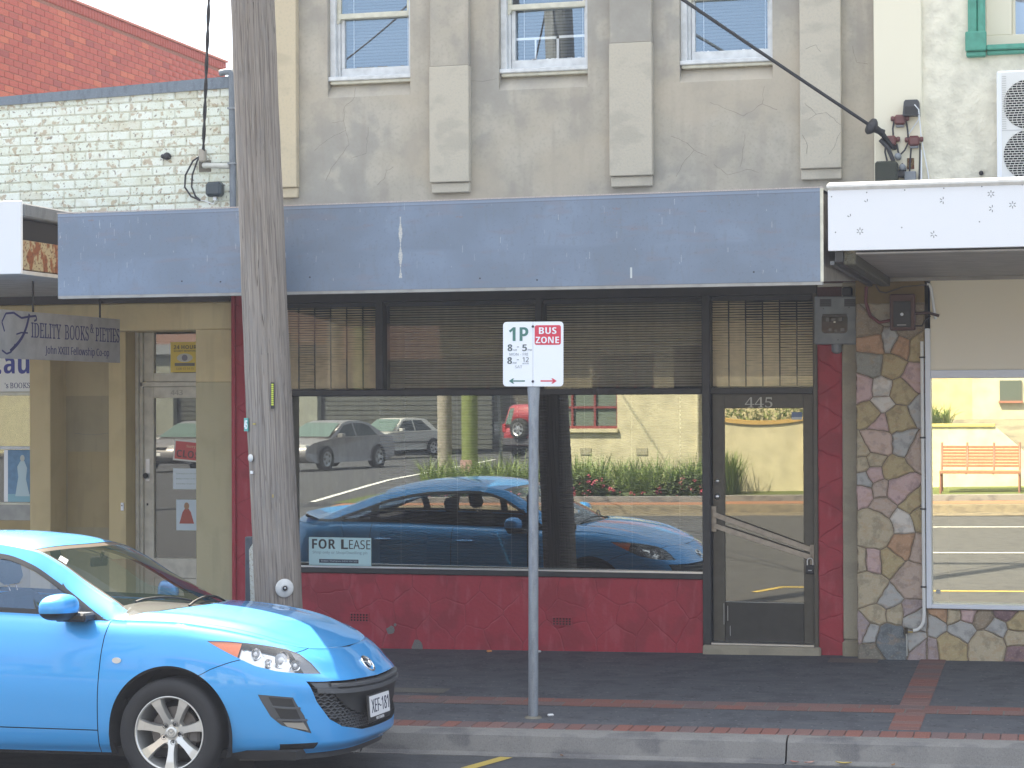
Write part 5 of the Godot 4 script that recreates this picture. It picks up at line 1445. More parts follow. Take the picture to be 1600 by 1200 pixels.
func timber_pole():
	var p := thing("power_pole", "weathered grey timber power pole at the kerb behind the blue car", "power pole")
	var st := SurfaceTool.new()
	st.begin(Mesh.PRIMITIVE_TRIANGLES)
	st.set_smooth_group(0)
	var grain := FastNoiseLite.new(); grain.seed = 4; grain.frequency = 1.0; grain.fractal_octaves = 4
	var sides := 96; var rows := 190
	var pts := []
	for j in rows + 1:
		var y := -0.2 + 10.4 * j / rows
		if j < 150: y = -0.2 + 5.6 * j / 150.0
		else: y = 5.4 + 6.6 * (j - 150) / 40.0
		var c := pole_axis(y)
		var r := 0.163 - 0.0033 * y
		var ring := []
		for k in sides:
			var t := TAU * k / sides
			var d := Vector3(cos(t), 0, sin(t))
			var n := grain.get_noise_3d(d.x * 9, y * 0.55, d.z * 9)
			var big := grain.get_noise_3d(d.x * 1.4 + 30, y * 0.8, d.z * 1.4)
			var split_ := grain.get_noise_3d(d.x * 5 + 70, y * 0.22, d.z * 5)
			var cut := -0.012 * smoothstep(0.05, 0.0, absf(split_ - 0.1)) * (1.0 if y < 5.0 else 0.4) if y < 20 else 0.0
			ring.append(c + d * (r + 0.006 * n + 0.008 * big + cut))
		pts.append(ring)
	for j in rows:
		for k in sides:
			var k2 := (k + 1) % sides
			var v := [[pts[j][k], k, j], [pts[j][k2], k + 1, j], [pts[j + 1][k2], k + 1, j + 1], [pts[j][k], k, j], [pts[j + 1][k2], k + 1, j + 1], [pts[j + 1][k], k, j + 1]]
			for q in v:
				st.set_uv(Vector2(float(q[1]) / sides * 1.0, -(q[0] as Vector3).y * 0.42))
				st.add_vertex(q[0])
	var wm := mat(Color(0.86, 0.84, 0.83), 0.95)
	wm.albedo_texture = T.wood
	wm.heightmap_enabled = true
	wm.heightmap_texture = T.wood_height
	wm.heightmap_scale = 0.5
	obj("shaft", st, wm, p)
	var arm := mb()
	bx(arm, Vector3(-1.15, 0, -0.06), Vector3(1.15, 0.11, 0.05), 0.008, Transform3D(Basis(Vector3.UP, 0.0), Vector3(-1.2, 11.3, 3.40)))
	obj("crossarm", arm, wm, p)
	for x in [-2.1, -1.55, -0.65, -0.1]:
		var ins := mb(); lathe(ins, [Vector2(0, 0.16), Vector2(0.03, 0.15), Vector2(0.05, 0.08), Vector2(0.03, 0.05), Vector2(0.045, 0.0)], 12, Transform3D(Basis(), Vector3(x - 0.1, 11.41, 3.40)))
		obj("insulator", ins, M.porcelain, p)
	# plates and tags nailed to the shaft
	var front := func(x: float, y: float) -> Vector3:
		var c := pole_axis(y); var r := 0.163 - 0.0033 * y + 0.012
		var dx := clampf(x - c.x, -r * 0.95, r * 0.95)
		return Vector3(c.x + dx, y, c.z + sqrt(r * r - dx * dx))
	var facing := func(x: float, y: float) -> float:
		return asin(clampf((x - pole_axis(y).x) / (0.172 - 0.0033 * y), -0.95, 0.95))
	var big := obj("white_disc", null, M.white, p)
	big.position = front.call(-0.678, 0.80)
	big.rotation.y = facing.call(-0.678, 0.80)
	var d1 := Vector3(0, 0, 0.004)
	disc("plate", big, d1 + Vector3(0, 0, -0.004), 0.063, mat(Color(0.66, 0.66, 0.64), 0.5, T.soft, 3.0))
	disc("ring", big, d1 + Vector3(0, 0, 0.003), 0.026, mat(Color(0.45, 0.46, 0.46), 0.4))
	disc("hole", big, d1 + Vector3(0, 0, 0.007), 0.018, M.black)
	disc("bolt", big, d1 + Vector3(0, 0, 0.011), 0.007, M.aluminium)
	var d2: Vector3 = front.call(-0.915, 1.675)
	var small := disc("small_disc", p, Vector3.ZERO, 0.026, mat(Color(0.62, 0.62, 0.60), 0.5)) as MeshInstance3D
	small.position = d2
	small.rotation.y = facing.call(-0.915, 1.675)
	for t in [[-0.908, 1.578, 0.020, 0.020, Color(0.75, 0.76, 0.76)], [-0.882, 1.905, 0.016, 0.008, Color(0.45, 0.36, 0.05)], [-0.75, 1.42, 0.010, 0.02, Color(0.35, 0.27, 0.1)]]:
		var at: Vector3 = front.call(t[0], t[1])
		var tg := box("tag", -Vector3(t[2] * 0.5, t[3] * 0.5, 0.006), Vector3(t[2] * 0.5, t[3] * 0.5, 0.006), mat(t[4], 0.6), p)
		tg.position = at
		tg.rotation.y = facing.call(t[0], t[1])
	var yp: Vector3 = front.call(-0.755, 2.10)
	var yplate := obj("yellow_plate", null, M.black, p)
	box("plate", yp - Vector3(0.011, 0.093, 0.005), yp + Vector3(0.011, 0.085, 0.003), M.black, yplate)
	for k in 11: box("digit", yp + Vector3(-0.008, -0.07 + 0.0135 * k, 0.003), yp + Vector3(0.008, -0.06 + 0.0135 * k, 0.0045), mat(Color(0.50, 0.55, 0.06), 0.5), yplate)
	var tp: Vector3 = front.call(-0.965, 1.90)
	var teal := obj("number_plate", null, M.white, p)
	teal.position = tp; teal.rotation.y = -0.75
	box("plate", Vector3(-0.03, -0.045, -0.004), Vector3(0.03, 0.045, 0.002), mat(Color(0.10, 0.36, 0.33), 0.5), teal)
	words("lettering", "45", Vector2(-0.024, -0.03), Vector2(0.026, 0.03), 0.002, M.white, teal, bold_font, 0.002)
	var gd := thing("grey_guard", "grey sheet metal cable guard standing behind the foot of the pole", "cable guard", Vector3(-1.015, -0.08, 3.17))
	box("sheet", Vector3(-0.045, 0.0, -0.03), Vector3(0.06, 1.205, 0.03), mat(Color(0.20, 0.24, 0.29), 0.5, T.metalwear, 1.5), gd, 0.006)
	box("bolt", Vector3(0.0, 1.14, 0.03), Vector3(0.012, 1.152, 0.036), M.black, gd)
	var pk := thing("white_batten", "flaking white painted batten leaning against the timber pole", "batten", Vector3(-0.912, -0.08, 3.34))
	pk.rotation.z = 0.028
	var bt := mb()
	prism(bt, PackedVector2Array([Vector2(-0.022, 0.0), Vector2(0.024, 0.0), Vector2(0.024, 1.165), Vector2(0.01, 1.175), Vector2(-0.02, 1.13)]), -0.02, 0.02)
	obj("board", bt, mat(Color(0.70, 0.69, 0.68), 0.7, T.white_brick, 2.2), pk)

func parking_sign():
	var s := thing("parking_sign", "white 1P and BUS ZONE parking sign on a galvanised post", "parking sign", Vector3(0.960, path_y(0.96, 3.1), 3.1))
	s.rotation.z = -0.006
	var st := mb()
	st.set_smooth_group(0)
	# pipe that is pressed flat at the head
	var rings := []
	for r in [[-0.1, 0.0335, 0.0335], [1.9, 0.0335, 0.0335], [2.08, 0.036, 0.030], [2.17, 0.042, 0.020], [2.22, 0.045, 0.014], [2.64, 0.045, 0.012]]:
		var ring := []
		for k in 24: ring.append(Vector3(cos(TAU * k / 24) * r[1], r[0], sin(TAU * k / 24) * r[2]))
		rings.append(ring)
	for i in rings.size() - 1:
		for k in 24:
			quad(st, rings[i][k], rings[i][(k + 1) % 24], rings[i + 1][(k + 1) % 24], rings[i + 1][k])
	obj("post", st, M.galvanised, s)
	var col := mb(); lathe(col, [Vector2(0.06, 0.0), Vector2(0.05, 0.012), Vector2(0.035, 0.014)], 20)
	obj("footing", col, M.concrete_old, s)
	var W := mat(Color(0.78, 0.82, 0.88), 0.35)
	var G := mat(Color(0.055, 0.18, 0.155), 0.45)
	var R := mat(Color(0.60, 0.045, 0.085), 0.45)
	var K := mat(Color(0.10, 0.13, 0.14), 0.5)
	var L := mat(Color(0.34, 0.38, 0.42), 0.5)
	var b := Vector3(0, 2.215, 0.022)
	var h := 0.432
	for side in 2:
		var pl := obj("left_plate" if side == 0 else "right_plate", null, W, s, b)
		var x0 := -0.207 if side == 0 else 0.001
		var x1 := -0.001 if side == 0 else 0.209
		var m := mb()
		var poly := PackedVector2Array()
		var rr := round_rect(x0 - (0 if side == 0 else 0.1), 0.0, x1 + (0.1 if side == 0 else 0), h, 0.025)
		for p in rr: poly.append(Vector2(clampf(p.x, x0, x1), p.y))
		var clean := PackedVector2Array()
		for i in poly.size():
			if clean.is_empty() or clean[clean.size() - 1].distance_to(poly[i]) > 0.0005: clean.append(poly[i])
		prism(m, clean, -0.003, 0.0)
		obj("sheet", m, W, pl)
		if side == 0:
			words("lettering", "1P", Vector2(-0.166, 0.304), Vector2(-0.032, 0.396), 0.0, G, pl)
			words("lettering", "8", Vector2(-0.175, 0.236), Vector2(-0.142, 0.282), 0.0, K, pl)
			words("lettering", "AM", Vector2(-0.138, 0.238), Vector2(-0.112, 0.250), 0.0, L, pl, regular_font)
			words("lettering", "-", Vector2(-0.110, 0.262), Vector2(-0.096, 0.266), 0.0, K, pl)
			words("lettering", "5", Vector2(-0.073, 0.236), Vector2(-0.041, 0.281), 0.0, K, pl)
			words("lettering", "PM", Vector2(-0.034, 0.238), Vector2(-0.008, 0.250), 0.0, L, pl, regular_font)
			words("lettering", "MON - FRI", Vector2(-0.162, 0.206), Vector2(-0.033, 0.224), 0.0, L, pl, regular_font)
			words("lettering", "8", Vector2(-0.177, 0.150), Vector2(-0.144, 0.196), 0.0, K, pl)
			words("lettering", "AM", Vector2(-0.140, 0.152), Vector2(-0.114, 0.164), 0.0, L, pl, regular_font)
			words("lettering", "-", Vector2(-0.111, 0.176), Vector2(-0.097, 0.180), 0.0, K, pl)
			words("lettering", "12", Vector2(-0.071, 0.163), Vector2(-0.029, 0.195), 0.0, K, pl, regular_font)
			words("lettering", "NOON", Vector2(-0.071, 0.149), Vector2(-0.029, 0.157), 0.0, L, pl, regular_font)
			words("lettering", "SAT", Vector2(-0.123, 0.122), Vector2(-0.074, 0.140), 0.0, L, pl, regular_font)
		else:
			var f := mb(); prism(f, round_rect(0.012, 0.277, 0.192, 0.408, 0.014), 0.0, 0.0015)
			obj("red_field", f, R, pl)
			words("lettering", "BUS", Vector2(0.042, 0.350), Vector2(0.162, 0.394), 0.0015, W, pl)
			words("lettering", "ZONE", Vector2(0.020, 0.288), Vector2(0.180, 0.331), 0.0015, W, pl)
		var ar := mb()
		var sx := -1.0 if side == 0 else 1.0
		var cx := -0.110 if side == 0 else 0.108
		var ap := PackedVector2Array()
		for q in [[-0.055, -0.0045], [0.030, -0.0045], [0.018, -0.017], [0.030, -0.017], [0.056, 0.0], [0.030, 0.017], [0.018, 0.017], [0.030, 0.0045], [-0.055, 0.0045]]:
			ap.append(Vector2(cx + q[0] * sx, 0.036 + q[1]))
		prism(ar, ap, 0.0, 0.0012)
		obj("arrow", ar, G if side == 0 else R, pl)
	for y in [0.40, 0.033]:
		disc("bolt", s, b + Vector3(0, y, 0.0), 0.0085, mat(Color(0.04, 0.03, 0.05), 0.5), 0.006)
	box("joint", b + Vector3(-0.0015, 0.0, -0.004), b + Vector3(0.0015, h, -0.001), M.steel_grey, s)

func sag(a: Vector3, b: Vector3, drop: float, n := 24) -> Array:
	var p := []
	for i in n + 1:
		var t := float(i) / n
		p.append(a.lerp(b, t) - Vector3(0, drop * 4 * t * (1 - t), 0))
	return p

func cables():
	var c1 := thing("service_cable", "thick black overhead service cable slanting down to the cream pier", "cable")
	rod("cable", sag(Vector3(-1.06, 6.95, 3.42), Vector3(2.965, 4.165, 0.42), 0.03), 0.014, M.cable, c1, 8)
	var c2 := thing("twisted_cable", "twisted black overhead line dropping to the bracket on the white bricks", "cable")
	for k in 2:
		var pts := []
		var base := sag(Vector3(-2.70, 4.2, 0.08), Vector3(-1.15, 8.75, 3.25), 0.22, 90)
		for i in base.size(): pts.append(base[i] + Vector3(cos(i * 0.8 + PI * k), 0, sin(i * 0.8 + PI * k)) * 0.0075)
		rod("strand", pts, 0.009, M.cable, c2, 6)
	# street lines on the crossarm
	var lines := [[-2.1, 0.0, "overhead wire on the outermost left insulator of the crossarm"], [-1.55, 0.05, "overhead wire on the inner left insulator of the crossarm"], [-0.65, 0.1, "overhead wire on the inner right insulator of the crossarm"], [-0.1, 0.15, "overhead wire on the outermost right insulator of the crossarm"]]
	for l in lines:
		var w := thing("overhead_wire", l[2], "wire", Vector3.ZERO, 0.0, "street wires on the power pole")
		rod("conductor", sag(Vector3(l[0] - 30, 11.7, 3.9 + l[1]), Vector3(l[0] - 0.1, 11.57, 3.40), 0.5) + sag(Vector3(l[0] - 0.1, 11.57, 3.40), Vector3(l[0] + 34, 11.9, 4.2 + l[1] * 4), 0.6), 0.008, M.cable, w, 5)
	var tw := thing("bundled_cable", "pale twisted bundled cable crossing the street from the power pole", "cable")
	for k in 3:
		var pts := []
		var base := sag(Vector3(-1.1, 7.3, 3.45), Vector3(9.0, 7.9, 19.5), 0.35, 120)
		for i in base.size(): pts.append(base[i] + Vector3(cos(i * 1.1 + TAU * k / 3), sin(i * 1.1 + TAU * k / 3), 0) * 0.013)
		rod("strand", pts, 0.012, mat(Color(0.33, 0.26, 0.18), 0.7), tw, 5)
	for k in 2:
		var w2 := thing("house_line", "thin dark line crossing the street %s the bundled cable" % ["just below", "well below"][k], "wire")
		rod("wire", sag(Vector3(-1.05, 7.0 - 0.3 * k, 3.45), Vector3(-12.0 + 3 * k, 7.4, 21), 0.5, 30), 0.012, mat(Color(0.12, 0.09, 0.08), 0.7), w2, 5)

func litter():
	var leafm := mat(Color(0.30, 0.17, 0.05), 0.8)
	var n := 0
	for l in [[3.08, 3.70, "curled yellow leaf lying in the gutter at the right", Color(0.45, 0.33, 0.08), 0.05], [3.38, 3.71, "small dry brown leaf in the gutter at the far right", Color(0.25, 0.13, 0.05), 0.03], [2.78, 3.70, "reddish leaf in the gutter beside the kerb joint", Color(0.34, 0.12, 0.09), 0.035], [2.87, 3.71, "pale pink scrap of leaf next to the reddish leaf", Color(0.42, 0.24, 0.2), 0.04], [1.3, 3.70, "small dark leaf in the gutter below the parking sign", Color(0.14, 0.08, 0.05), 0.03]]:
		var o := thing("fallen_leaf", l[2], "leaf", Vector3(l[0], RISE * l[0] - 0.222, l[1]), n * 1.3, "leaves in the gutter")
		var st := mb()
		var s: float = l[4]
		for k in 6:
			var a := lerpf(-1, 1, k / 6.0); var b := lerpf(-1, 1, (k + 1) / 6.0)
			var wa := (1 - a * a) * 0.4; var wb := (1 - b * b) * 0.4
			quad(st, Vector3(a, 0.15 * a * a + 0.12, -wa) * s, Vector3(b, 0.15 * b * b + 0.12, -wb) * s, Vector3(b, 0.15 * b * b, 0) * s, Vector3(a, 0.15 * a * a, 0) * s)
			quad(st, Vector3(a, 0.15 * a * a, 0) * s, Vector3(b, 0.15 * b * b, 0) * s, Vector3(b, 0.15 * b * b + 0.12, wb) * s, Vector3(a, 0.15 * a * a + 0.12, wa) * s)
		obj("blade", st, mat(l[3], 0.8), o)
		n += 1
	var bits := [[-0.17, 0.12, "orange scrap of paper against the red dado", Color(0.7, 0.3, 0.1)], [0.24, 0.10, "crumpled white paper against the red dado behind the post", Color(0.75, 0.75, 0.75)], [1.06, 3.02, "white scrap beside the foot of the parking sign", Color(0.7, 0.7, 0.7)]]
	for l in bits:
		var o := thing("paper_scrap", l[2], "litter", Vector3(l[0], path_y(l[0], l[1]), l[1]))
		var st := mb()
		bx(st, Vector3(-0.022, 0.0, -0.012), Vector3(0.022, 0.016, 0.012), 0.006, Transform3D(Basis(Vector3.UP, 0.5), Vector3.ZERO))
		obj("scrap", st, mat(l[3], 0.8), o)

# ---------------------------------------------------------------- the blue car
func tab(t: Array, x: float) -> float:
	var n := t.size()
	if x <= t[0][0]: return t[0][1]
	if x >= t[n - 1][0]: return t[n - 1][1]
	var i := 0
	while t[i + 1][0] < x: i += 1
	var h: float = t[i + 1][0] - t[i][0]
	var s: float = (t[i + 1][1] - t[i][1]) / h
	var m0 := s; var m1 := s
	if i > 0:
		var a: float = (t[i][1] - t[i - 1][1]) / (t[i][0] - t[i - 1][0])
		m0 = 0.0 if a * s <= 0 else 2 * a * s / (a + s)
	if i + 2 < n:
		var b: float = (t[i + 2][1] - t[i + 1][1]) / (t[i + 2][0] - t[i + 1][0])
		m1 = 0.0 if b * s <= 0 else 2 * b * s / (b + s)
	var k := (x - float(t[i][0])) / h
	var k2 := k * k; var k3 := k2 * k
	return (2 * k3 - 3 * k2 + 1) * t[i][1] + (k3 - 2 * k2 + k) * m0 * h + (3 * k2 - 2 * k3) * t[i + 1][1] + (k3 - k2) * m1 * h

const WS := [[0.0, 0.80], [0.07, 0.835], [0.25, 0.862], [0.5, 0.8775], [0.72, 0.868], [0.86, 0.845], [0.95, 0.805], [1.0, 0.765]]
const XF := [[0.0, 0.93], [0.10, 0.985], [0.45, 0.985], [0.62, 1.0], [0.69, 0.985], [0.78, 0.935], [0.9, 0.872], [1.0, 0.80]]
const RIM_F := [[0.0, 0.957], [0.15, 0.95], [0.3, 0.915], [0.4, 0.875], [0.5, 0.825], [0.6, 0.79], [0.7, 0.775], [1.0, 0.755]]
const RIM_S := [[-3.7, 1.03], [-2.6, 1.035], [-1.07, 0.992], [-0.3, 0.957]]
const CX0 := -0.3
const CX1 := -2.9
const YB := 0.19

# body side that wraps round nose and tail: u <= 0 runs back along the side in metres, 0..1 round the nose; below CX1 it turns round the tail
func shell(p: Vector2) -> Vector3:
	var u := p.x; var s := p.y
	var w := tab(WS, s)
	if u > 0.0:
		var ph := u * PI * 0.5
		var c := cos(ph); var sn := sin(ph)
		var r := pow(pow(maxf(c, 0), 3.4) + pow(maxf(sn, 0), 3.4), -1.0 / 3.4)
		return Vector3(CX0 + (tab(XF, s) - CX0) * r * sn, YB + (tab(RIM_F, u) - YB) * s, w * r * c)
	var x := CX0 + u
	if x >= CX1: return Vector3(x, YB + (tab(RIM_S, x) - YB) * s, w)
	var ph2 := (CX1 - x) * PI * 0.5
	var c2 := cos(ph2); var s2 := sin(ph2)
	var r2 := pow(pow(maxf(c2, 0), 2.8) + pow(maxf(s2, 0), 2.8), -1.0 / 2.8)
	var tail := lerpf(-3.48, -3.50, s) - 0.09 * sin(PI * clampf(s * 1.1, 0, 1))
	return Vector3(CX1 + (tail - CX1) * r2 * s2, YB + (1.03 - YB) * s, w * r2 * c2)

var hood_rim := []
func hood(p: Vector2) -> Vector3:   # p.x = x along the car, p.y = 0 at the middle, 1 at the edge
	if hood_rim.is_empty():
		hood_rim.append([-0.6, 0.765, 0.965])
		hood_rim.append([-0.3, 0.765, 0.957])
		for k in range(1, 51):
			var q := shell(Vector2(k / 50.0, 1.0))
			hood_rim.append([q.x, q.z, q.y])
	var i := 0
	while i < hood_rim.size() - 2 and hood_rim[i + 1][0] < p.x: i += 1
	var a: Array = hood_rim[i]; var b: Array = hood_rim[i + 1]
	var t := clampf((p.x - a[0]) / maxf(b[0] - a[0], 1e-5), 0, 1)
	var zr := lerpf(a[1], b[1], t); var yr := lerpf(a[2], b[2], t)
	var yc := tab([[-0.6, 1.03], [-0.2, 1.012], [0.1, 0.985], [0.4, 0.93], [0.6, 0.86], [0.72, 0.805], [0.80, 0.757]], p.x)
	var e := absf(p.y)
	var y := yc + (yr - yc) * pow(e, 2.4)
	y += 0.010 * exp(-pow((e - 0.80) / 0.10, 2.0)) * smoothstep(0.8, 0.4, p.x)
	return Vector3(p.x, y, zr * p.y)

const YA := [[-3.12, 1.05], [-2.75, 1.19], [-2.25, 1.335], [-1.75, 1.40], [-1.35, 1.40], [-1.0, 1.355], [-0.83, 1.28], [-0.645, 1.163], [-0.43, 1.043], [-0.33, 0.985], [-0.1, 0.975]]
const YC := [[-3.15, 1.06], [-2.75, 1.25], [-2.35, 1.385], [-1.9, 1.45], [-1.55, 1.462], [-1.15, 1.435], [-0.93, 1.375], [-0.5, 1.17], [-0.1, 0.985]]
const ZA := [[-3.12, 0.60], [-2.6, 0.565], [-1.6, 0.575], [-1.0, 0.605], [-0.645, 0.64], [-0.43, 0.68], [-0.33, 0.69]]
func za(x: float) -> float:
	if x <= -0.33: return tab(ZA, x)
	return 0.69 * sqrt(clampf((-0.10 - x) / 0.23, 0, 1))

func top(p: Vector2) -> Vector3:
	var e := absf(p.y)
	var yc := tab(YC, p.x); var ya := tab(YA, p.x)
	return Vector3(p.x, yc + (ya - yc) * pow(e, 2.6), za(p.x) * p.y)

func flank(p: Vector2) -> Vector3:   # belt (0) to roof rail (1)
	var z0 := 0.775; var y0 := tab(RIM_S, p.x) - 0.012
	var z1 := tab(ZA, p.x); var y1 := tab(YA, p.x)
	var t := p.y
	return Vector3(p.x, lerpf(y0, y1, t), lerpf(z0, z1, t) + 0.035 * sin(PI * t) * clampf((y1 - y0) / 0.35, 0, 1))

func deck(p: Vector2) -> Vector3:
	var x := p.x
	var lim := shell(Vector2(CX1 - CX0 - clampf((CX1 - x) / 0.62, 0, 1), 1.0))
	return Vector3(x, 1.03 + 0.045 * (1.0 - pow(absf(p.y), 3.0)), (0.765 if x > CX1 else 0.765 * pow(clampf(1.0 - pow((CX1 - x) / 0.6, 2.8), 0, 1), 1 / 2.8)) * p.y)

func soup(u0: float, u1: float, nu: int, s0: float, s1: float, ns: int) -> PackedVector2Array:
	var o := PackedVector2Array()
	for i in nu:
		for j in ns:
			var a := Vector2(lerpf(u0, u1, float(i) / nu), lerpf(s0, s1, float(j) / ns))
			var b := Vector2(lerpf(u0, u1, float(i + 1) / nu), lerpf(s0, s1, float(j + 1) / ns))
			o.append_array(PackedVector2Array([a, Vector2(a.x, b.y), b, a, b, Vector2(b.x, a.y)]))
	return o

# cuts a soup of triangles by f: [where f <= 0, where f > 0]
func cut(t: PackedVector2Array, f: Callable) -> Array:
	var lo := PackedVector2Array(); var hi := PackedVector2Array()
	for i in range(0, t.size(), 3):
		var p := [t[i], t[i + 1], t[i + 2]]
		var d := [f.call(p[0]), f.call(p[1]), f.call(p[2])]
		if d[0] <= 0 and d[1] <= 0 and d[2] <= 0:
			lo.append_array(PackedVector2Array(p))
		elif d[0] > 0 and d[1] > 0 and d[2] > 0:
			hi.append_array(PackedVector2Array(p))
		else:
			var a := []; var b := []
			for k in 3:
				var k2 := (k + 1) % 3
				if d[k] <= 0: a.append(p[k])
				else: b.append(p[k])
				if (d[k] <= 0) != (d[k2] <= 0):
					var m: Vector2 = (p[k] as Vector2).lerp(p[k2], d[k] / (d[k] - d[k2]))
					a.append(m); b.append(m)
			for k in range(1, a.size() - 1): lo.append_array(PackedVector2Array([a[0], a[k], a[k + 1]]))
			for k in range(1, b.size() - 1): hi.append_array(PackedVector2Array([b[0], b[k], b[k + 1]]))
	return [lo, hi]

# convex polygon in the soup's plane: [inside, outside]
func carve(t: PackedVector2Array, poly: Array) -> Array:
	var out := PackedVector2Array()
	var area := 0.0
	for i in poly.size():
		area += (poly[i] as Vector2).cross(poly[(i + 1) % poly.size()])
	var sg := 1.0 if area > 0 else -1.0
	for i in poly.size():
		var a: Vector2 = poly[i]; var b: Vector2 = poly[(i + 1) % poly.size()]
		var r := cut(t, func(p: Vector2) -> float: return -sg * (b - a).cross(p - a))
		out.append_array(r[1])
		t = r[0]
	return [t, out]

func v2(l: Array) -> Array:
	var o := []
	for q in l: o.append(Vector2(q[0], q[1]))
	return o

# lays a soup on a surface; sides: +1 near side, -1 its mirror image
func lay(surf: Callable, t: PackedVector2Array, sides := [1.0, -1.0], off := 0.0) -> ArrayMesh:
	var pos := PackedVector3Array(); var nor := PackedVector3Array()
	var seen_p := {}
	var base_p := PackedVector3Array(); var base_n := PackedVector3Array()
	for q in t:
		if not seen_p.has(q):
			var p: Vector3 = surf.call(q)
			var e := 0.004
			var du: Vector3 = surf.call(q + Vector2(e, 0)) - surf.call(q - Vector2(e, 0))
			var ds: Vector3 = surf.call(Vector2(q.x, q.y + e)) - surf.call(Vector2(q.x, q.y - e))
			var n := du.cross(ds)
			n = n.normalized() if n.length() > 1e-12 else Vector3.UP
			if n.dot(p - Vector3(-1.2, 0.45, 0.0)) < 0: n = -n
			seen_p[q] = [p + n * off, n]
		base_p.append(seen_p[q][0]); base_n.append(seen_p[q][1])
	for s in sides:
		var m := Vector3(1, 1, s)
		for i in range(0, base_p.size(), 3):
			var a := base_p[i] * m; var b := base_p[i + 1] * m; var c := base_p[i + 2] * m
			var na := base_n[i] * m; var nb := base_n[i + 1] * m; var nc := base_n[i + 2] * m
			if (b - a).cross(c - a).dot(na + nb + nc) > 0:
				pos.append_array(PackedVector3Array([a, c, b])); nor.append_array(PackedVector3Array([na, nc, nb]))
			else:
				pos.append_array(PackedVector3Array([a, b, c])); nor.append_array(PackedVector3Array([na, nb, nc]))
	var arr := []
	arr.resize(Mesh.ARRAY_MAX)
	arr[Mesh.ARRAY_VERTEX] = pos
	arr[Mesh.ARRAY_NORMAL] = nor
	var m2 := ArrayMesh.new()
	if pos.size(): m2.add_surface_from_arrays(Mesh.PRIMITIVE_TRIANGLES, arr)
	return m2

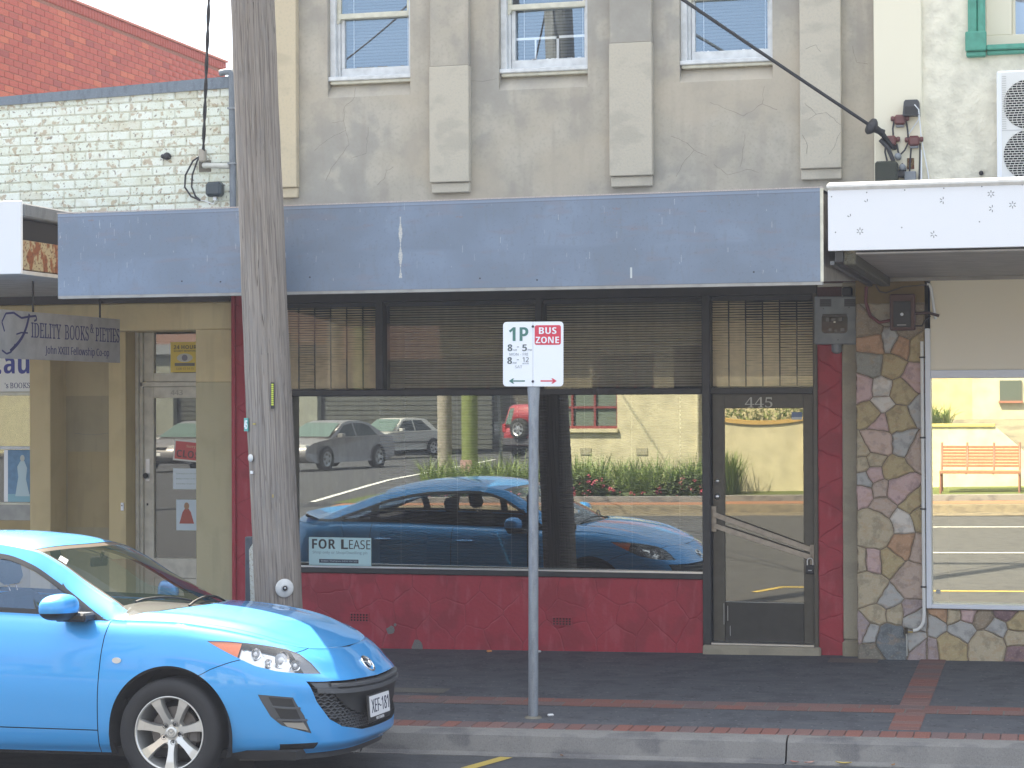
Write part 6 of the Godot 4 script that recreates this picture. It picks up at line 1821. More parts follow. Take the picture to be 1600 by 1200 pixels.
func wheel_proto(car: Node3D, spokes: int, r: float, rim_r: float, silver: Material) -> Node3D:
	# wheel with its outer face towards +z, hub at the origin
	var w := obj("wheel", null, M.black, car)
	var rub := mat(Color(0.022, 0.022, 0.024), 0.75, T.fine, 6.0)
	var turn := Transform3D(Basis(Vector3.RIGHT, PI / 2), Vector3.ZERO)
	var ty := mb()
	lathe(ty, [Vector2(rim_r, -0.10), Vector2(r * 0.9, -0.105), Vector2(r * 0.985, -0.085), Vector2(r, -0.05), Vector2(r, 0.05), Vector2(r * 0.985, 0.082), Vector2(r * 0.95, 0.098), Vector2(r * 0.86, 0.108), Vector2(rim_r * 1.09, 0.104), Vector2(rim_r * 1.02, 0.094), Vector2(rim_r, 0.085)], 64, turn)
	obj("tyre", ty, rub, w)
	var ri := mb()
	lathe(ri, [Vector2(rim_r * 1.005, 0.088), Vector2(rim_r * 1.0, 0.096), Vector2(rim_r * 0.965, 0.094), Vector2(rim_r * 0.945, 0.078), Vector2(rim_r * 0.90, -0.02), Vector2(rim_r * 0.86, -0.09)], 64, turn)
	for k in spokes:
		var a := -PI / 2 + TAU * k / spokes
		var d := Vector3(cos(a), sin(a), 0); var n := Vector3(-sin(a), cos(a), 0)
		var prof := []
		for q in [[0.14, 0.30, 0.045], [0.24, 0.155, 0.052], [0.38, 0.105, 0.060], [0.58, 0.105, 0.070], [0.78, 0.135, 0.080], [0.975, 0.185, 0.084]]:
			prof.append([d * rim_r * q[0], rim_r * q[1], q[2]])
		for i in prof.size() - 1:
			var p: Array = prof[i]; var q: Array = prof[i + 1]
			var pt: Vector3 = p[0] + Vector3(0, 0, p[2]); var qt: Vector3 = q[0] + Vector3(0, 0, q[2])
			var pw: Vector3 = n * p[1]; var qw: Vector3 = n * q[1]
			var dz := Vector3(0, 0, 0.05)
			quad(ri, pt + pw * 0.82, qt + qw * 0.82, qt - qw * 0.82, pt - pw * 0.82)
			quad(ri, pt + pw * 0.82, pt + pw - dz * 0.35, qt + qw - dz * 0.35, qt + qw * 0.82)
			quad(ri, pt - pw * 0.82, qt - qw * 0.82, qt - qw - dz * 0.35, pt - pw - dz * 0.35)
			quad(ri, pt + pw - dz * 0.35, pt + pw * 0.9 - dz, qt + qw * 0.9 - dz, qt + qw - dz * 0.35)
			quad(ri, pt - pw - dz * 0.35, qt - qw - dz * 0.35, qt - qw * 0.9 - dz, pt - pw * 0.9 - dz)
	lathe(ri, [Vector2(rim_r * 0.36, -0.02), Vector2(rim_r * 0.35, 0.048), Vector2(rim_r * 0.16, 0.05), Vector2(rim_r * 0.155, 0.058), Vector2(rim_r * 0.12, 0.062), Vector2(0, 0.062)], 36, turn, false)
	obj("rim", ri, silver, w)
	if spokes == 7:
		for k in 5:
			var a := -PI / 2 + 0.18 + TAU * k / 5
			var nut := mb()
			lathe(nut, [Vector2(0, 0.0), Vector2(0.014, 0.0), Vector2(0.0155, 0.010)], 12, Transform3D(Basis(Vector3.RIGHT, PI / 2), Vector3(cos(a), sin(a), 0) * rim_r * 0.26 + Vector3(0, 0, 0.0505)))
			lathe(nut, [Vector2(0, 0.006), Vector2(0.007, 0.004), Vector2(0.008, 0.0)], 8, Transform3D(Basis(Vector3.RIGHT, PI / 2), Vector3(cos(a), sin(a), 0) * rim_r * 0.26 + Vector3(0, 0, 0.052)))
			obj("wheel_nut", nut, mat(Color(0.06, 0.06, 0.065), 0.4), w)
		var lg := mb()
		var ring := []
		for k in 25: ring.append(Vector3(cos(TAU * k / 24) * 0.019, sin(TAU * k / 24) * 0.019, 0.0625))
		tube(lg, ring, 0.0016, 5, false)
		tube(lg, [Vector3(-0.014, 0.009, 0.063), Vector3(-0.006, 0.003, 0.063), Vector3(0.0, -0.004, 0.063), Vector3(0.006, 0.003, 0.063), Vector3(0.014, 0.009, 0.063)], 0.002, 5)
		obj("hub_emblem", lg, M.steel_grey, w)
	var dk := mb()
	lathe(dk, [Vector2(rim_r * 0.68, -0.01), Vector2(rim_r * 0.68, 0.004), Vector2(0.0, 0.006)], 36, turn, false)
	obj("brake_disc", dk, metal(Color(0.16, 0.15, 0.15), 0.5), w)
	var cal := mb(); bx(cal, Vector3(rim_r * 0.42, -0.06, -0.02), Vector3(rim_r * 0.74, 0.06, 0.025), 0.012)
	obj("caliper", cal, mat(Color(0.13, 0.12, 0.115), 0.6), w)
	var wl := mb(); lathe(wl, [Vector2(r * 1.0, -0.12), Vector2(0.0, -0.12)], 36, turn, false)
	obj("wheel_back", wl, M.dark, w)
	return w

func blue_car():
	var RX := atan(RISE); var RZ := atan(0.03)
	var xa := Vector3(1, RISE, 0).normalized()
	var zaxis := Vector3(0, 0.03, 1).normalized()
	var ya := zaxis.cross(xa)
	var car := thing("blue_car", "bright blue sedan parked at the kerb, nose towards the parking sign", "car", Vector3(-0.60, -0.20, 4.63))
	car.basis = Basis(xa, ya.normalized(), zaxis)
	var paint := mat(Color(0.055, 0.35, 0.78), 0.48)
	paint.metallic = 0.38
	paint.clearcoat_enabled = true
	paint.clearcoat = 1.0
	paint.clearcoat_roughness = 0.03
	var blk := mat(Color(0.018, 0.019, 0.021), 0.45)
	var satin := mat(Color(0.075, 0.08, 0.088), 0.42)
	var chrome := metal(Color(0.85, 0.86, 0.88), 0.12)
	var silver := metal(Color(0.62, 0.62, 0.60), 0.30); silver.metallic = 0.7
	var sh := func(p: Vector2) -> Vector3: return shell(p)

	# ---- body side and nose
	var t := soup(0.0, 1.0, 84, 0.0, 1.0, 46)
	t.append_array(soup(-2.6, 0.0, 74, 0.0, 1.0, 30))
	t.append_array(soup(-3.6, -2.6, 34, 0.0, 1.0, 24))
	for xw in [0.0, -2.64]:
		t = cut(t, func(p: Vector2) -> float:
			var q := shell(p)
			if absf(q.x - xw) > 0.5 or q.z < 0.5: return 1.0
			return Vector2(q.x - xw, (q.y - 0.315) * 0.97).length() - 0.378)[1]
	var hl := v2([[0.262, 0.898], [0.314, 0.836], [0.354, 0.783], [0.39, 0.747], [0.438, 0.730], [0.516, 0.742], [0.59, 0.760], [0.578, 0.855], [0.552, 0.929], [0.511, 0.955], [0.434, 0.950], [0.338, 0.918]])
	var r := carve(t, hl); var lens: PackedVector2Array = r[0]; t = r[1]
	r = carve(t, v2([[0.387, 0.513], [0.480, 0.517], [0.513, 0.361], [0.534, 0.194], [0.448, 0.264], [0.420, 0.336]])); var fog: PackedVector2Array = r[0]; t = r[1]
	r = carve(t, v2([[0.517, 0.671], [0.617, 0.693], [0.776, 0.703], [1.01, 0.703], [1.01, 0.175], [0.90, 0.175], [0.794, 0.181], [0.66, 0.243], [0.602, 0.323], [0.552, 0.501]])); var gri: PackedVector2Array = r[0]; t = r[1]
	r = carve(t, v2([[0.439, 0.098], [0.554, 0.107], [0.547, 0.048], [0.444, 0.045]])); var slot: PackedVector2Array = r[0]; t = r[1]
	var g := 0.0028
	# bumper against fender
	var seam := func(p: Vector2) -> float:
		if p.x < 0.2: return 1.0
		if p.x > 0.36:
			return (p.y - (0.783 + (p.x - 0.354) * 0.83)) if p.x < 0.62 else -1.0
		return p.y - tab([[0.2, 0.59], [0.231, 0.622], [0.266, 0.680], [0.354, 0.783], [0.37, 0.797]], p.x)
	var bump: PackedVector2Array = cut(t, func(p: Vector2) -> float: return seam.call(p) + 0.004)[0]
	var rest: PackedVector2Array = cut(t, func(p: Vector2) -> float: return seam.call(p) - 0.002)[1]
	# front door, rear door, sill, fender, rear quarter
	var dooredge := func(p: Vector2) -> float: return (CX0 + p.x) - (-0.452 + 0.05 * p.y * p.y)
	var fend: PackedVector2Array = cut(rest, func(p: Vector2) -> float: return dooredge.call(p) - g)[1]
	var back: PackedVector2Array = cut(rest, func(p: Vector2) -> float: return dooredge.call(p) + g)[0]
	var sill: PackedVector2Array = cut(back, func(p: Vector2) -> float: return p.y - 0.168)[0]
	back = cut(back, func(p: Vector2) -> float: return p.y - 0.176)[1]
	var fd: PackedVector2Array = cut(back, func(p: Vector2) -> float: return CX0 + p.x + 1.50 - g)[1]
	var rear: PackedVector2Array = cut(back, func(p: Vector2) -> float: return CX0 + p.x + 1.50 + g)[0]
	var rd: PackedVector2Array = cut(rear, func(p: Vector2) -> float: return CX0 + p.x + 2.42 - g)[1]
	var qt: PackedVector2Array = cut(rear, func(p: Vector2) -> float: return CX0 + p.x + 2.42 + g)[0]
	obj("front_bumper", lay(sh, bump), paint, car)
	for s in [1.0, -1.0]:
		obj("fender", lay(sh, fend, [s]), paint, car)
		var d1 := obj("front_door", lay(sh, fd, [s]), paint, car)
		var hm := mb(); bx(hm, Vector3(-1.44, 0.835, 0.865 * s - 0.018), Vector3(-1.25, 0.865, 0.865 * s + 0.018), 0.010)
		obj("handle", hm, paint, d1)
		var d2 := obj("rear_door", lay(sh, rd, [s]), paint, car)
		var hm2 := mb(); bx(hm2, Vector3(-2.36, 0.85, 0.865 * s - 0.018), Vector3(-2.17, 0.88, 0.865 * s + 0.018), 0.010)
		obj("handle", hm2, paint, d2)
		obj("sill", lay(sh, sill, [s]), paint, car)
		obj("rear_quarter", lay(sh, qt, [s]), paint, car)
	# dark inner skin seen in the gaps and the wheel housings
	var ins := soup(-3.6, 1.0, 130, 0.0, 1.0, 16)
	for pq in [hl, v2([[0.387, 0.513], [0.480, 0.517], [0.513, 0.361], [0.534, 0.194], [0.448, 0.264], [0.420, 0.336]]), v2([[0.51, 0.71], [1.01, 0.71], [1.01, 0.16], [0.9, 0.16], [0.76, 0.17], [0.6, 0.29], [0.54, 0.48]])]: ins = carve(ins, pq)[1]
	for xw in [0.0, -2.64]:
		ins = cut(ins, func(p: Vector2) -> float:
			var q := shell(p)
			if absf(q.x - xw) > 0.5 or q.z < 0.5: return 1.0
			return Vector2(q.x - xw, q.y - 0.315).length() - 0.376)[1]
	obj("inner_skin", lay(sh, ins, [1.0, -1.0], -0.016), M.dark, car)
	for xw in [0.0, -2.64]:
		for s in [1.0, -1.0]:
			var hs := mb()
			for k in 24:
				var a0 := -0.35 + (PI + 0.7) * k / 24; var a1 := -0.35 + (PI + 0.7) * (k + 1) / 24
				var p0 := Vector3(xw + cos(a0) * 0.377, 0.315 + sin(a0) * 0.388, 0.0); var p1 := Vector3(xw + cos(a1) * 0.377, 0.315 + sin(a1) * 0.388, 0.0)
				quad(hs, p0 + Vector3(0, 0, 0.862 * s), p1 + Vector3(0, 0, 0.862 * s), p1 + Vector3(0, 0, 0.52 * s), p0 + Vector3(0, 0, 0.52 * s))
			quad(hs, Vector3(xw - 0.4, 0.05, 0.55 * s), Vector3(xw - 0.4, 0.72, 0.55 * s), Vector3(xw + 0.4, 0.72, 0.55 * s), Vector3(xw + 0.4, 0.05, 0.55 * s))
			obj("wheel_housing", hs, M.dark, car)
	var flo := mb(); bx(flo, Vector3(-3.3, 0.17, -0.78), Vector3(0.75, 0.22, 0.78))
	obj("floor", flo, M.dark, car)

	# ---- nose fittings
	var lightmat := clear(Color(0.95, 0.97, 1.0), 0.06)
	for s in [1.0, -1.0]:
		var h := obj("headlight", null, chrome, car)
		obj("lens", lay(sh, lens, [s], 0.001), lightmat, h)
		var parts := cut(lens, func(p: Vector2) -> float: return p.x - (0.345 + (p.y - 0.79) * 0.20))
		var grey := cut(parts[1], func(p: Vector2) -> float: return p.x - (0.527 + (0.85 - p.y) * 0.02))
		obj("indicator", lay(sh, parts[0], [s], -0.010), mat(Color(0.75, 0.17, 0.04), 0.3), h)
		obj("dark_bezel", lay(sh, grey[1], [s], -0.008), mat(Color(0.10, 0.11, 0.13), 0.4), h)
		obj("reflector", lay(sh, grey[0], [s], -0.045), metal(Color(0.80, 0.80, 0.80), 0.22), h)
		for q in [[0.405, 0.85, 0.030, 0.045], [0.478, 0.84, 0.045, 0.05], [0.515, 0.81, 0.030, 0.042], [0.430, 0.79, 0.022, 0.036]]:
			var at = shell(Vector2(q[0], q[1])) - Vector3(0.6, 0, 0.7).normalized() * q[3]
			at.z *= s
			var bl := mb()
			lathe(bl, [Vector2(0.0, 0.0), Vector2(q[2] * 0.5, 0.003), Vector2(q[2] * 0.85, 0.012), Vector2(q[2], 0.026), Vector2(q[2] * 1.08, 0.027)], 20, Transform3D(Basis(Quaternion(Vector3.UP, Vector3(0.75, 0.05, 0.65 * s).normalized())), at))
			obj("bowl", bl, chrome, h)
			var gl := SphereMesh.new(); gl.radius = q[2] * 0.42; gl.height = q[2] * 0.84; gl.radial_segments = 14; gl.rings = 8
			obj("bulb", gl, mat(Color(0.75, 0.77, 0.80), 0.1), h, at + Vector3(0.012, 0, 0.010 * s))
		var fins := mb()
		for k in 5:
			var fu := 0.372 + 0.014 * k
			var fa := shell(Vector2(fu, 0.90)); var fb := shell(Vector2(fu + 0.006, 0.80 - 0.006 * k))
			var inn := Vector3(0.4, 0, 0.9).normalized() * 0.02
			var q2 := [fa - inn, fb - inn, fb - inn * 2.0, fa - inn * 2.0]
			for i in 4: q2[i].z *= s
			quad(fins, q2[0], q2[1], q2[2], q2[3])
		obj("fins", fins, chrome, h)
		var f := obj("fog_lamp", null, satin, car)
		obj("surround", lay(sh, fog, [s], -0.003), satin, f)
		var pk = carve(fog, v2([[0.415, 0.500], [0.478, 0.502], [0.520, 0.200], [0.455, 0.275]]))[0]
		obj("recess", lay(sh, pk, [s], -0.0005), blk, f)
		for q in [[0.425, 0.425, 0.502], [0.436, 0.318, 0.522]]:
			var slat := mb()
			var a := shell(Vector2(q[0], q[1])); var b := shell(Vector2(q[2], q[1] + 0.004))
			var m := shell(Vector2((q[0] + q[2]) * 0.5, q[1]))
			for sg in [[a, m], [m, b]]:
				var n := Vector3(0.55, 0.0, 0.83)
				var p0: Vector3 = sg[0]; var p1: Vector3 = sg[1]
				var h0 := Vector3(0, 0.008, 0)
				var q3 := [p0 + n * 0.012 - h0, p0 + n * 0.012, p1 + n * 0.012, p1 + n * 0.012 - h0, p0 - n * 0.01 + h0, p1 - n * 0.01 + h0]
				for i in 6: q3[i].z *= s
				quad(slat, q3[0], q3[1], q3[2], q3[3])
				quad(slat, q3[1], q3[4], q3[5], q3[2])
			obj("slat", slat, satin, f)
		var lamp = carve(fog, v2([[0.452, 0.292], [0.510, 0.296], [0.524, 0.222], [0.464, 0.255]]))[0]
		obj("lamp_glass", lay(sh, lamp, [s], 0.002), mat(Color(0.34, 0.32, 0.28), 0.15), f)
		obj("slot", lay(sh, slot, [s], -0.006), blk, car)
		var rp := mb()
		var pl := PackedVector2Array()
		for k in 20: pl.append(Vector2(-0.322 + cos(TAU * k / 20) * 0.028, 0.732 + sin(TAU * k / 20) * 0.017))
		prism(rp, pl, 0.862, 0.876)
		var ro := obj("side_repeater", rp, mat(Color(0.62, 0.60, 0.56), 0.2), car)
		ro.scale = Vector3(1, 1, s)
	# grille: mesh of waved bars, two upper bars and the plate bar
	var gr := obj("grille", lay(sh, gri, [1.0, -1.0], -0.050), M.dark, car)
	var edge := mb()
	for s in [1.0, -1.0]:
		var loop := [[0.517, 0.671], [0.617, 0.693], [0.776, 0.703], [1.0, 0.703], [1.0, 0.175], [0.90, 0.175], [0.794, 0.181], [0.66, 0.243], [0.602, 0.323], [0.552, 0.501], [0.517, 0.671]]
		for i in loop.size() - 1:
			if i == 3: continue
			for k in 6:
				var qa := Vector2(lerpf(loop[i][0], loop[i + 1][0], k / 6.0), lerpf(loop[i][1], loop[i + 1][1], k / 6.0))
				var qb := Vector2(lerpf(loop[i][0], loop[i + 1][0], (k + 1) / 6.0), lerpf(loop[i][1], loop[i + 1][1], (k + 1) / 6.0))
				var a := shell(qa); var b := shell(qb)
				var d := Vector3(0.05, 0, 0.012)
				var pp := [a, b, b - d, a - d]
				for j in 4: pp[j].z *= s
				quad(edge, pp[0], pp[1], pp[2], pp[3])
	obj("opening_edge", edge, blk, gr)
	var bars := mb()
	for s in [1.0, -1.0]:
		for row in 13:
			var sv := 0.21 + 0.030 * row
			var prev := Vector3.ZERO
			for k in 31:
				var u := lerpf(0.53 if row > 9 else (0.55 if row > 6 else (0.585 if row > 3 else 0.66)), 1.0, k / 30.0)
				var wv := 0.009 * (1.0 if (k + row) % 2 else -1.0)
				var p := shell(Vector2(u, sv + wv)) - Vector3(0.022, 0, 0.006)
				p.z *= s
				if k > 0:
					quad(bars, prev + Vector3(0, 0.0035, 0), p + Vector3(0, 0.0035, 0), p - Vector3(0, 0.0035, 0), prev - Vector3(0, 0.0035, 0))
					quad(bars, prev + Vector3(0, 0.0035, 0), prev + Vector3(-0.02, 0.005, 0), p + Vector3(-0.02, 0.005, 0), p + Vector3(0, 0.0035, 0))
				prev = p
	stuff(obj("mesh_bars", bars, satin, gr))
	for q in [[0.655, 0.012, 0.006, 0.60], [0.600, 0.016, 0.010, 0.545]]:
		var bm := mb()
		for s in [1.0, -1.0]:
			for k in 20:
				var ua := lerpf(q[3], 1.0, k / 20.0); var ub := lerpf(q[3], 1.0, (k + 1) / 20.0)
				var a := shell(Vector2(ua, q[0])); var b := shell(Vector2(ub, q[0]))
				var nn := Vector3(q[2], 0, 0); var hh := Vector3(0, q[1], 0)
				var pp := [a + nn + hh * 0.4, b + nn + hh * 0.4, b + nn - hh, a + nn - hh, a - Vector3(0.03, 0, 0) + hh, b - Vector3(0.03, 0, 0) + hh]
				for j in 6: pp[j].z *= s
				quad(bm, pp[0], pp[1], pp[2], pp[3])
				quad(bm, pp[4], pp[5], pp[1], pp[0])
		obj("upper_bar", bm, satin, gr)
	var mid = carve(gri, v2([[0.60, 0.60], [1.01, 0.585], [1.01, 0.34], [0.80, 0.34], [0.70, 0.42]]))[0]
	obj("plate_bar", lay(sh, mid, [1.0, -1.0], -0.004), blk, gr)
	var fin = carve(gri, v2([[0.530, 0.668], [0.60, 0.682], [0.655, 0.60], [0.60, 0.575], [0.553, 0.60]]))[0]
	obj("corner_vane", lay(sh, fin, [1.0, -1.0], -0.008), satin, gr)
	var lipm := soup(0.35, 1.0, 40, -0.06, 0.03, 3)
	obj("chin_spoiler", lay(func(p: Vector2) -> Vector3:
		var q := shell(Vector2(p.x, maxf(p.y, 0.0))); q.y += (p.y * 0.57 if p.y < 0 else 0.0) + 0.0; q.x -= 0.02; return q, lipm, [1.0, -1.0]), blk, car)
	# number plate
	var np := obj("number_plate", null, M.white, car)
	np.position = Vector3(1.022, 0.415, 0.075)
	np.basis = Basis(Vector3.UP, PI / 2) * Basis(Vector3.RIGHT, -0.06)
	box("holder", Vector3(-0.195, -0.085, -0.02), Vector3(0.195, 0.075, -0.004), blk, np, 0.004)
	var pm := mb(); prism(pm, round_rect(-0.18, -0.055, 0.18, 0.067, 0.008), -0.004, 0.0)
	obj("plate", pm, mat(Color(0.74, 0.74, 0.76), 0.4), np)
	words("lettering", "XEF-181", Vector2(-0.155, -0.032), Vector2(0.160, 0.046), 0.0, mat(Color(0.02, 0.025, 0.06), 0.5), np, regular_font, 0.002)
	words("lettering", "VICTORIA", Vector2(-0.075, -0.079), Vector2(0.075, -0.063), -0.004, mat(Color(0.6, 0.6, 0.62), 0.5), np, bold_font, 0.002)
	# badge on the nose
	var bd := obj("badge", null, chrome, car)
	bd.position = shell(Vector2(1.0, 0.82)) + Vector3(0.006, 0, 0)
	bd.basis = Basis(Vector3.UP, PI / 2) * Basis(Vector3.RIGHT, -0.66)
	var ringb := mb()
	var rp2 := []
	for k in 33: rp2.append(Vector3(cos(TAU * k / 32) * 0.066, sin(TAU * k / 32) * 0.052, 0.0))
	tube(ringb, rp2, 0.0075, 8, false)
	obj("ring", ringb, chrome, bd)
	var bk := mb()
	var bp := PackedVector2Array()
	for k in 28: bp.append(Vector2(cos(TAU * k / 28) * 0.064, sin(TAU * k / 28) * 0.050))
	prism(bk, bp, -0.008, -0.002)
	obj("backing", bk, mat(Color(0.03, 0.03, 0.035), 0.2), bd)
	var wg := mb()
	for s in [1.0, -1.0]:
		tube(wg, [Vector3(0.060 * s, 0.022, 0.0), Vector3(0.036 * s, 0.016, 0.004), Vector3(0.014 * s, 0.002, 0.006), Vector3(0.0, -0.022, 0.006)], [0.005, 0.009, 0.011, 0.006], 7)
	obj("wings", wg, chrome, bd)

	# ---- bonnet, cowl and boot
	var hd := func(p: Vector2) -> Vector3: return hood(p)
	var hs := soup(-0.36, 0.801, 60, -1.0, 1.0, 44)
	var bon: PackedVector2Array = hs
	for s in [1.0, -1.0]: bon = cut(bon, func(p: Vector2) -> float: return p.y * s - 0.925)[0]
	bon = cut(bon, func(p: Vector2) -> float: return p.x - 0.792)[0]
	bon = cut(bon, func(p: Vector2) -> float: return p.x - (-0.10 - 0.26 * p.y * p.y))[1]
	obj("bonnet", lay(hd, bon, [1.0]), paint, car)
	var wing := PackedVector2Array()
	for s in [1.0, -1.0]: wing.append_array(cut(hs, func(p: Vector2) -> float: return p.y * s - 0.931)[1])
	obj("wing_top", lay(hd, wing, [1.0]), paint, car)
	obj("cowl", lay(hd, cut(soup(-0.55, -0.05, 12, -0.98, 0.98, 20), func(p: Vector2) -> float: return p.x - (-0.112 - 0.26 * p.y * p.y))[0], [1.0], -0.012), blk, car)
	obj("under_bonnet", lay(hd, soup(-0.3, 0.80, 20, -1.0, 1.0, 16), [1.0], -0.02), M.dark, car)
	var dk := func(p: Vector2) -> Vector3: return deck(p)
	obj("boot_lid", lay(dk, soup(-3.52, -3.0, 30, -0.99, 0.99, 24), [1.0]), paint, car)
	var sp := mb()
	for k in 24:
		var a := lerpf(-0.66, 0.66, k / 24.0); var b := lerpf(-0.66, 0.66, (k + 1) / 24.0)
		var fx := func(z: float) -> float: return -3.40 + 0.16 * pow(absf(z) / 0.66, 2.2)
		var xa2: float = fx.call(a); var xb2: float = fx.call(b)
		quad(sp, Vector3(xa2 + 0.14, 1.062, a), Vector3(xb2 + 0.14, 1.062, b), Vector3(xb2, 1.115, b), Vector3(xa2, 1.115, a))
		quad(sp, Vector3(xa2, 1.115, a), Vector3(xb2, 1.115, b), Vector3(xb2 - 0.01, 1.085, b), Vector3(xa2 - 0.01, 1.085, a))
		quad(sp, Vector3(xa2 - 0.01, 1.085, a), Vector3(xb2 - 0.01, 1.085, b), Vector3(xb2 + 0.10, 1.05, b), Vector3(xa2 + 0.10, 1.05, a))
	obj("boot_spoiler", sp, paint, car)

	# ---- roof, screens and side glass
	var tp := func(p: Vector2) -> Vector3: return top(p)
	var ts := soup(-3.14, -0.102, 96, -1.0, 1.0, 36)
	var front_edge := func(p: Vector2) -> float: return p.x - (-0.935 - 0.075 * p.y * p.y)
	var rear_edge := func(p: Vector2) -> float: return p.x - (-2.40 + 0.02 * p.y * p.y)
	var scr: PackedVector2Array = cut(ts, func(p: Vector2) -> float: return front_edge.call(p))[1]
	var roofp: PackedVector2Array = cut(ts, func(p: Vector2) -> float: return front_edge.call(p) + 0.004)[0]
	var rscr: PackedVector2Array = cut(roofp, func(p: Vector2) -> float: return rear_edge.call(p) - 0.003)[0]
	roofp = cut(roofp, func(p: Vector2) -> float: return rear_edge.call(p))[1]
	var pil := PackedVector2Array(); var rpil := PackedVector2Array()
	for s in [1.0, -1.0]:
		var c := cut(scr, func(p: Vector2) -> float: return p.y * s - 0.955 if p.x < -0.33 else -1.0)
		pil.append_array(c[1]); scr = c[0]
		c = cut(rscr, func(p: Vector2) -> float: return p.y * s - 0.90)
		rpil.append_array(c[1]); rscr = c[0]
	var band := cut(scr, func(p: Vector2) -> float: return front_edge.call(p) - 0.045)
	var side_band := PackedVector2Array()
	var clear_area: PackedVector2Array = band[1]
	for s in [1.0, -1.0]:
		var c := cut(clear_area, func(p: Vector2) -> float: return p.y * s - 0.925 if p.x < -0.36 else -1.0)
		side_band.append_array(c[1]); clear_area = c[0]
	var ws := obj("windscreen", lay(tp, clear_area, [1.0], -0.002), clear(Color(0.05, 0.075, 0.06), 0.22), car)
	band[0].append_array(side_band)
	obj("screen_border", lay(tp, band[0], [1.0], -0.0022), mat(Color(0.10, 0.08, 0.065), 0.35), ws)
	var stk = carve(clear_area, v2([[-0.875, 0.79], [-0.855, 0.90], [-0.80, 0.90], [-0.82, 0.79]]))[0]
	obj("sticker", lay(tp, stk, [1.0], -0.004), M.white, ws)
	obj("roof", lay(tp, roofp, [1.0]), paint, car)
	for s in [1.0, -1.0]:
		obj("screen_pillar", lay(tp, cut(pil, func(p: Vector2) -> float: return -p.y * s)[0], [1.0]), paint, car)
		obj("rear_pillar", lay(tp, cut(rpil, func(p: Vector2) -> float: return -p.y * s)[0], [1.0]), paint, car)
	obj("rear_window", lay(tp, rscr, [1.0], -0.002), film(Color(0.8, 0.85, 0.9), 0.2), car)
	obj("headlining", lay(tp, roofp, [1.0], -0.03), mat(Color(0.30, 0.29, 0.27), 0.9), car)
	var fl := func(p: Vector2) -> Vector3: return flank(p)
	var fs := soup(-3.1, -0.335, 110, 0.0, 1.0, 18)
	# daylight opening: inside the rail by a band that widens to the front
	var win := func(p: Vector2) -> float:
		var q := flank(p)
		var topline := tab([[-2.9, 1.06], [-2.6, 1.16], [-2.2, 1.285], [-1.75, 1.345], [-1.35, 1.352], [-1.17, 1.335], [-0.98, 1.278], [-0.81, 1.186], [-0.67, 1.098], [-0.50, 0.992], [-0.42, 0.952]], q.x)
		return minf(topline - q.y, q.y - (tab(RIM_S, q.x) + 0.004))
	var c3 := cut(fs, func(p: Vector2) -> float: return win.call(p))
	var frame: PackedVector2Array = c3[0]
	var open: PackedVector2Array = c3[1]
	var brd := cut(open, func(p: Vector2) -> float: return win.call(p) - 0.028)
	var trim: PackedVector2Array = brd[0]
	var glass: PackedVector2Array = brd[1]
	for x in [-1.50, -2.42]:
		var c := cut(glass, func(p: Vector2) -> float: return absf(p.x - x) - 0.04)
		trim.append_array(c[0]); glass = c[1]
	var ct := cut(glass, func(p: Vector2) -> float: return p.x + 0.615)
	trim.append_array(ct[1]); glass = ct[0]
	var tri_cut := carve(frame, v2([[-0.76, 0.74], [-0.39, -0.01], [-0.76, -0.01]]))
	trim.append_array(tri_cut[0]); frame = tri_cut[1]
	for s in [1.0, -1.0]:
		obj("window_frame", lay(fl, frame, [s]), paint, car)
		obj("window_trim", lay(fl, trim, [s], 0.002), blk, car)
		obj("side_window", lay(fl, glass, [s], -0.003), film(Color(0.45, 0.62, 0.85), 0.16), car)
		# door mirror
		var mr := obj("door_mirror", null, paint, car)
		var ball := SurfaceTool.new()
		ball.begin(Mesh.PRIMITIVE_TRIANGLES); ball.set_smooth_group(0)
		var low := SurfaceTool.new()
		low.begin(Mesh.PRIMITIVE_TRIANGLES); low.set_smooth_group(0)
		var P := func(i: int, j: int) -> Vector3:
			var th := PI * i / 18.0; var ph := TAU * j / 28.0
			var d := Vector3(sin(th) * cos(ph), cos(th), sin(th) * sin(ph))
			var e := Vector3(signf(d.x) * pow(absf(d.x), 0.75), signf(d.y) * pow(absf(d.y), 0.85), signf(d.z) * pow(absf(d.z), 0.72))
			var q := Vector3(e.x * (0.10 if e.x > 0 else 0.05), e.y * 0.076 * (1.0 - 0.12 * e.z), e.z * 0.140)
			return Vector3(-0.655, 1.042, 0.975) + q - Vector3(0.02 * e.z, 0, 0)
		for i in 18:
			for j in 28:
				var to := ball if i < 11 else low
				quad(to, P.call(i, j), P.call(i, j + 1), P.call(i + 1, j + 1), P.call(i + 1, j))
		var m1 := obj("shell", ball, paint, mr); m1.scale = Vector3(1, 1, s)
		var m2 := obj("lower_shell", low, blk, mr); m2.scale = Vector3(1, 1, s)
		var st := mb(); bx(st, Vector3(-0.70, 0.955, 0.77), Vector3(-0.50, 1.005, 0.92), 0.014)
		var m3 := obj("stalk", st, blk, mr); m3.scale = Vector3(1, 1, s)
		if s < 0:   # the far mirror is folded in
			mr.position = Vector3(-0.16, -0.02, 0.0)
			for m in [m1, m2]:
				m.scale = Vector3(1.0, 1.0, -0.55); m.position = Vector3(0, 0, -0.36)
